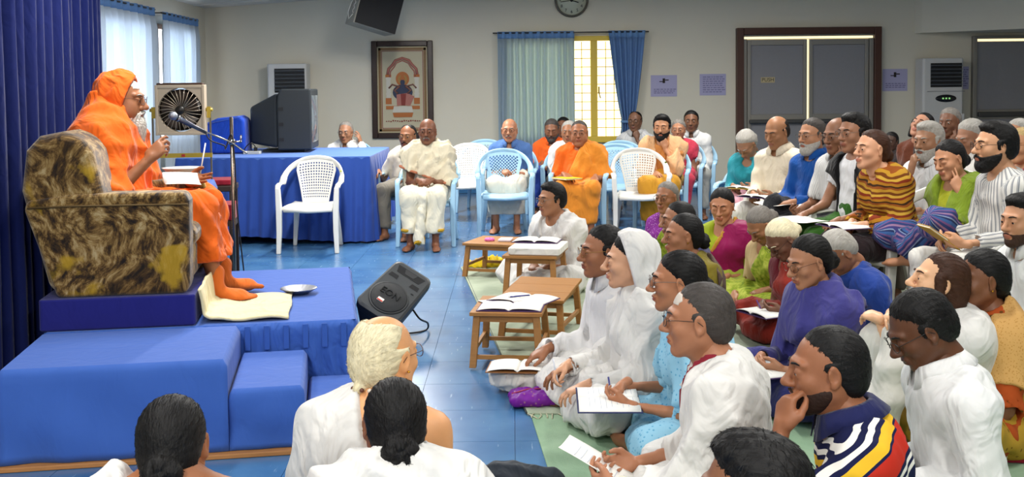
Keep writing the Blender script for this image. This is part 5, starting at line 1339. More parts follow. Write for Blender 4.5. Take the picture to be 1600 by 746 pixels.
mA, mB_ = at(321, 207, 6.75), at(272, 182, 6.55); md = (mB_-mA).normalized()
mb = MB(); mb.tube([mA, mA+md*.10, mB_-md*.03], [.011, .0125, .0185], 12); mb.build('body', mat('mic_grey', '#4a5160', .35, .6), mc)
mb = MB(); mb.tube([mB_-md*.034, mB_-md*.024], .0205, 14); mb.build('ring', M_chr, mc)
mb = MB(); q_ = md.to_track_quat('Z', 'Y').to_matrix(); mb.lathe([(.012, -.02), (.022, -.008), (.026, .008), (.022, .024), (.010, .032)], c=mB_, n=16, M=q_); mb.build('grille', mat('mic_mesh', '#8a9099', .35, .8, bump=.6, bscale=500), mc)
mb = MB(); pts = [mA, mA+Vector((.03, 0, -.05)), mA+Vector((.10, .05, -.085)), Vector((msx-.03, msy-.04, zc-.04)), Vector((msx+.005, msy-.03, zc+.05)), Vector((msx+.02, msy-.02, zc-.1)), Vector((msx+.03, msy-.02, .75)), Vector((msx+.06, msy-.01, .35)), Vector((msx+.09, msy, .06)), Vector((msx+.22, msy+.05, .012)), Vector((msx+.42, msy+.12, .012))]
def smooth_pts(p, n=6):
    out = []
    for i in range(len(p)-1):
        a, b, c, d = p[max(i-1, 0)], p[i], p[i+1], p[min(i+2, len(p)-1)]
        for k in range(n):
            t = k/n; out.append(.5*((2*b)+(c-a)*t+(2*a-5*b+4*c-d)*t*t+(3*b-a-3*c+d)*t*t*t))
    return out+[p[-1]]
mb.tube(smooth_pts(pts), .0045, 6); tag(mb.build('microphone_cable', mat('black_cable', '#101114', .5)), 'black cable running from the microphone down to the floor', 'cable')
# ---- blue skirted table with television
tbl = empty('skirted_table', (-2.36, 11.55, 0)); tag(tbl, 'long table covered to the floor with a pleated blue cloth', 'table'); TZ = .86
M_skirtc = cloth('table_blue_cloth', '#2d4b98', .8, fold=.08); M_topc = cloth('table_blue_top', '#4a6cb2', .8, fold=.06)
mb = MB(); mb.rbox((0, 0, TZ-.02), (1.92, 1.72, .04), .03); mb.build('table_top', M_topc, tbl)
mb = MB(); N_ = 700; rows = 12; per = []
hx_, hy_ = .955, .855; tot = 4*(hx_+hy_)
def perim(t):
    d = t*tot
    for a, b in (((-hx_, -hy_), (hx_, -hy_)), ((hx_, -hy_), (hx_, hy_)), ((hx_, hy_), (-hx_, hy_)), ((-hx_, hy_), (-hx_, -hy_))):
        l = math.hypot(b[0]-a[0], b[1]-a[1])
        if d <= l: return Vector((a[0]+(b[0]-a[0])*d/l, a[1]+(b[1]-a[1])*d/l, 0)), Vector(((b[1]-a[1])/l, -(b[0]-a[0])/l, 0))
        d -= l
    return Vector((-hx_, -hy_, 0)), Vector((0, -1, 0))
vs = []
for j in range(rows+1):
    t = j/rows
    for i in range(N_):
        p, n = perim(i/N_); s_ = i/N_*tot
        o_ = .004+t**.7*(.05+.020*math.sin(s_*58+2*math.sin(s_*3)+t*1.2)+.014*math.sin(s_*23+1.7*math.sin(s_*5)))
        vs.append(p+n*o_+Vector((0, 0, TZ-.006-t*(TZ-.06-.035*math.sin(s_*2.1+.8)))))
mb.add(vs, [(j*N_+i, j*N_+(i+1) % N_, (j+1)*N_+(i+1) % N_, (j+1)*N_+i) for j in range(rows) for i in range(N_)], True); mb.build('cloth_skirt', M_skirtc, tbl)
for a in (-1, 1):
    for b in (-1, 1):
        mb = MB(); mb.box((a*.88, b*.78, .41), (.06, .06, .82)); mb.build('leg', mat('table_wood', '#8a6a4a', .6), tbl)
# television
tv = empty('television', (-2.42, 11.75, TZ), R_(4)); tag(tv, 'old black tube television on the blue table, screen turned to the right', 'television'); M_tv = mat('tv_plastic', '#20262a', .5, bump=.15, bscale=200)
mb = MB(); mb.prism([(-.06, .03), (.29, .03), (.29, .67), (-.02, .67), (-.05, .62), (-.06, .55)], -.36, .36, M=Mxz); mb.build('front_case', M_tv, tv, bevel=.015)
mb = MB()
f1 = [(-.06, -.35, .05), (-.06, .35, .05), (-.06, .35, .63), (-.06, -.35, .63)]; f2 = [(-.36, -.24, .10), (-.36, .24, .10), (-.36, .24, .48), (-.36, -.24, .48)]
mb.add(f1+f2, [(0, 1, 2, 3), (7, 6, 5, 4), (0, 4, 5, 1), (1, 5, 6, 2), (2, 6, 7, 3), (3, 7, 4, 0)]); mb.build('rear_case', M_tv, tv, bevel=.03, seg=3)
mb = MB(); mb.box((-.02, 0, .014), (.44, .42, .028)); mb.build('stand', M_tv, tv, bevel=.006)
mb = MB(); mb.grid(lambda u, v: (.292+.022*(1-(2*u-1)**2)*(1-(2*v-1)**2), -.30+.60*u, .10+.50*v), 13, 11); mb.build('screen', mat('tv_glass', '#59636a', .08, spec=.8), tv)
for i in range(3):
    mb = MB(); mb.box((-.02+0*i, -.362, .14+.16*i), (.05, .006, .035)); mb.build('vent', MATS['dark_slot'], tv)
# blue covered box
bx_ = empty('covered_box', (-3.02, 11.5, TZ), R_(3)); tag(bx_, 'box under a fitted blue cover on the table left of the television', 'box')
mb = MB(); mb.prism([(-.235, .005), (.235, .005), (.225, .36), (.16, .395), (-.05, .375), (-.20, .31), (-.235, .22)], -.20, .20, M=Mxz); mb.build('cover', cloth('box_cover_blue', '#1d44ac', .8, fold=.5), bx_, bevel=.03, seg=3)
mb = MB(); mb.tube([(.10, -.206, .03), (.12, -.206, .36)], .004, 5); mb.tube([(-.22, -.206, .30), (.2, -.206, .385)], .004, 5); mb.build('seam', MATS['table_blue_cloth'], bx_)
mb = MB(); mb.rbox((-2.69, 11.25, TZ+.016), (.17, .09, .03), .006); tag(mb.build('power_strip', mat('power_strip_white', '#b9bab4', .5)), 'small white power strip on the table beside the television', 'power strip')
mb = MB(); mb.tube(smooth_pts([Vector((-2.80, 11.3, TZ+.01)), Vector((-2.76, 11.26, TZ+.07)), Vector((-2.71, 11.25, TZ+.11)), Vector((-2.665, 11.25, TZ+.09)), Vector((-2.655, 11.25, TZ+.034))]), .006, 6); mb.box((-2.655, 11.25, TZ+.05), (.03, .03, .04)); tag(mb.build('power_plug', MATS['black_cable']), 'black plug and lead in the power strip on the table', 'plug')
# ---- stage monitor loudspeaker on the floor
sp = empty('floor_speaker', (0, 0, 0)); tag(sp, 'black wedge stage loudspeaker lettered EON tilted on the blue floor', 'loudspeaker')
la = Vector((.204, .31, .19)).normalized(); wa = Vector((.23, -.05, -.12)); wa = (wa-la*wa.dot(la)).normalized(); na = wa.cross(la)
if na.y > 0: na = -na; wa = -wa
Rsp = Matrix((wa, la, na)).transposed()
def rr(w0, w1, h, r, n=5):   # rounded trapezoid outline: w0 bottom width, w1 top width
    cs = [(w1/2-r, h/2-r, 0), (-w1/2+r, h/2-r, 90), (-w0/2+r, -h/2+r, 180), (w0/2-r, -h/2+r, 270)]
    return [(cx+r*math.cos(R_(a+90*k/n)), cy+r*math.sin(R_(a+90*k/n))) for cx, cy, a in cs for k in range(n+1)]
rings = [(1.0, .0, 0), (1.0, -.05, 0), (.97, -.07, 0), (.70, -.27, -.02), (.60, -.29, -.02)]
spv = [.88*(Vector((x*s_, y*(s_ if s_ > .9 else s_*1.05)+dy, z))) for s_, z, dy in rings for x, y in rr(.33, .30, .50, .05)]
Ysp = 6.5
for _ in range(30):
    cpt = at(618, 456, Ysp); mz = min((Rsp @ v).z for v in spv)+cpt.z; Ysp += mz*1.2
sp.matrix_world = Matrix.Translation(at(618, 456, Ysp)) @ Rsp.to_4x4() @ Matrix.Scale(.88, 4)
M_sp = mat('speaker_plastic', '#26282a', .55, bump=.2, bscale=250)
nn = len(rr(.33, .30, .50, .05)); mb = MB(); mb.add([v/.88 for v in spv], [(i*nn+j, (i+1)*nn+j, (i+1)*nn+(j+1) % nn, i*nn+(j+1) % nn) for i in range(len(rings)-1) for j in range(nn)]+[tuple(range(nn)), tuple(reversed(range((len(rings)-1)*nn, len(rings)*nn)))]); mb.build('cabinet', M_sp, sp, bevel=.006)
mb = MB(); mb.add([(x*1.0, y*1.0, .012) for x, y in rr(.30, .27, .46, .045)]+[(x, y, 0) for x, y in rr(.325, .295, .495, .05)], [tuple(range(nn))]+[(j, nn+j, nn+(j+1) % nn, (j+1) % nn) for j in range(nn)]); mb.build('baffle', mat('speaker_baffle', '#3a3d3f', .5, bump=.1, bscale=200), sp)
mb = MB(); mb.lathe([(.138, .012), (.136, .020), (.122, .016)], c=(0, -.085, 0), n=36); mb.build('woofer_ring', MATS['speaker_plastic'], sp)
mb = MB(); mb.lathe([(.130, .013), (.118, .024), (.06, .030), (.001, .031)], c=(0, -.085, 0), n=36); wf = mb.build('woofer_grille', mat('speaker_mesh', '#202224', .7, bump=.5, bscale=420), sp)
text_obj('logo_lettering', 'EON', .072, mat('logo_black', '#101112', .4), wf, Matrix.Translation((-.005, -.065, .033))  , ext=.003)
mb = MB(); mb.box((-.03, -.145, .030), (.045, .03, .006)); bd = mb.build('badge', mat('badge_white', '#d9d5cf', .4), wf)
mb = MB(); mb.box((-.03, -.154, .0335), (.042, .010, .002)); mb.build('badge_stripe', mat('badge_red', '#c23a2a', .4), bd)
for x0 in (-.085, .085):
    mb = MB(); mb.prism([(x0-.035, .085), (x0+.035, .085), (x0+.030, .12), (x0-.030, .12)] if x0 > 0 else [(x0-.035, .085), (x0+.035, .085), (x0+.030, .12), (x0-.030, .12)], .011, .0135); mb.build('port', MATS['dark_slot'], sp)
mb = MB(); mb.prism([(-.09, .145), (.09, .145), (.11, .205), (-.11, .205)], .011, .0135); hn = mb.build('horn', MATS['dark_slot'], sp)
mb = MB(); mb.prism([(-.035, .160), (.035, .160), (.05, .200), (-.05, .200)], .013, .0145); mb.build('horn_throat', mat('horn_inner', '#2b2c2e', .6), hn)
mb = MB(); mb.box((.105, .045, .013), (.02, .008, .004)); mb.build('indicator', MATS['dark_slot'], sp)
e0 = at(656, 488, 6.55); mb = MB(); mb.tube(smooth_pts([e0+Vector((-.05, .08, .0)), e0+Vector((.0, -.01, -.04)), onz(668, 505, .06), onz(667, 515, .008), onz(650, 520, .008), onz(625, 522, .008)]), .006, 6); tag(mb.build('speaker_lead', MATS['black_cable']), 'black lead coming out of the floor loudspeaker', 'cable')
# ------------------------------------------------------------------ rugs
def rug_mat(name, c1, c2):
    return blot_mat(name, [c1, c2], scale=3, rough=.95, bump=.6, bscale=220, spec=.05)
def poly_rug(name, label, poly, m, th=.012, z=.0005):
    mb = MB(); mb.prism(poly, z, z+th); o = mb.build(name, m); tag(o, label, 'rug'); return o
RG1 = [(.06, 4.93), (4.4, 4.65), (4.4, 9.0), (1.6, 9.25), (-.44, 9.08)]
rg = poly_rug('rug', 'grey green rug under the wooden floor desks', RG1, rug_mat('rug_grey', '#8f9a86', '#a8b09c'))
rg2 = poly_rug('rug', 'pale green rug in the foreground under the nearest sitters', [(.07, 4.98), (.30, 2.0), (4.2, 2.0), (4.3, 4.75)], rug_mat('rug_green', '#7f9c80', '#9ab398'), .006)
mb = MB(); rs = random.Random(2)
for i in range(150):
    t = i/150; x = .06+(4.3-.06)*t; y = 4.93-.27*t; mb.tube([(x, y, .010), (x+rs.uniform(-.015, .015), y-.03, .012), (x+rs.uniform(-.02, .02), y-.055-rs.uniform(0, .02), .009)], .003, 4)
fr = mb.build('fringe', mat('rug_fringe', '#b9b49a', .95), rg); fr['kind'] = 'stuff'
mb = MB(); mb.tube([(.055, 4.95, .008), (-.42, 9.06, .008)], .006, 5); mb.build('binding', mat('rug_binding', '#3a3f40', .9), rg)
mb = MB()
for i in range(16):
    mb.tube([(-.44+.02*i*1.5, 9.085, .010), (-.44+.03*i+rs.uniform(-.02, .02), 9.13+rs.uniform(0, .03), .008)], .003, 4)
fr = mb.build('fringe', MATS['rug_fringe'], rg); fr['kind'] = 'stuff'
RUGZ = .013
# ------------------------------------------------------------------ low wooden desks
M_oak = mat('desk_wood', '#9a6a34', .5, var=.22, vscale=10, bump=.15, bscale=30, stretch=(1, 9, 9))
def desk(label, c, rz, w_, d, h, tilt=0, flat_top=False, planks=3):
    r = empty('floor_desk', (c[0], c[1], RUGZ), rz); tag(r, label, 'desk', 'low wooden desks'); Mt = roty(0) @ rotx(tilt)
    pw = d/planks
    for i in range(planks):
        mb = MB(); mb.box(Mt @ Vector((0, -d/2+pw*(i+.5), 0))+Vector((0, 0, h-.011)), (w_, pw-.0015, .020), Mt); mb.build('plank', M_oak, r, bevel=.002, seg=1)
    for sx in (-1, 1):
        for sy in (-1, 1):
            lh = h-.022+math.sin(tilt)*sy*(d/2-.04); top = Vector((sx*(w_/2-.035), sy*(d/2-.045), lh)); bot = Vector((sx*(w_/2-.015), sy*(d/2-.01), 0))
            mb = MB(); q = .018; mb.add([bot+Vector((a*q, b*q, 0)) for a, b in ((-1, -1), (1, -1), (1, 1), (-1, 1))]+[top+Vector((a*q, b*q, 0)) for a, b in ((-1, -1), (1, -1), (1, 1), (-1, 1))], [(3, 2, 1, 0), (4, 5, 6, 7)]+[(j, (j+1) % 4, 4+(j+1) % 4, 4+j) for j in range(4)]); mb.build('leg', M_oak, r, bevel=.002, seg=1)
    for sy in (-1, 1):
        mb = MB(); mb.box((0, sy*(d/2-.042), h-.040+math.sin(tilt)*sy*(d/2-.04)), (w_-.10, .014, .036)); mb.build('apron', M_oak, r)
        mb = MB(); mb.box((0, sy*(d/2-.02), .055), (w_-.06, .018, .022)); mb.build('stretcher', M_oak, r)
    for sx in (-1, 1):
        mb = MB(); mb.box((sx*(w_/2-.034), 0, h-.040), (.014, d-.12, .034)); mb.build('apron', M_oak, r)
        mb = MB(); mb.box((sx*(w_/2-.018), 0, .09), (.018, d-.06, .022)); mb.build('stretcher', M_oak, r)
    return r
dk4 = desk('low wooden desk with open notebooks, nearest the camera', (-.015, 5.97), R_(-7), .39, .48, .30)
dk3 = desk('bare low wooden desk with a plain sloping top', (.17, 6.62), R_(-15), .40, .55, .27, R_(4))
dk2 = desk('low wooden desk under a white wrapped bundle and open book', (.16, 7.62), R_(-12), .38, .50, .35)
dk1 = desk('farthest low wooden desk with a pink flower on it', (-.12, 8.76), R_(-20), .44, .46, .27)
# ------------------------------------------------------------------ plastic armchairs
def chair_mat(name, c): return mat(name, c, .38, spec=.45, coat=.15)
M_pw, M_pb = chair_mat('white_plastic', '#d9d8d2'), chair_mat('pale_blue_plastic', '#9cc3dc')
def bz(z): return -.205-.115*max(0, (z-.42)/.42)        # depth of the backrest at a height
def make_chair(m, diamond):
    r = empty('plastic_chair')
    # seat shell with a rolled front edge
    mb = MB()
    def st(u, v):
        x = .235-.46*u; w_ = .235-.03*u; y = (v*2-1)*w_; z = .425-.018*math.sin(u*math.pi)*(1-.5*abs(v*2-1))+.012*abs(v*2-1)**3
        if u < .12: z -= (.12-u)**2*2.2
        return (x, y, z)
    mb.grid(st, 14, 15); mb.build('seat', m, r, solid=.012)
    mb = MB(); mb.tube([(.245, -.225, .402), (.250, 0, .392), (.245, .225, .402)], .022, 8, flat=.9); mb.build('front_rail', m, r)
    # perforated back panel
    if diamond: nx, nz = 21, 25
    else: nx, nz = 29, 31
    xs = np.linspace(-1, 1, nx+1); zs = np.linspace(0, 1, nz+1)
    vs = []
    for j in range(nz+1):
        for i in range(nx+1):
            t = zs[j]; z = .425+.385*t; hw = .125+.060*t+.028*t*t
            if t > .8: hw *= 1-(t-.8)*.7
            y = xs[i]*hw; vs.append((bz(z)+.045*(xs[i]**2)*.55*(t*.6+.4), y, z+.03*(1-xs[i]**2)*t))
    fs = []
    for j in range(nz):
        for i in range(nx):
            edge = i < 2 or i > nx-3 or j < 4 or j > nz-3
            hole = ((i+j) % 2 == 0) if diamond else (i % 2 == 0 and j % 2 == 0)
            if hole and not edge: continue
            a = j*(nx+1)+i; fs.append((a, a+1, a+nx+2, a+nx+1))
    mb = MB(); mb.add(vs, fs, False); mb.build('backrest', m, r, solid=.006)
    # hoop: arm ends up and round the back
    pts = []
    for s_ in np.linspace(-1, 1, 25):
        a = s_*math.pi/2; y = .275*math.sin(a)*(1+.0*s_); t = math.cos(a); z = .635+.215*t**.75 if t > 0 else .635; x = .02-.345*min(1, t*1.15)**.8; pts.append((x, y, z))
    mb = MB(); mb.tube(pts, .033, 8, flat=.36, up=(-.75, 0, .35)); mb.build('back_hoop', m, r)
    for s_ in (-1, 1):
        mb = MB(); mb.tube([(.035, s_*.275, .636), (.12, s_*.280, .640), (.215, s_*.278, .632), (.245, s_*.276, .605)], [.026, .028, .028, .024], 8, flat=.45, up=(0, 0, 1)); mb.build('armrest', m, r)
        # front leg rises to the armrest, rear leg under the seat
        mb = MB(); q = [(.275, .270, 0, .026, .030), (.258, .262, .20, .032, .036), (.247, .262, .40, .036, .040), (.240, .272, .60, .030, .034), (.235, .276, .625, .024, .03)]
        vs2 = []
        for x, y, z, a, b in q: vs2 += [(x-a, s_*y-b*.8, z), (x+a*.7, s_*y-b*.8, z), (x+a*.7, s_*y+b*.5, z), (x-a, s_*y+b*.5, z)]
        mb.add(vs2, [(k*4+j, k*4+(j+1) % 4, k*4+4+(j+1) % 4, k*4+4+j) for k in range(4) for j in range(4)]+[(3, 2, 1, 0), (16, 17, 18, 19)]); mb.build('leg', m, r, bevel=.008)
        mb = MB(); q = [(-.300, .225, 0, .022, .024), (-.265, .205, .20, .028, .030), (-.225, .185, .415, .032, .034)]; vs2 = []
        for x, y, z, a, b in q: vs2 += [(x-a, s_*y-b*.7, z), (x+a, s_*y-b*.7, z), (x+a, s_*y+b*.7, z), (x-a, s_*y+b*.7, z)]
        mb.add(vs2, [(k*4+j, k*4+(j+1) % 4, k*4+4+(j+1) % 4, k*4+4+j) for k in range(2) for j in range(4)]+[(3, 2, 1, 0), (8, 9, 10, 11)]); mb.build('leg', m, r, bevel=.008)
        mb = MB(); mb.tube([(.22, s_*.235, .415), (0, s_*.225, .418), (-.21, s_*.19, .418)], .020, 8, flat=.9); mb.build('side_rail', m, r)
    mb = MB(); mb.lathe([(.020, 0), (.018, .004)], c=(-.318, 0, .835), n=16, M=roty(R_(70)) @ Matrix.Diagonal((.5, 1, 1))); mb.build('maker_badge', mat('badge_blue', '#2e5fae', .4), r)
    return r
PROTO = {}
def copy_tree(o, parent=None):
    c = o.copy(); C.objects.link(c); c.parent = parent
    for ch in list(o.children): copy_tree(ch, c)
    return c
def chair(color, x, y, heading, label, group=None):
    if color not in PROTO:
        r = PROTO[color] = make_chair(M_pw if color == 'white' else M_pb, color == 'blue')
    else: r = copy_tree(PROTO[color])
    r.location = (x, y, 0); r.rotation_euler = (0, 0, R_(heading)); tag(r, label, 'chair', group or ('white plastic armchairs' if color == 'white' else 'pale blue plastic armchairs'))
    return r
def chair_for(p, color, label, back=.02):
    h = p.rotation_euler.z; return chair(color, p.location.x-back*math.cos(h), p.location.y-back*math.sin(h), math.degrees(h), label)
w1_ = chair('white', -1.90, 10.28, 271, 'empty white plastic armchair in front of the blue skirted table')
mb = MB(); mb.lathe([(.012, 0), (.010, .003)], n=12, M=roty(R_(60))); o = mb.build('sticker', mat('sticker_green', '#a9b04a', .5), w1_, loc=(-.06, .268, .74))
chair('white', -.54, 12.5, 262, 'empty white plastic armchair standing behind the man in the cream shawl')
chair('blue', -.38, 13.45, 262, 'pale blue plastic armchair behind the empty white one, left of the blue shirt man')
chair('blue', -.08, 11.22, 272, 'empty pale blue plastic armchair standing in front of the blue shirt man')
w2_ = chair('white', 1.30, 11.05, 268, 'empty white plastic armchair standing in front of the bearded man in peach')
o2 = o.copy(); C.objects.link(o2); o2.parent = w2_
chair('blue', 1.16, 12.0, 268, 'empty pale blue plastic armchair just right of the orange robed man')
chair('blue', 1.28, 12.74, 268, 'farther empty pale blue plastic armchair before the man at the window')
# ------------------------------------------------------------------ papers and small things
M_pap = mat('white_paper', '#e4e2dc', .8); M_pap2 = mat('paper_edge', '#c9c6bd', .8); M_lines = mat('ruled_ink', '#b4b8c4', .8)
def sheet_obj(name, label, cat, c, rz, w_, d, z, curl=.01, tilt=(0, 0), m=None, thick=.0015, lines=True, text=0, group=None, parent=None):
    """a sheet or page lying at c, slightly curled"""
    r = empty(name, (c[0], c[1], z), rz); r.rotation_euler = (tilt[0], tilt[1], rz)
    if label: tag(r, label, cat, group)
    if parent: r.parent = parent
    mb = MB(); f = lambda u, v: (w_*(u-.5), d*(v-.5), curl*((2*u-1)**2)+curl*.4*math.sin(v*3)); mb.grid(f, 9, 7); mb.build('page', m or M_pap, r, solid=thick)
    if lines:
        mb = MB(); rs = random.Random(int(abs(c[0]*100)+abs(c[1]*37)))
        for i in range(8):
            v = .12+.095*i; u0 = .10; u1 = rs.uniform(.6, .9); k = 5
            pts = [Vector(f(u0+(u1-u0)*q/k, v))+Vector((0, 0, thick+.0004)) for q in range(k+1)]; mb.add([p+Vector((0, sg*d*.005, 0)) for p in pts for sg in (-1, 1)], [(2*q, 2*q+1, 2*q+3, 2*q+2) for q in range(k)])
        mb.build('written_lines', M_lines, r)
    return r
def open_book(name, label, c, rz, w_, d, z, cover=None, th=.012, tilt=(0, 0), lines=True, cat='notebook'):
    r = empty(name, (c[0], c[1], z)); r.rotation_euler = (tilt[0], tilt[1], rz); tag(r, label, cat)
    for s_ in (-1, 1):
        f = lambda u, v: (s_*w_/2*u, d*(v-.5), th*(1-u)**.5*(u > .02)+.006*math.sin(u*3.1)+.002)
        mb = MB(); mb.grid(f, 10, 5); pg = mb.build('page', M_pap, r, solid=.003)
        if lines:
            mb = MB(); rs = random.Random(int(c[0]*91)+s_)
            for i in range(9):
                v = .10+.09*i; u0, u1 = .14, rs.uniform(.6, .92); k = 4
                pts = [Vector(f(u0+(u1-u0)*q/k, v))+Vector((0, 0, .0022)) for q in range(k+1)]; mb.add([p+Vector((0, sg*d*.0045, 0)) for p in pts for sg in (-1, 1)], [(2*q, 2*q+1, 2*q+3, 2*q+2) for q in range(k)])
            mb.build('written_lines', M_lines, pg)
    mb = MB(); mb.box((0, 0, 0), (w_+.012, d+.012, .004)); mb.build('cover', cover or mat('cover_purple', '#4a3260', .6), r)
    return r
def pen(label, a, b, m):
    a, b = Vector(a), Vector(b); r = empty('pen', a); tag(r, label, 'pen'); d = b-a
    mb = MB(); mb.tube([d*.08, d], .0042, 8); mb.build('barrel', m, r); mb = MB(); mb.tube([Vector((0, 0, 0)), d*.079], [.001, .0038], 8); mb.build('tip', mat('pen_tip', '#a9a9a9', .3, .8), r); return r
M_pen = mat('pen_blue', '#23266e', .3); M_penw = mat('pen_white', '#b9bcc4', .3)
DZ = RUGZ+.30
open_book('notebook', 'open notebook on the near edge of the nearest wooden desk', (-.015, 5.86), R_(-7), .34, .20, DZ+.003, th=.008)
open_book('notebook', 'open notebook with a pen on the far half of the nearest wooden desk', (.055, 6.08), R_(-28), .34, .22, DZ+.004, th=.008)
sheet_obj('paper_sheet', 'loose paper sheet at the far left of the nearest wooden desk', 'paper', (-.13, 6.05), R_(30), .12, .09, DZ+.002, .002)
pen('dark blue pen lying across the open notebook on the nearest desk', (-.03, 6.05, DZ+.024), (.09, 6.10, DZ+.024), M_pen)
mb = MB(); mb.rbox((.18, 7.58, RUGZ+.3755), (.36, .40, .05), .02, rotz(R_(-12))); tag(mb.build('wrapped_bundle', cloth('bundle_white', '#d9d6cf', .9, fold=1.0)), 'white cloth wrapped bundle on the second farthest desk', 'bundle')
open_book('book', 'open book on the white wrapped bundle', (.17, 7.72), R_(-12), .32, .20, RUGZ+.406, cat='book')
mb = MB(); mb.rbox((-.06, 8.72, RUGZ+.279), (.10, .14, .014), .004, rotz(R_(-10))); tag(mb.build('small_notepad', mat('notepad_cover', '#cfc8d2', .6)), 'small white notepad on the farthest wooden desk', 'notepad')
fl_r = empty('pink_flower', (-.19, 8.72, RUGZ+.272)); tag(fl_r, 'pink flower lying on the farthest wooden desk', 'flower')
for i in range(7):
    a = i*2*math.pi/7; mb = MB(); mb.lathe([(.001, 0), (.018, .008), (.014, .020), (.001, .026)], c=(.020*math.cos(a), .020*math.sin(a), 0), n=8, M=rotz(a) @ roty(R_(40))); mb.build('petal', mat('petal_pink', '#cf6aa6', .6), fl_r)
yc = onz(762, 415, .03); ops = [('u', ell((0, 0, .02), (.13, .07, .05)), .03), ('u', ell((.06, .02, .05), (.07, .05, .035)), .03), ('u', ell((-.09, -.02, .02), (.09, .05, .03)), .03), folds(77, .012, wl=.05), ('p', (0, 0, -1), 0)]
V, Q = sdf_mesh(ops, .007); yo = link('yellow_cloth', mesh_np('yellow_cloth', V, Q, [cloth('yellow_cloth', '#d0b21c', .8)]), None, loc=(yc.x, yc.y+.05, RUGZ)); tag(yo, 'crumpled yellow cloth on the floor under the farthest desk', 'cloth')
mb = MB(); mb.box((yc.x+.15, yc.y+.05, RUGZ+.06), (.03, .02, .05)); tag(mb.build('red_packet', mat('packet_red', '#c2401c', .5)), 'tiny red packet beside the crumpled yellow cloth', 'packet')
# bags and book on the rug edge
wb = onz(818, 600, .05); ops = [('u', ell((0, 0, .06), (.17, .10, .075)), .03), ('u', ell((.12, .03, .06), (.12, .09, .06)), .03), folds(31, .012, wl=.07), ('p', (0, 0, -1), 0), ('p', (0, 0, 1), .105)]
V, Q = sdf_mesh(ops, .008); o = link('white_bag', mesh_np('white_bag', V, Q, [cloth('bag_white', '#cfcbc2', .85)]), None, loc=(wb.x-.0, wb.y+.03, RUGZ), rot=(0, 0, R_(-6))); tag(o, 'slumped white cloth bag on the rug edge under an open book', 'bag')
open_book('book', 'open book with printed pages lying on the white cloth bag', (wb.x-.02, wb.y+.02), R_(-6), .30, .20, RUGZ+.113, cover=mat('cover_brown', '#8a5a2c', .6), cat='book')
pb = onz(832, 620, .04); r = empty('purple_pouch', (pb.x, pb.y, RUGZ), R_(4)); tag(r, 'purple silk pouch lying on the rug edge', 'pouch')
ops = [('u', ell((x_, y_, .026), (.050, .045, .028)), .03) for x_ in (-.06, 0, .06) for y_ in (-.05, 0, .05)]+[('u', cap((-.085, -.07, .018), (.085, -.07, .018), .016), .02), ('u', cap((-.085, .07, .018), (.085, .07, .018), .016), .02), ('u', cap((-.09, -.07, .018), (-.09, .07, .018), .014), .02), ('u', cap((.09, -.07, .018), (.09, .07, .018), .014), .02), folds(13, .006, wl=.06), ('p', (0, 0, -1), 0)]
V, Q = sdf_mesh(ops, .007); link('body', mesh_np('body', V, Q, [dots_mat('purple_silk', '#6a1f86', '#8a5a78', 45, .18, .45)]), r)
mb = MB(); mb.tube([(-.10, -.02, .050), (-.02, .0, .064), (.10, .03, .055)], .006, 5, flat=.4, up=(0, 0, 1)); mb.build('strap', mat('pouch_red', '#9a1840', .5), r)
# footwear and cloth by the hooded woman's feet
def sandal(label, c, rz, m, strap):
    r = empty('sandal', (c[0], c[1], RUGZ), rz); tag(r, label, 'sandal', 'sandals left on the rug'); mb = MB()
    out = [(-.12+.0, -.03), (-.10, -.038), (0, -.034), (.08, -.042), (.12, -.03), (.13, 0), (.12, .028), (.08, .04), (0, .03), (-.10, .036), (-.12, .028)]
    mb.prism(out, 0, .018); mb.build('sole', m, r, bevel=.004)
    mb = MB(); mb.tube([(.02, -.038, .016), (.05, 0, .05), (.02, .036, .016)], .010, 6, flat=.3, up=(0, 0, 1)); mb.tube([(.05, 0, .05), (.09, 0, .020)], .006, 6); mb.build('strap', strap, r)
s1 = onz(893, 636, .01); sandal('brown sandal on the rug in front of the hooded woman', s1, R_(160), mat('sandal_brown', '#5a3a24', .7), mat('sandal_dark', '#2a1c14', .6))
s2 = onz(916, 643, .01); sandal('grey sandal lying beside the brown one on the rug', s2, R_(150), mat('sandal_grey', '#8a8478', .7), mat('sandal_white', '#b0aca2', .6))
bg = onz(818, 742, .05); ops = [('u', cap((-.12, 0, .05), (.10, 0, .05), .055, .05), .03), ('u', ell((-.06, 0, .07), (.10, .07, .05)), .03), folds(5, .01, wl=.06), ('p', (0, 0, -1), 0)]
V, Q = sdf_mesh(ops, .008); o = link('dark_bag', mesh_np('dark_bag', V, Q, [cloth('bag_charcoal', '#2a2f36', .8)]), None, loc=(bg.x, bg.y-.06, 0), rot=(0, 0, R_(3))); tag(o, 'dark charcoal bag on the blue floor at the bottom edge', 'bag')
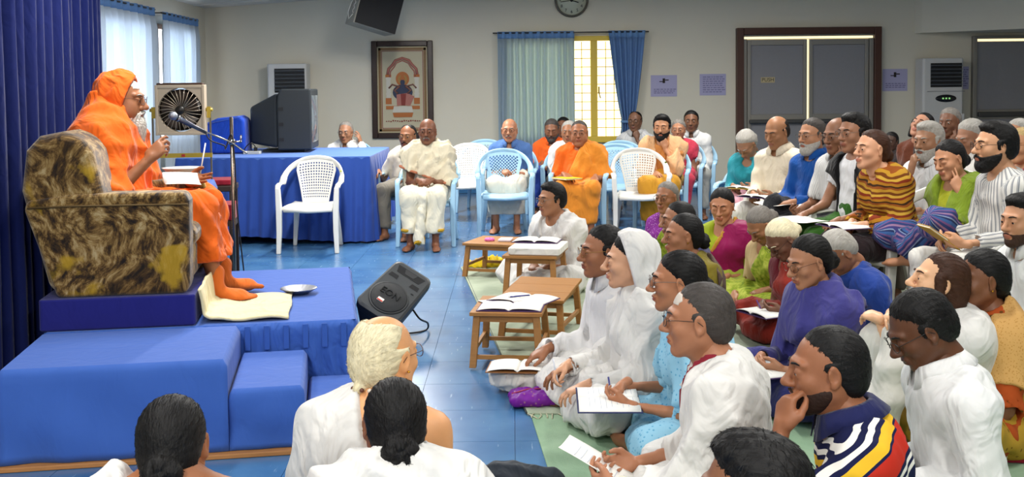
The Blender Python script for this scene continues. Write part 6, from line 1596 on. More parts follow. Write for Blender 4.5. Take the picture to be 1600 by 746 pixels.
# right edge: boots and red cloth
def boot(label, c, rz):
    r = empty('boot', (c[0], c[1], RUGZ-.006), rz); tag(r, label, 'shoe', 'brown leather shoes'); 
    ops = [('u', cap((-.08, 0, .05), (.10, 0, .035), .045, .036), .03), ('u', cap((-.07, 0, .05), (-.075, 0, .11), .045, .042), .03), ('s', cap((-.075, 0, .10), (-.075, 0, .2), .032), .006), ('p', (0, 0, -1), -.008)]
    V, Q = sdf_mesh(ops, .006); link('upper', mesh_np('upper', V, Q, [mat('boot_leather', '#7a5428', .5, var=.2)]), r)
    mb = MB(); mb.prism([(-.125, -.035), (.06, -.045), (.13, -.03), (.14, 0), (.13, .03), (.06, .045), (-.125, .035)], 0, .02); mb.build('sole', mat('boot_sole', '#2a1c12', .7), r)
    mb = MB()
    for i in range(3): mb.tube([(-.01+.03*i, -.03, .088-.012*i), (.0+.03*i, 0, .098-.013*i), (-.01+.03*i, .03, .088-.012*i)], .006, 5)
    mb.build('laces', mat('boot_lace', '#1a1410', .8), r)
boot('brown leather shoe with dark laces at the right edge, upper one', onz(1590, 655, .04), R_(190)); boot('brown leather shoe at the right edge, lower one in front', onz(1592, 678, .04), R_(172))
rc = onz(1582, 715, .02); ops = [('u', cap((-.10, 0, .012), (.08, -.03, .008), .03, .012), .02), ('u', cap((-.06, .02, .02), (-.05, .10, .03), .02, .01), .02), folds(9, .006, wl=.05), ('p', (0, 0, -1), 0)]
V, Q = sdf_mesh(ops, .006); o = link('red_cloth', mesh_np('red_cloth', V, Q, [cloth('maroon_wool', '#7a1626', .95)]), None, loc=(rc.x, rc.y, RUGZ-.005)); tag(o, 'crumpled maroon cloth on the rug at the lower right', 'cloth')
# ------------------------------------------------------------------ the people
def cl(h, **kw): return cloth('cotton_'+h.strip('#'), h, **kw)
WHITE = cl('#d2d0cc', fold=.65); CREAM = cl('#d3c8b0'); ORANGE = cloth('ochre_orange', '#d9601a', .85, var=.05, fold=.6); OCHRE = cloth('ochre_gold', '#cf7f2a', .85, var=.06, fold=.5); PEACH = cl('#d0a074')
FZ = RUGZ
BLACKT = cl('#15161b'); GREYT = cl('#6f6a60')
GRPF, GRPC = 'people sitting on the floor', 'people sitting on chairs'
def held(p, kind, label, fw=.06, up=.0, w_=.28, d=.2, side=0.0, cover=None, tilt=(0, 0), cat='notebook', rz=0):
    """a book, notebook or sheet carried between the hands"""
    s = root_info[p.name]; m = (s.wr[1]+s.wr[-1])/2; k = s.k
    pt = local_pt(p, (m[0]+fw, m[1]+side, m[2]+up)); ang = p.rotation_euler.z-math.pi/2+R_(rz)
    if kind == 'open': return open_book('notebook', label, pt, ang, w_, d, pt.z, cover, tilt=tilt, cat=cat)
    if kind == 'sheet': return sheet_obj('paper_sheet', label, 'paper', pt, ang, w_, d, pt.z, .012, tilt)
    r = empty('notebook', pt); r.rotation_euler = (tilt[0], tilt[1], ang); tag(r, label, cat)
    mb = MB(); mb.box((0, 0, 0), (w_, d, .003)); mb.box((0, 0, .011), (w_, d, .003)); mb.build('cover', cover or MATS['cover_purple'], r)
    mb = MB(); mb.box((.003, 0, .0055), (w_-.008, d-.008, .0075)); mb.build('pages', M_pap, r); return r
def held_pen(p, label, q=-1, m=None):
    s = root_info[p.name]; Rm, _ = s.hd[q]; y = 1 if q == -1 else 1
    a = s.wr[q]+Rm @ np.array([.105, .020*(1 if q == -1 else -1), -.060]); b = s.wr[q]+Rm @ np.array([.045, .030*(1 if q == -1 else -1), .055])
    return pen(label, local_pt(p, a), local_pt(p, b), m or M_pen)
def sari(W, blouse, sariM, sl=.55, border=None, skirtM=None, pal=None, e=.022, low=.06):
    W.shirt(blouse, sl, e=.010, deep=.05, name='blouse', amp=.003, loose=.004)
    W.skirt(skirtM or sariM, name='sari_skirt'); o = W.drape(pal or sariM, 'sari_pallu', e=e, arms=(.45, 0), region=W.over_left(-.17, .16, .055, .60), amp=.007, low=low, neckr=.070)
    if border: W.drape(border, 'sari_border', e=e+.004, arms=(.45, 0), region=W.over_left(-.17, .16, .055, .60, width=.035), amp=.004, low=low, neckr=.070)
def dhoti_shawl(W, both=True, m=WHITE, shirt=True, arms=(1.3, 1.2)):
    if shirt: W.shirt(m, .8, e=.012)
    W.skirt(m, name='dhoti'); W.drape(m, e=.030, arms=arms, region=W.open_front(.02, .075, .12, .50) if both else W.over_left(), amp=.011, low=.03)
# ---- the speaker in the armchair
SPK = {}
def w_speaker(W):
    forehead_ash(W)
    s = W.s; k = s.k
    W.skirt(ORANGE, t1=1.70, e=.030, name='robe', amp=.010)
    ex = [(cap(s.nb-s.T*.07*k-s.F*.07*k, s.waist-s.F*.09*k, .10*k, .15*k), .08)]+[(cap(s.hc+s.hR @ np.array([-.055, q*.03, -.04])*k, s.sh[q]-s.F*.02*k, .085*k, .095*k), .08) for q in (1, -1)]
    W.drape(ORANGE, 'shawl', e=.045, arms=(1.1, 1.15), amp=.0095, wl=.12, k=.11, low=.02, neckr=None, extra=ex, scale=(1, .6, .8))
    W.hood(ORANGE, e=.020, face=.034, amp=.006)
sp_ = person('bearded speaker in orange robe and hood, seated in the patterned armchair', 190, 156, 5.72, 6, 'chair', seat=.80, skin='#75492f', lean=5, head=(-2, 4, 0), hair=None, beard=('long', '#b9b4ac'), glasses='brown',
             armL=('book', (.03, -.02, .0), 'flat'), armR=('gesture', (.06, .04, .0)), fat=.5, near=True, wear=w_speaker, fz=.425, shin=.07, spread=.13, socks=cloth('sock_orange', '#c8662a', .9), brow='silver', k=1.08)
held(sp_, 'sheet', 'white sheet of notes on the speaker\'s knee', .07, -.055, .15, .18, side=-.03, tilt=(R_(-4), R_(20)), rz=18)
# ---- people on chairs facing the camera, along the back
def on_chair(label, px, py, Y, hd, color, clabel, back=.02, **kw):
    kw.setdefault('seat', .42); kw.setdefault('lean', 2)
    p = person(label, px, py, Y, hd, 'chair' if 'pose' not in kw else kw.pop('pose'), group=GRPC, **kw)
    if color:
        c_ = chair_for(p, color, clabel, back)
        if color == 'white': c_.scale = (1, .80, 1)
    return p
SH = lambda m, sl=2.0, collar=True, pm=None, **kw: (lambda W: (W.shirt(m, sl, collar=collar, **kw), W.pants(pm or GREYT)))
on_chair('man in a white shirt raising a hand beside his head, behind the blue table', 540, 207, 12.9, 262, 'blue', 'plastic chair of the man behind the blue table', skin='#7a5540', hair=('crop', 'grey'), glasses='black', armL=('temple', (.0, .03, -.02)), armR='lap', wear=SH(WHITE, 1.9), head=(0, 4, 0))
on_chair('man in a cream short sleeved shirt half hidden behind the shawled man', 637, 214, 11.25, 255, 'blue', 'pale blue chair of the man in the cream short sleeved shirt', skin='#6d4630', hair=('receding', 'black'), beard=('moustache', 'dark'), glasses='gold', armL='lap', armR='armrest', wear=SH(cl('#d6cdbb'), .8, pm=GREYT), fat=.3)
def w_bald(W):
    W.shirt(cl('#a9a59c'), .6, deep=.02); o = W.skirt(cl('#d8d2bd'), t1=1.80, name='dhoti', amp=.008)
    kk = W.s.k; sl = lambda off, wd: (lambda X, Y, Z, D: np.maximum(np.maximum(D, np.where(X > .02, -(Z-W.s.seat-(.235+off)*kk+.35*Y), -(Z-W.s.seat-.10*kk))), (Z-W.s.seat-(.235+off+wd)*kk+.35*Y) if wd else D))
    W.drape(cl('#cfc5ac'), 'shawl', e=.042, arms=(1.2, 1.2), region=sl(0, 0), amp=.014, low=.08)
    W.drape(cl('#a4674c'), 'shawl_border', e=.047, arms=(1.2, 1.2), region=lambda X, Y, Z, D: np.maximum(sl(0, .028)(X, Y, Z, D), -X+.03), amp=.014, low=.08)
    s = W.s; zc = s.knee[1][2]+(s.ank[1][2]-s.knee[1][2])*.80
    ops = []
    for q in (1, -1): ops += U_([(p, .1) for p, _ in leg_prims(s, q, .034, 1.80, True, .046)])
    for t in (.5, .78): ops.append(('u', fcap(s.knee[1]+(s.ank[1]-s.knee[1])*t, s.knee[-1]+(s.ank[-1]-s.knee[-1])*t, .036*s.k), .05))
    ops += [('p', (0, 0, -1), -(zc+.012)), ('p', (0, 0, 1), zc+.045)]
    W.make('dhoti_border', ops, cl('#b08a24'), .008)
    mid = (s.knee[1]+s.knee[-1])/2; k = s.k
    ops = [('u', cap(mid+np.array([-.05, .0, .05])*k, mid+np.array([.055, .01, .0])*k, .045*k, .045*k), .03), ('u', fcap(mid+np.array([.055, .01, .0])*k, np.array([mid[0]+.09*k, -.03*k, .07]), .042*k, .058*k), .03)]
    W.make('dhoti_pleat', ops, cl('#d8d2bd'), .008, .06); W.make('pleat_border', [('u', fcap(np.array([mid[0]+.086*k, -.027*k, .105]), np.array([mid[0]+.09*k, -.03*k, .066]), .060*k, .062*k), .01)], cl('#b08a24'), .008, .06)
bm = on_chair('bald man wrapped in a cream shawl with hands clasped on a white dhoti', 668, 206, 10.55, 266, 'blue', 'pale blue chair of the bald man in the cream shawl', skin='#5f3a28', hair=None, glasses='brown', armL='clasp', armR='clasp', wear=w_bald, lean=3, spread=.13, near=True, beard=('moustache', 'grey'))
def w_blueman(W):
    W.shirt(cl('#4a6ba0'), .85, collar=True); W.skirt(cl('#cbc7b8'), t1=1.72, name='dhoti')
bs = on_chair('old man in a blue shirt and white dhoti sitting behind an empty blue chair', 796, 204, 11.75, 264, 'blue', 'pale blue chair of the old man in the blue shirt', skin='#8a5c44', hair=('sides', 'silver'), glasses='black', beard=('moustache', 'grey'), armL='lap', armR='clasp', wear=w_blueman, near=True)
mb = MB(); ck_ = onz(767, 372, .0); mb.tube([(ck_.x, ck_.y+.55, .01), (ck_.x+.02, ck_.y+.62, .60)], .010, 8); tag(mb.build('walking_cane', mat('cane_wood', '#8a5a2a', .4)), 'brown wooden walking cane beside the old man in the blue shirt', 'cane')
def w_org(W): W.shirt(cloth('bright_orange', '#d4581c', .85), .8, collar=True); W.pants(cl('#27408a'))
on_chair('moustached man in an orange shirt looking down, behind the blue shirt man', 862, 208, 13.1, 258, 'blue', 'plastic chair of the moustached man in orange', skin='#6a4430', hair=('short', 'salt'), beard=('full', 'salt'), closed=True, head=(6, 14, 0), wear=w_org, armL='lap', armR='lap')
on_chair('dark haired person almost hidden behind the orange robed man', 880, 207, 13.9, 256, 'blue', 'plastic chair of the almost hidden dark haired person', skin='#5a3826', hair=('short', 'black'), wear=SH(cl('#40506a'), .8))
on_chair('grey haired man in white directly behind the orange robed man', 889, 207, 12.25, 258, 'blue', 'plastic chair of the grey haired man in white', skin='#7a5038', hair=('short', 'silver'), wear=SH(WHITE, 1.0))
def w_swami(W):
    W.shirt(cloth('bright_orange2', '#d95f17', .8), .9, deep=.02)
    W.skirt(OCHRE, t1=1.80, name='robe', amp=.009); W.drape(OCHRE, 'shawl', e=.040, arms=(1.0, 0), region=W.over_left(-.14, .14, .06, .60), amp=.010, low=.06)
sw = on_chair('stout bespectacled man in an orange robe holding a yellow booklet', 905, 208, 11.1, 262, 'blue', 'pale blue chair of the stout man in the orange robe', skin='#7d4d33', hair=('crop', 'salt'), glasses='steel', fat=.9, armL='knee', armR=('lap', (.02, .06, .02)), wear=w_swami, near=True, spread=.15, lean=0)
held(sw, 'closed', 'yellow covered booklet in the orange robed man\'s lap', .10, -.02, .20, .26, side=-.12, cover=mat('cover_yellow', '#d2b01e', .6), cat='booklet', rz=40)
on_chair('man in a pale checked shirt with hand on chin, below the window', 992, 190, 13.6, 250, 'blue', 'plastic chair of the man below the window', skin='#5a3d2e', hair=('receding', 'black'), glasses='black', armL='chin', armR='behind', wear=SH(ramp_mat('pale_check', 'wrap', .03, [(0, '#b9b9b8'), (.8, '#9aa0a6')]), .8))
def w_peach(W):
    W.shirt(cl('#b4743c'), .5, deep=.03); W.skirt(cloth('mustard_cloth', '#c08a2c', .85), t1=1.85, name='robe'); W.drape(PEACH, 'shawl', e=.032, arms=(1.5, 1.5), region=W.open_front(.03, .07, .10, .52), amp=.012, low=.04)
on_chair('bearded man in a peach shawl resting his chin on his hand', 1034, 199, 11.5, 258, 'blue', 'pale blue chair of the bearded man in peach', skin='#96684c', hair=('thick', 'black'), beard=('full', 'black'), armL='chin', armR='lap', wear=w_peach, near=True, head=(-4, 4, 0), closed=False)
on_chair('woman in a red sari hidden behind the bearded man in peach', 1060, 203, 12.3, 255, 'blue', 'plastic chair of the half hidden woman in red', fem=True, skin='#8a5e46', hair=('parted+bun', 'grey'), wear=lambda W: sari(W, cl('#a02a3c'), cl('#b8384c'), .55))
on_chair('man in a white kurta with hands in his lap, against the wall', 1080, 190, 12.8, 258, 'blue', 'plastic chair of the man in the white kurta', skin='#5f3e2c', hair=('short', 'black'), armL='lap', armR='lap', wear=SH(cl('#d0cfcc'), 1.95, pm=cl('#9a9a94'), hem=.5), spread=.16)
# ---- the right-hand row of chairs, facing the stage
def w_teal(W): W.shirt(cloth('teal_wool', '#2a8894', .95, fold=.6), 1.95, e=.020, deep=.04, name='cardigan'); W.skirt(cl('#cf9aa6'), t1=1.85, name='skirt')
tl = on_chair('grey haired woman in a teal cardigan bending over her notebook', 1166, 226, 9.6, 236, 'blue', 'pale blue chair of the woman in the teal cardigan', fem=True, k=.95, skin='#7a5642', hair=('tuft+bun', 'silver'), glasses='gold', head=(-8, 46, 0), lean=18, armL='book', armR='write', wear=w_teal, closed=True)
held(tl, 'open', 'notebook on the lap of the woman in the teal cardigan', .07, .0, .22, .16, cover=cl('#c2a24a'))
r15 = on_chair('balding man in a cream shirt reading, in front of the brown door', 1213, 207, 8.75, 222, 'white', 'white chair of the balding man in the cream shirt', skin='#7a5238', hair=('sides', 'dark'), head=(-2, 16, 0), lean=8, closed=True, armL='book', armR='write', wear=SH(cl('#d8cbb4'), 1.9, pm=cl('#d4d0c8')), fat=.2)
held(r15, 'open', 'notebook on the lap of the balding man in the cream shirt', .07, .0, .26, .18)
r16 = on_chair('grey bearded man in a royal blue kurta holding papers', 1268, 212, 8.2, 212, 'white', 'white chair of the man in the royal blue kurta', skin='#8a6048', hair=('short', 'salt'), beard=('full', 'silver'), glasses='steel', armL='flat', armR='book', pose='legover', front=-1, wear=SH(cl('#12468c'), 1.9, pm=BLACKT, hem=.5), near=True, head=(0, 2, 0))
held(r16, 'sheet', 'papers held by the man in the royal blue kurta', .06, -.015, .28, .2)
r17 = on_chair('man in a finely striped white shirt with fingers on his cheek', 1308, 212, 7.75, 206, 'white', 'white chair of the man in the finely striped shirt', skin='#6f4a36', hair=('sides', 'black'), glasses='steel', armL='cheek', armR=('book', (0, 0, -.02)), wear=SH(ramp_mat('fine_stripe', 'wrap', .014, [(0, '#cfcfcc'), (.7, '#a9abae')]), .9, pm=BLACKT), head=(6, 6, 0))
held(r17, 'open', 'notebook with a green page on the striped shirt man\'s knee', .12, -.22, .26, .2, side=-.05, cover=mat('cover_green', '#8a9a3a', .6))
def w_vest(W):
    W.shirt(cl('#cfd0d2'), .5, e=.012, deep=.02); W.pants(cl('#2f5a1e'), e=.03)
    W.drape(cl('#0d0d10'), 'waistcoat', e=.024, arms=(.25, .25), region=W.open_front(.06, .085, .0, .50), amp=.006, low=.04)
r18 = on_chair('man in a black waistcoat over a white shirt and green trousers', 1333, 208, 7.3, 202, 'white', 'white chair of the man in the black waistcoat', skin='#7a5440', hair=('thick', 'black'), glasses='steel', armL='knee', armR='knee', wear=w_vest, near=True, head=(6, 2, 0))
held(r18, 'sheet', 'white papers on the knees of the man in the black waistcoat', .10, -.01, .34, .24)
def w_plaid(W):
    W.shirt(ramp_mat('autumn_stripe', (.25, .1, 1), .105, [(0, '#6b3a14'), (.14, '#b0842a'), (.30, '#8a4a1c'), (.42, '#3a2412'), (.52, '#a5701f'), (.70, '#7a2f18'), (.84, '#c29a3a')], warp=.09), 1.85, e=.026, deep=.03, name='tunic', loose=.012); W.pants(cl('#241a1c'), e=.03)
r19 = on_chair('brown haired woman in an autumn striped tunic leaning forward', 1361, 234, 6.8, 196, 'white', 'white chair of the woman in the autumn striped tunic', fem=True, k=.97, skin='#a87a60', hair=('back+bun', 'brown'), lean=20, head=(4, -4, 0), armL='flat', armR='write', wear=w_plaid, near=True)
held(r19, 'open', 'open notebook on the lap of the woman in the autumn striped tunic', .08, -.01, .30, .22)
def w_green(W):
    W.shirt(cloth('yellow_green_top', '#a0a424', .8), 1.0, e=.012); 
    W.pants(ramp_mat('indigo_stripe', 'wrap', .12, [(0, '#2c3a6c'), (.18, '#6a4a78'), (.3, '#37588c'), (.5, '#243058'), (.62, '#7a8aa8'), (.7, '#3a3a70'), (.86, '#8a6a8a')], warp=.01), e=.040, e1=.03, amp=.012)
    W.drape(cloth('olive_green_shawl', '#6f8424', .85, fold=.8), 'shawl', e=.030, arms=(.95, .95), region=W.open_front(.02, .07, .12, .50), amp=.012, low=.08)
r23 = on_chair('woman in a green shawl and striped trousers cross legged on her chair', 1483, 250, 6.45, 200, 'white', 'white chair of the woman in the green shawl', fem=True, skin='#94684e', hair=('parted+bun', 'black'), pose='crossup', seat=.44, lean=14, head=(6, 12, 8), armL='cheek', armR='lap', closed=True, wear=w_green, near=True)
STR = ramp_mat('grey_stripe', 'wrap', .030, [(0, '#c9c7c2'), (.62, '#6d717a'), (.80, '#b4b3b0'), (.88, '#83868c')])
r25 = on_chair('dark bearded man in a grey striped white shirt holding a yellow notebook', 1553, 228, 6.05, 184, 'white', 'white chair of the bearded man in the grey striped shirt', back=.04, skin='#a07458', hair=('thick', 'black'), beard=('full', 'black'), glasses='black', armL='book', armR='write', wear=SH(STR, 1.75, pm=cl('#cbc9c3'), hem=.55, collar=None), near=True, head=(2, 0, 0), lean=6)
held(r25, 'closed', 'yellow notebook in the hands of the bearded man in stripes', .09, .02, .16, .22, cover=mat('cover_ochre', '#b8922e', .7), tilt=(R_(35), 0)); held_pen(r25, 'purple pen held by the bearded man in stripes', m=mat('pen_purple', '#5a3a7a', .3))
r20 = on_chair('white bearded man in a white shirt covering his mouth with his hand', 1450, 220, 7.7, 206, 'white', 'white chair of the white bearded man', skin='#7f5a44', hair=('thick', 'silver'), beard=('full', 'silver'), armR='mouth', armL='lap', wear=SH(cl('#d9d9da'), 1.3), near=True, head=(8, 4, 0), fat=.3)
on_chair('woman with a dark brown shawl leaning her head back to the wall', 1440, 197, 9.2, 215, 'white', 'white chair of the woman in the dark brown shawl', fem=True, skin='#8f6450', hair=('back+long', 'black'), head=(10, -24, -14), armL='cheek', armR='lap', wear=lambda W: (W.shirt(cl('#2a1a16'), 1.9), W.pants(BLACKT), W.drape(cl('#5a3020'), 'shawl', arms=(1.2, 1.2), amp=.012)))
on_chair('grey haired man in an orange shirt with his hand on his cheek', 1483, 192, 9.6, 225, 'white', 'white chair of the grey haired man in orange', skin='#5a3a2a', hair=('tuft', 'grey'), armL='cheek', armR='lap', wear=lambda W: (W.shirt(MATS['bright_orange'], 1.2), W.pants(GREYT)))
on_chair('grey haired person seen between the green shawl and the striped shirt', 1516, 215, 8.1, 190, 'white', 'white chair of the grey haired person behind the striped shirt', skin='#7a5440', hair=('tuft', 'silver'), wear=SH(cl('#cfccc6'), 1.0), head=(10, 18, 0), closed=True)
on_chair('pale haired person in red glasses cut off by the right edge', 1596, 228, 7.2, 205, 'white', 'white chair of the person cut off at the right edge', fem=True, skin='#9a6c50', hair=('back+bun', '#b59a68'), glasses='brown', wear=lambda W: sari(W, cl('#8a2438'), cl('#9a3040')))
on_chair('small dark haired child far behind the woman in the autumn tunic', 1392, 222, 10.2, 230, 'white', 'white chair of the small dark haired child', k=.72, skin='#3a2820', hair=('short', 'black'), wear=SH(cl('#3a3434'), .8), seat=.435, fz=.12)
on_chair('person in pale clothes behind the bearded man in stripes', 1590, 212, 8.4, 205, 'white', 'white chair of the person in pale clothes behind the stripes', skin='#8a6048', hair=('short', 'silver'), wear=SH(cl('#c9c9c6'), 1.0))
# ---- people on the floor
def on_floor(label, px, py, zh, hd, **kw):
    kw.setdefault('seat', FZ); kw.setdefault('pose', 'cross'); return person(label, px, py, -zh, hd, group=GRPF, **kw)
p29 = on_floor('man in a white shawl sitting behind the book on the far desk', 861, 312, .685, 228, k=.97, skin='#7d543c', hair=('thick', 'black'), head=(-14, 2, 0), glasses='steel', armL='lap', armR='lap', near=True, wear=lambda W: (dhoti_shawl(W), None))
mb = MB()
p30 = on_floor('man in white kurta with spectacles behind the nearest desk', 940, 393, .715, 196, skin='#7a4e36', hair=('short', 'black'), glasses='gold', near=True, armL='knee', armR='knee', wear=lambda W: (W.shirt(cl('#d4d3d2'), 1.95, collar=True, hem=.5, e=.022, amp=.009), W.skirt(WHITE, name='dhoti')))
def w_hood(W):
    W.shirt(WHITE, 1.9, e=.016); W.skirt(WHITE); W.drape(WHITE, 'shawl', e=.028, arms=(1.35, 1.35), amp=.013, low=.03, neckr=None, wl=.09); W.hood(cl('#d0cecb'), e=.020, face=.008, amp=.005)
p31 = on_floor('woman in a white hooded shawl holding a pen', 981, 408, .725, 182, fem=True, k=.98, skin='#a87c62', hair=('parted', 'black'), near=True, armL='knee', armR=('write', (.06, .02, .0)), wear=w_hood)
held_pen(p31, 'silver pen in the hooded woman\'s hand', m=M_penw)
BLUEP = dots_mat('blue_print', '#8fc0d8', '#5fa0c4', 60, .22)
p32 = on_floor('woman with centre parted black hair in a pale blue printed dress, writing', 1057, 440, .725, 178, fem=True, k=.97, skin='#8a5a40', hair=('parted+bun', 'black'), glasses='steel', near=True, armL=('book', (.02, 0, .04)), armR=('write', (.02, 0, .06)), lean=10, wear=lambda W: (W.shirt(BLUEP, 1.0, e=.022, hem=.5, name='tunic'), W.pants(BLUEP, e=.04), W.drape(BLUEP, 'scarf', e=.034, arms=(.9, .9), region=W.open_front(.02, .06, .1, .5), amp=.010, low=.06)))
held(p32, 'open', 'open notebook on the lap of the woman in pale blue', .07, -.02, .34, .24, cover=mat('cover_navy', '#232a5a', .6)); held_pen(p32, 'blue and white pen of the woman in pale blue')
def w33(W):
    forehead_ash(W)
    dhoti_shawl(W, arms=(1.55, 1.55))
    s = W.s; k = s.k
    for q in (1, -1):
        d = nrm(s.wr[q]-s.el[q]); e_ = s.el[q]+(s.wr[q]-s.el[q])*.66
    W.drape(cl('#7a1f2c'), 'maroon_cord', e=.040, arms=(0, 0), region=lambda X, Y, Z, D: np.maximum(np.maximum(D, np.abs(np.abs(Y)-(.085*k))-.007), -(X-s.chest[0]-.02)), amp=0, low=.20, neckr=.060)
p33 = on_floor('man in a white shawl and spectacles in the foreground, paper in hand', 1090, 500, .735, 166, skin='#8a5c44', hair=('crop', 'salt'), glasses='black', near=True, armL=('book', (.06, .03, -.02), 'hold'), armR=('book', (.04, .0, -.03), 'hold'), lean=10, wear=w33, fat=.35, head=(4, 0, 0))
held(p33, 'sheet', 'folded printed paper in the foreground man\'s hands', .10, .03, .20, .26, tilt=(R_(28), R_(6)))
mb = MB(); s = root_info[p33.name]; q = 1; wpt = s.wr[q]+(s.el[q]-s.wr[q])*.10; d_ = nrm(s.wr[q]-s.el[q]); u_ = nrm(np.cross(d_, (0, 0, 1))); v_ = np.cross(d_, u_)
mb.tube([Vector(wpt+(u_*math.cos(a)+v_*math.sin(a))*.031) for a in [2*math.pi*i/16 for i in range(16)]], .006, 6, closed=True, flat=1.4); wt = mb.build('watch_strap', mat('watch_gold', '#b08a3a', .3, .9), p33)
mb = MB(); mb.lathe([(.016, 0), (.015, .006)], n=16, c=Vector(wpt+np.array([0, 0, .031]))); mb.build('watch_dial', mat('watch_face', '#e0dcc8', .3), p33)
p34 = on_floor('elderly woman with a purple dotted blouse and green sari', 1041, 309, .69, 232, fem=True, skin='#7a5038', hair=('back+bun', 'grey'), glasses='brown', near=True, bindi='#5a1010', earring=True, lean=4, wear=lambda W: sari(W, dots_mat('purple_dots', '#7a2f86', '#cfa0d0', 70, .2), blot_mat('green_print', ['#2f4a14', '#6f7f20', '#8f9a34'], 30)))
p35 = on_floor('dark haired woman half hidden between the elderly and the olive clad women', 1058, 345, .69, 188, fem=True, skin='#7d543e', hair=('back+bun', 'black'), wear=lambda W: sari(W, cl('#5a2a50'), cl('#3c3a5c')))
p36 = on_floor('woman in an olive gold top and brown shawl facing the stage', 1066, 368, .69, 190, fem=True, k=.96, skin='#80543c', hair=('back+bigbun', 'black'), near=True, earring=True, armL='lap', armR='write', wear=lambda W: (W.shirt(cloth('olive_gold', '#6f6218', .8), 1.1, e=.022), W.skirt(cl('#4a4330')), W.drape(dots_mat('brown_shawl', '#5a4a44', '#8a7468', 90, .14), 'shawl', e=.030, arms=(.9, .9), region=lambda X, Y, Z, D: np.maximum(D, X+.02), amp=.010, low=.05)))
held_pen(p36, 'purple pen held by the woman in olive gold', m=MATS['pen_purple'])
p37 = on_floor('woman in a magenta and lime sari reading with lowered eyes', 1128, 322, .68, 240, fem=True, k=.97, skin='#94644a', hair=('parted+tail', 'black'), near=True, bindi='#6a1018', earring=True, closed=True, head=(6, 12, 0), wear=lambda W: sari(W, cloth('lime_silk', '#98a81e', .6), cloth('magenta_silk', '#8c1450', .55, fold=.5), .8, border=cloth('gold_border', '#b0802c', .5), skirtM=cloth('lime_silk2', '#9aa83a', .6)))
GY = blot_mat('green_yellow_sari', ['#55701c', '#8a9a2c', '#aab04a'], 26)
p38 = on_floor('grey haired woman in a green and yellow sari bent over her notes', 1188, 352, .61, 214, fem=True, skin='#80583e', hair=('back+bun', 'grey'), near=True, lean=20, head=(-4, 44, 0), closed=True, armL='lap', armR=('lap', (.1, .06, -.05)), wear=lambda W: sari(W, cl('#bda478'), GY, .85))
p39 = on_floor('white haired woman in dark red bent low over her writing', 1220, 374, .61, 206, fem=True, skin='#5f3f30', hair=('back+bun', 'yellowwhite'), near=True, lean=22, head=(0, 42, 0), closed=True, glasses='black', armL='book', armR='write', wear=lambda W: sari(W, cl('#5c1620'), cl('#8a2c22')))
held(p39, 'open', 'notebook on the lap of the white haired woman', .06, -.02, .28, .2); held_pen(p39, 'purple pen of the white haired woman', m=MATS['pen_purple'])
PURP = cloth('purple_blue_shawl', '#3c3a78', .9, fold=.8)
p41 = on_floor('woman wrapped in a purple blue shawl looking down at her book', 1263, 409, .685, 198, fem=True, k=.98, skin='#8a5e46', hair=('back+bun', 'black'), near=True, glasses='brown', head=(2, 14, 0), closed=True, armL='book', armR='write', lean=8, wear=lambda W: (W.shirt(cl('#2c2a58'), 1.9), W.skirt(cloth('indigo_skirt', '#34346c', .9)), W.drape(PURP, 'shawl', e=.034, arms=(1.25, 1.25), amp=.013, low=.04, neckr=.072)))
held(p41, 'open', 'open notebook held by the woman in the purple blue shawl', .08, -.02, .30, .22); held_pen(p41, 'pen of the woman in the purple blue shawl')
p42 = on_floor('grey haired man in a dark blue shirt with his head bowed', 1308, 396, .60, 196, skin='#6f4834', hair=('crop', 'silver'), near=True, lean=26, head=(6, 48, 0), closed=True, armL='lap', armR='lap', wear=SH(cl('#1f3a82'), .9, pm=GREYT))
def w43(W):
    W.shirt(cl('#cfcdc9'), 1.0, e=.022, hem=.3); W.pants(cl('#cbc7bf'), e=.032, e1=.035, amp=.009)
p43 = on_floor('brown haired woman in white hugging her raised knees', 1465, 441, .70, 178, fem=True, k=.99, pose='kneesup', skin='#b58a6c', hair=('back+long', 'brown'), near=True, lean=14, head=(0, -14, 0), armL='kneetop', armR=('kneetop', (-.03, .0, .035)), wear=w43)
def w44(W):
    W.shirt(dots_mat('rust_print', '#a0461c', '#5a3a14', 26, .16), 1.0, e=.020, hem=.5, name='tunic'); W.skirt(dots_mat('mustard_print', '#a8842c', '#7a5a1c', 30, .2)); W.drape(dots_mat('tan_scarf', '#bf9458', '#a87c40', 110, .25), 'scarf', e=.032, arms=(.7, .7), region=lambda X, Y, Z, D: np.maximum(D, np.minimum(X-.04, np.abs(Y)*-1+.10)), amp=.010, low=.12)
p44 = on_floor('young woman with a black braid, rust tunic and tan scarf', 1532, 437, .70, 182, fem=True, k=.98, skin='#5f3a26', hair=('parted+braid', 'black'), near=True, earring=True, head=(4, 0, 0), lean=6, armL='knee', armR='knee', wear=w44)
def w45(W):
    W.shirt(cl('#d2d4d2'), 1.95, e=.022, collar=True, name='jacket'); W.pants(cl('#3a3a40'))
    W.drape(cl('#1f7a4a'), 'green_badge', e=.024, arms=(0, 0), region=lambda X, Y, Z, D: np.maximum(np.maximum(D, np.abs(Y-.06)-.014), np.maximum(np.abs(Z-W.s.chest[2]-.03)-.018, -(X-.0))), amp=0)
    W.drape(cl('#a02424'), 'red_badge', e=.024, arms=(0, 0), region=lambda X, Y, Z, D: np.maximum(np.maximum(D, np.abs(Y-.11)-.012), np.maximum(np.abs(Z-W.s.chest[2]+.03)-.018, -(X-.0))), amp=0)
p45 = on_floor('young man in a white sports jacket at the right edge', 1596, 345, .835, 190, seat=.10, skin='#9a6e54', hair=('thick', 'black'), beard=('stubble', '#3a261c'), near=True, head=(12, 2, 0), wear=w45)
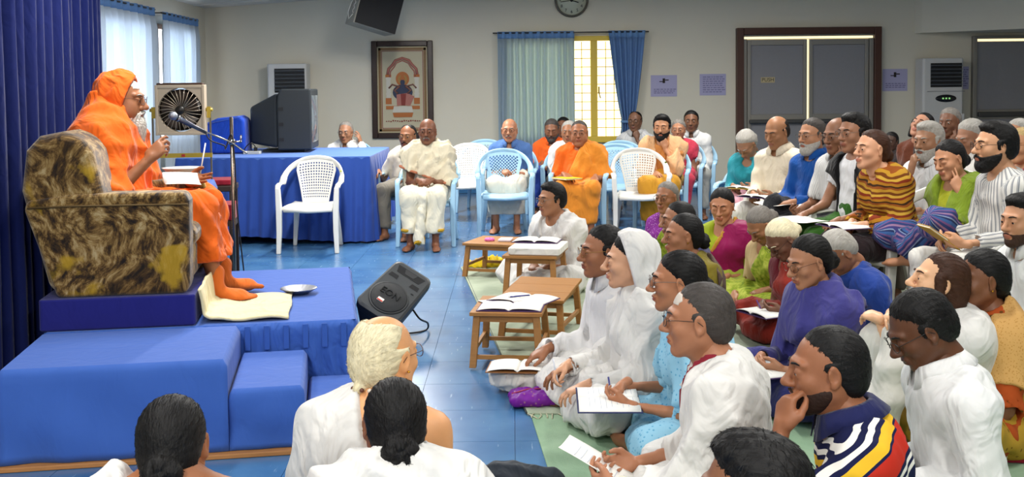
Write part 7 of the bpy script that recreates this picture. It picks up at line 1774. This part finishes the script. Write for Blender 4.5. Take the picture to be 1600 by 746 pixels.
p46 = on_floor('dark skinned man in a white shirt looking down, in the right foreground', 1437, 515, .70, 180, skin='#4a2c1c', hair=('short', 'black'), glasses='black', near=True, lean=14, head=(0, 30, 0), closed=True, armL='lap', armR='lap', wear=SH(cloth('white_shirt', '#d2d2d1', .8, fold=.6), 1.95, pm=cl('#4a4a50'), e=.022))
POLO = ramp_mat('polo_stripe', (.62, 0, .78), .25, [(0, '#d8d4cc'), (.05, '#12163a'), (.09, '#d8d4cc'), (.14, '#12163a'), (.19, '#b02a1c'), (.42, '#12163a'), (.45, '#cfa428'), (.57, '#12163a'), (.61, '#d8d4cc'), (.66, '#12163a'), (.70, '#d8d4cc'), (.74, '#12163a')], offset=.67)
p47 = on_floor('man in a navy, red and yellow striped polo shirt, hand over mouth', 1290, 578, .70, 172, skin='#7a4c34', hair=('crop', 'black'), beard=('stubble', '#2c1a12'), near=True, lean=14, head=(4, 2, 0), armR='knee', armL=('mouth', (.0, .0, .035)), wear=SH(POLO, .75, pm=cl('#3a3a46'), collar=cl('#1a1e48')))
p48 = on_floor('person with short black hair cut off by the bottom edge', 1170, 776, .66, 165, skin='#6a4430', hair=('thick', 'black'), near=True, wear=SH(cl('#3a4660'), .8), eyes=False)
def w49(W):
    W.skirt(WHITE, name='dhoti'); W.drape(WHITE, 'shawl', e=.026, arms=(1.2, 0), region=W.over_left(-.15, .14, .03, .62), amp=.012, low=.03)
    W.drape(cl('#2f7a58'), 'green_border', e=.030, arms=(1.2, 0), region=lambda X, Y, Z, D: np.maximum(np.maximum(D, np.abs(Z-W.s.el[1][2]-.02)-.03), -(Y-.18)), amp=.006)
    s = W.s; k = s.k; mb = MB(); ring = []
    for i in range(18):
        a = 2*math.pi*i/18; pos = s.nb+s.T*.030*k+s.F*math.cos(a)*.073*k+np.array([0, math.sin(a)*.073*k, 0])-s.T*.03*k*max(0, math.cos(a)); mb = MB(); mb.lathe([(.001, -.007), (.006, -.004), (.0075, 0), (.006, .004), (.001, .007)], c=Vector(pos), n=8); mb.build('necklace_bead', mat('bead_pearl' if i % 2 else 'bead_brown', '#cfc0ae' if i % 2 else '#5a3020', .4), W.root)
p49 = on_floor('old man with a white hair knot and one bare shoulder, back to us', 603, 557, .715, 78, neck=.115, skin='#b27e56', hair=('balding+knot', 'yellowwhite'), glasses='brown', near=True, head=(-24, 0, 0), armL='lap', armR='lap', wear=w49, fat=.3, seat=0.0, earring=True)
def w50(W):
    W.skirt(WHITE, name='dhoti'); W.drape(WHITE, 'shawl', e=.026, arms=(1.2, .9), amp=.010, low=.03, neckr=.075)
p50 = on_floor('person with a black hair bun and white cloth, seen from behind at bottom centre', 617, 662, .66, 102, k=.93, neck=.085, lean=12, skin='#6a4028', hair=('back+bigbun', 'black'), near=True, wear=w50, eyes=False, seat=0.0)
def w51(W):
    W.skirt(WHITE, name='dhoti'); W.drape(WHITE, 'shawl', e=.026, arms=(1.2, 0), region=W.over_left(-.10, .20, .075, .60), amp=.010, low=.03, neckr=.075)
p51 = on_floor('person with a black hair bun and white cloth, at the lower left', 270, 662, .72, 99, k=.94, neck=.05, lean=12, skin='#7a4a2e', hair=('back+bigbun', 'black'), near=True, wear=w51, eyes=False, seat=0.0, head=(-4, 4, 0))
print('PEOPLE', len(PEOPLE), 'tris', sum(len(o.data.polygons)*2 for o in bpy.data.objects if o.type == 'MESH'))
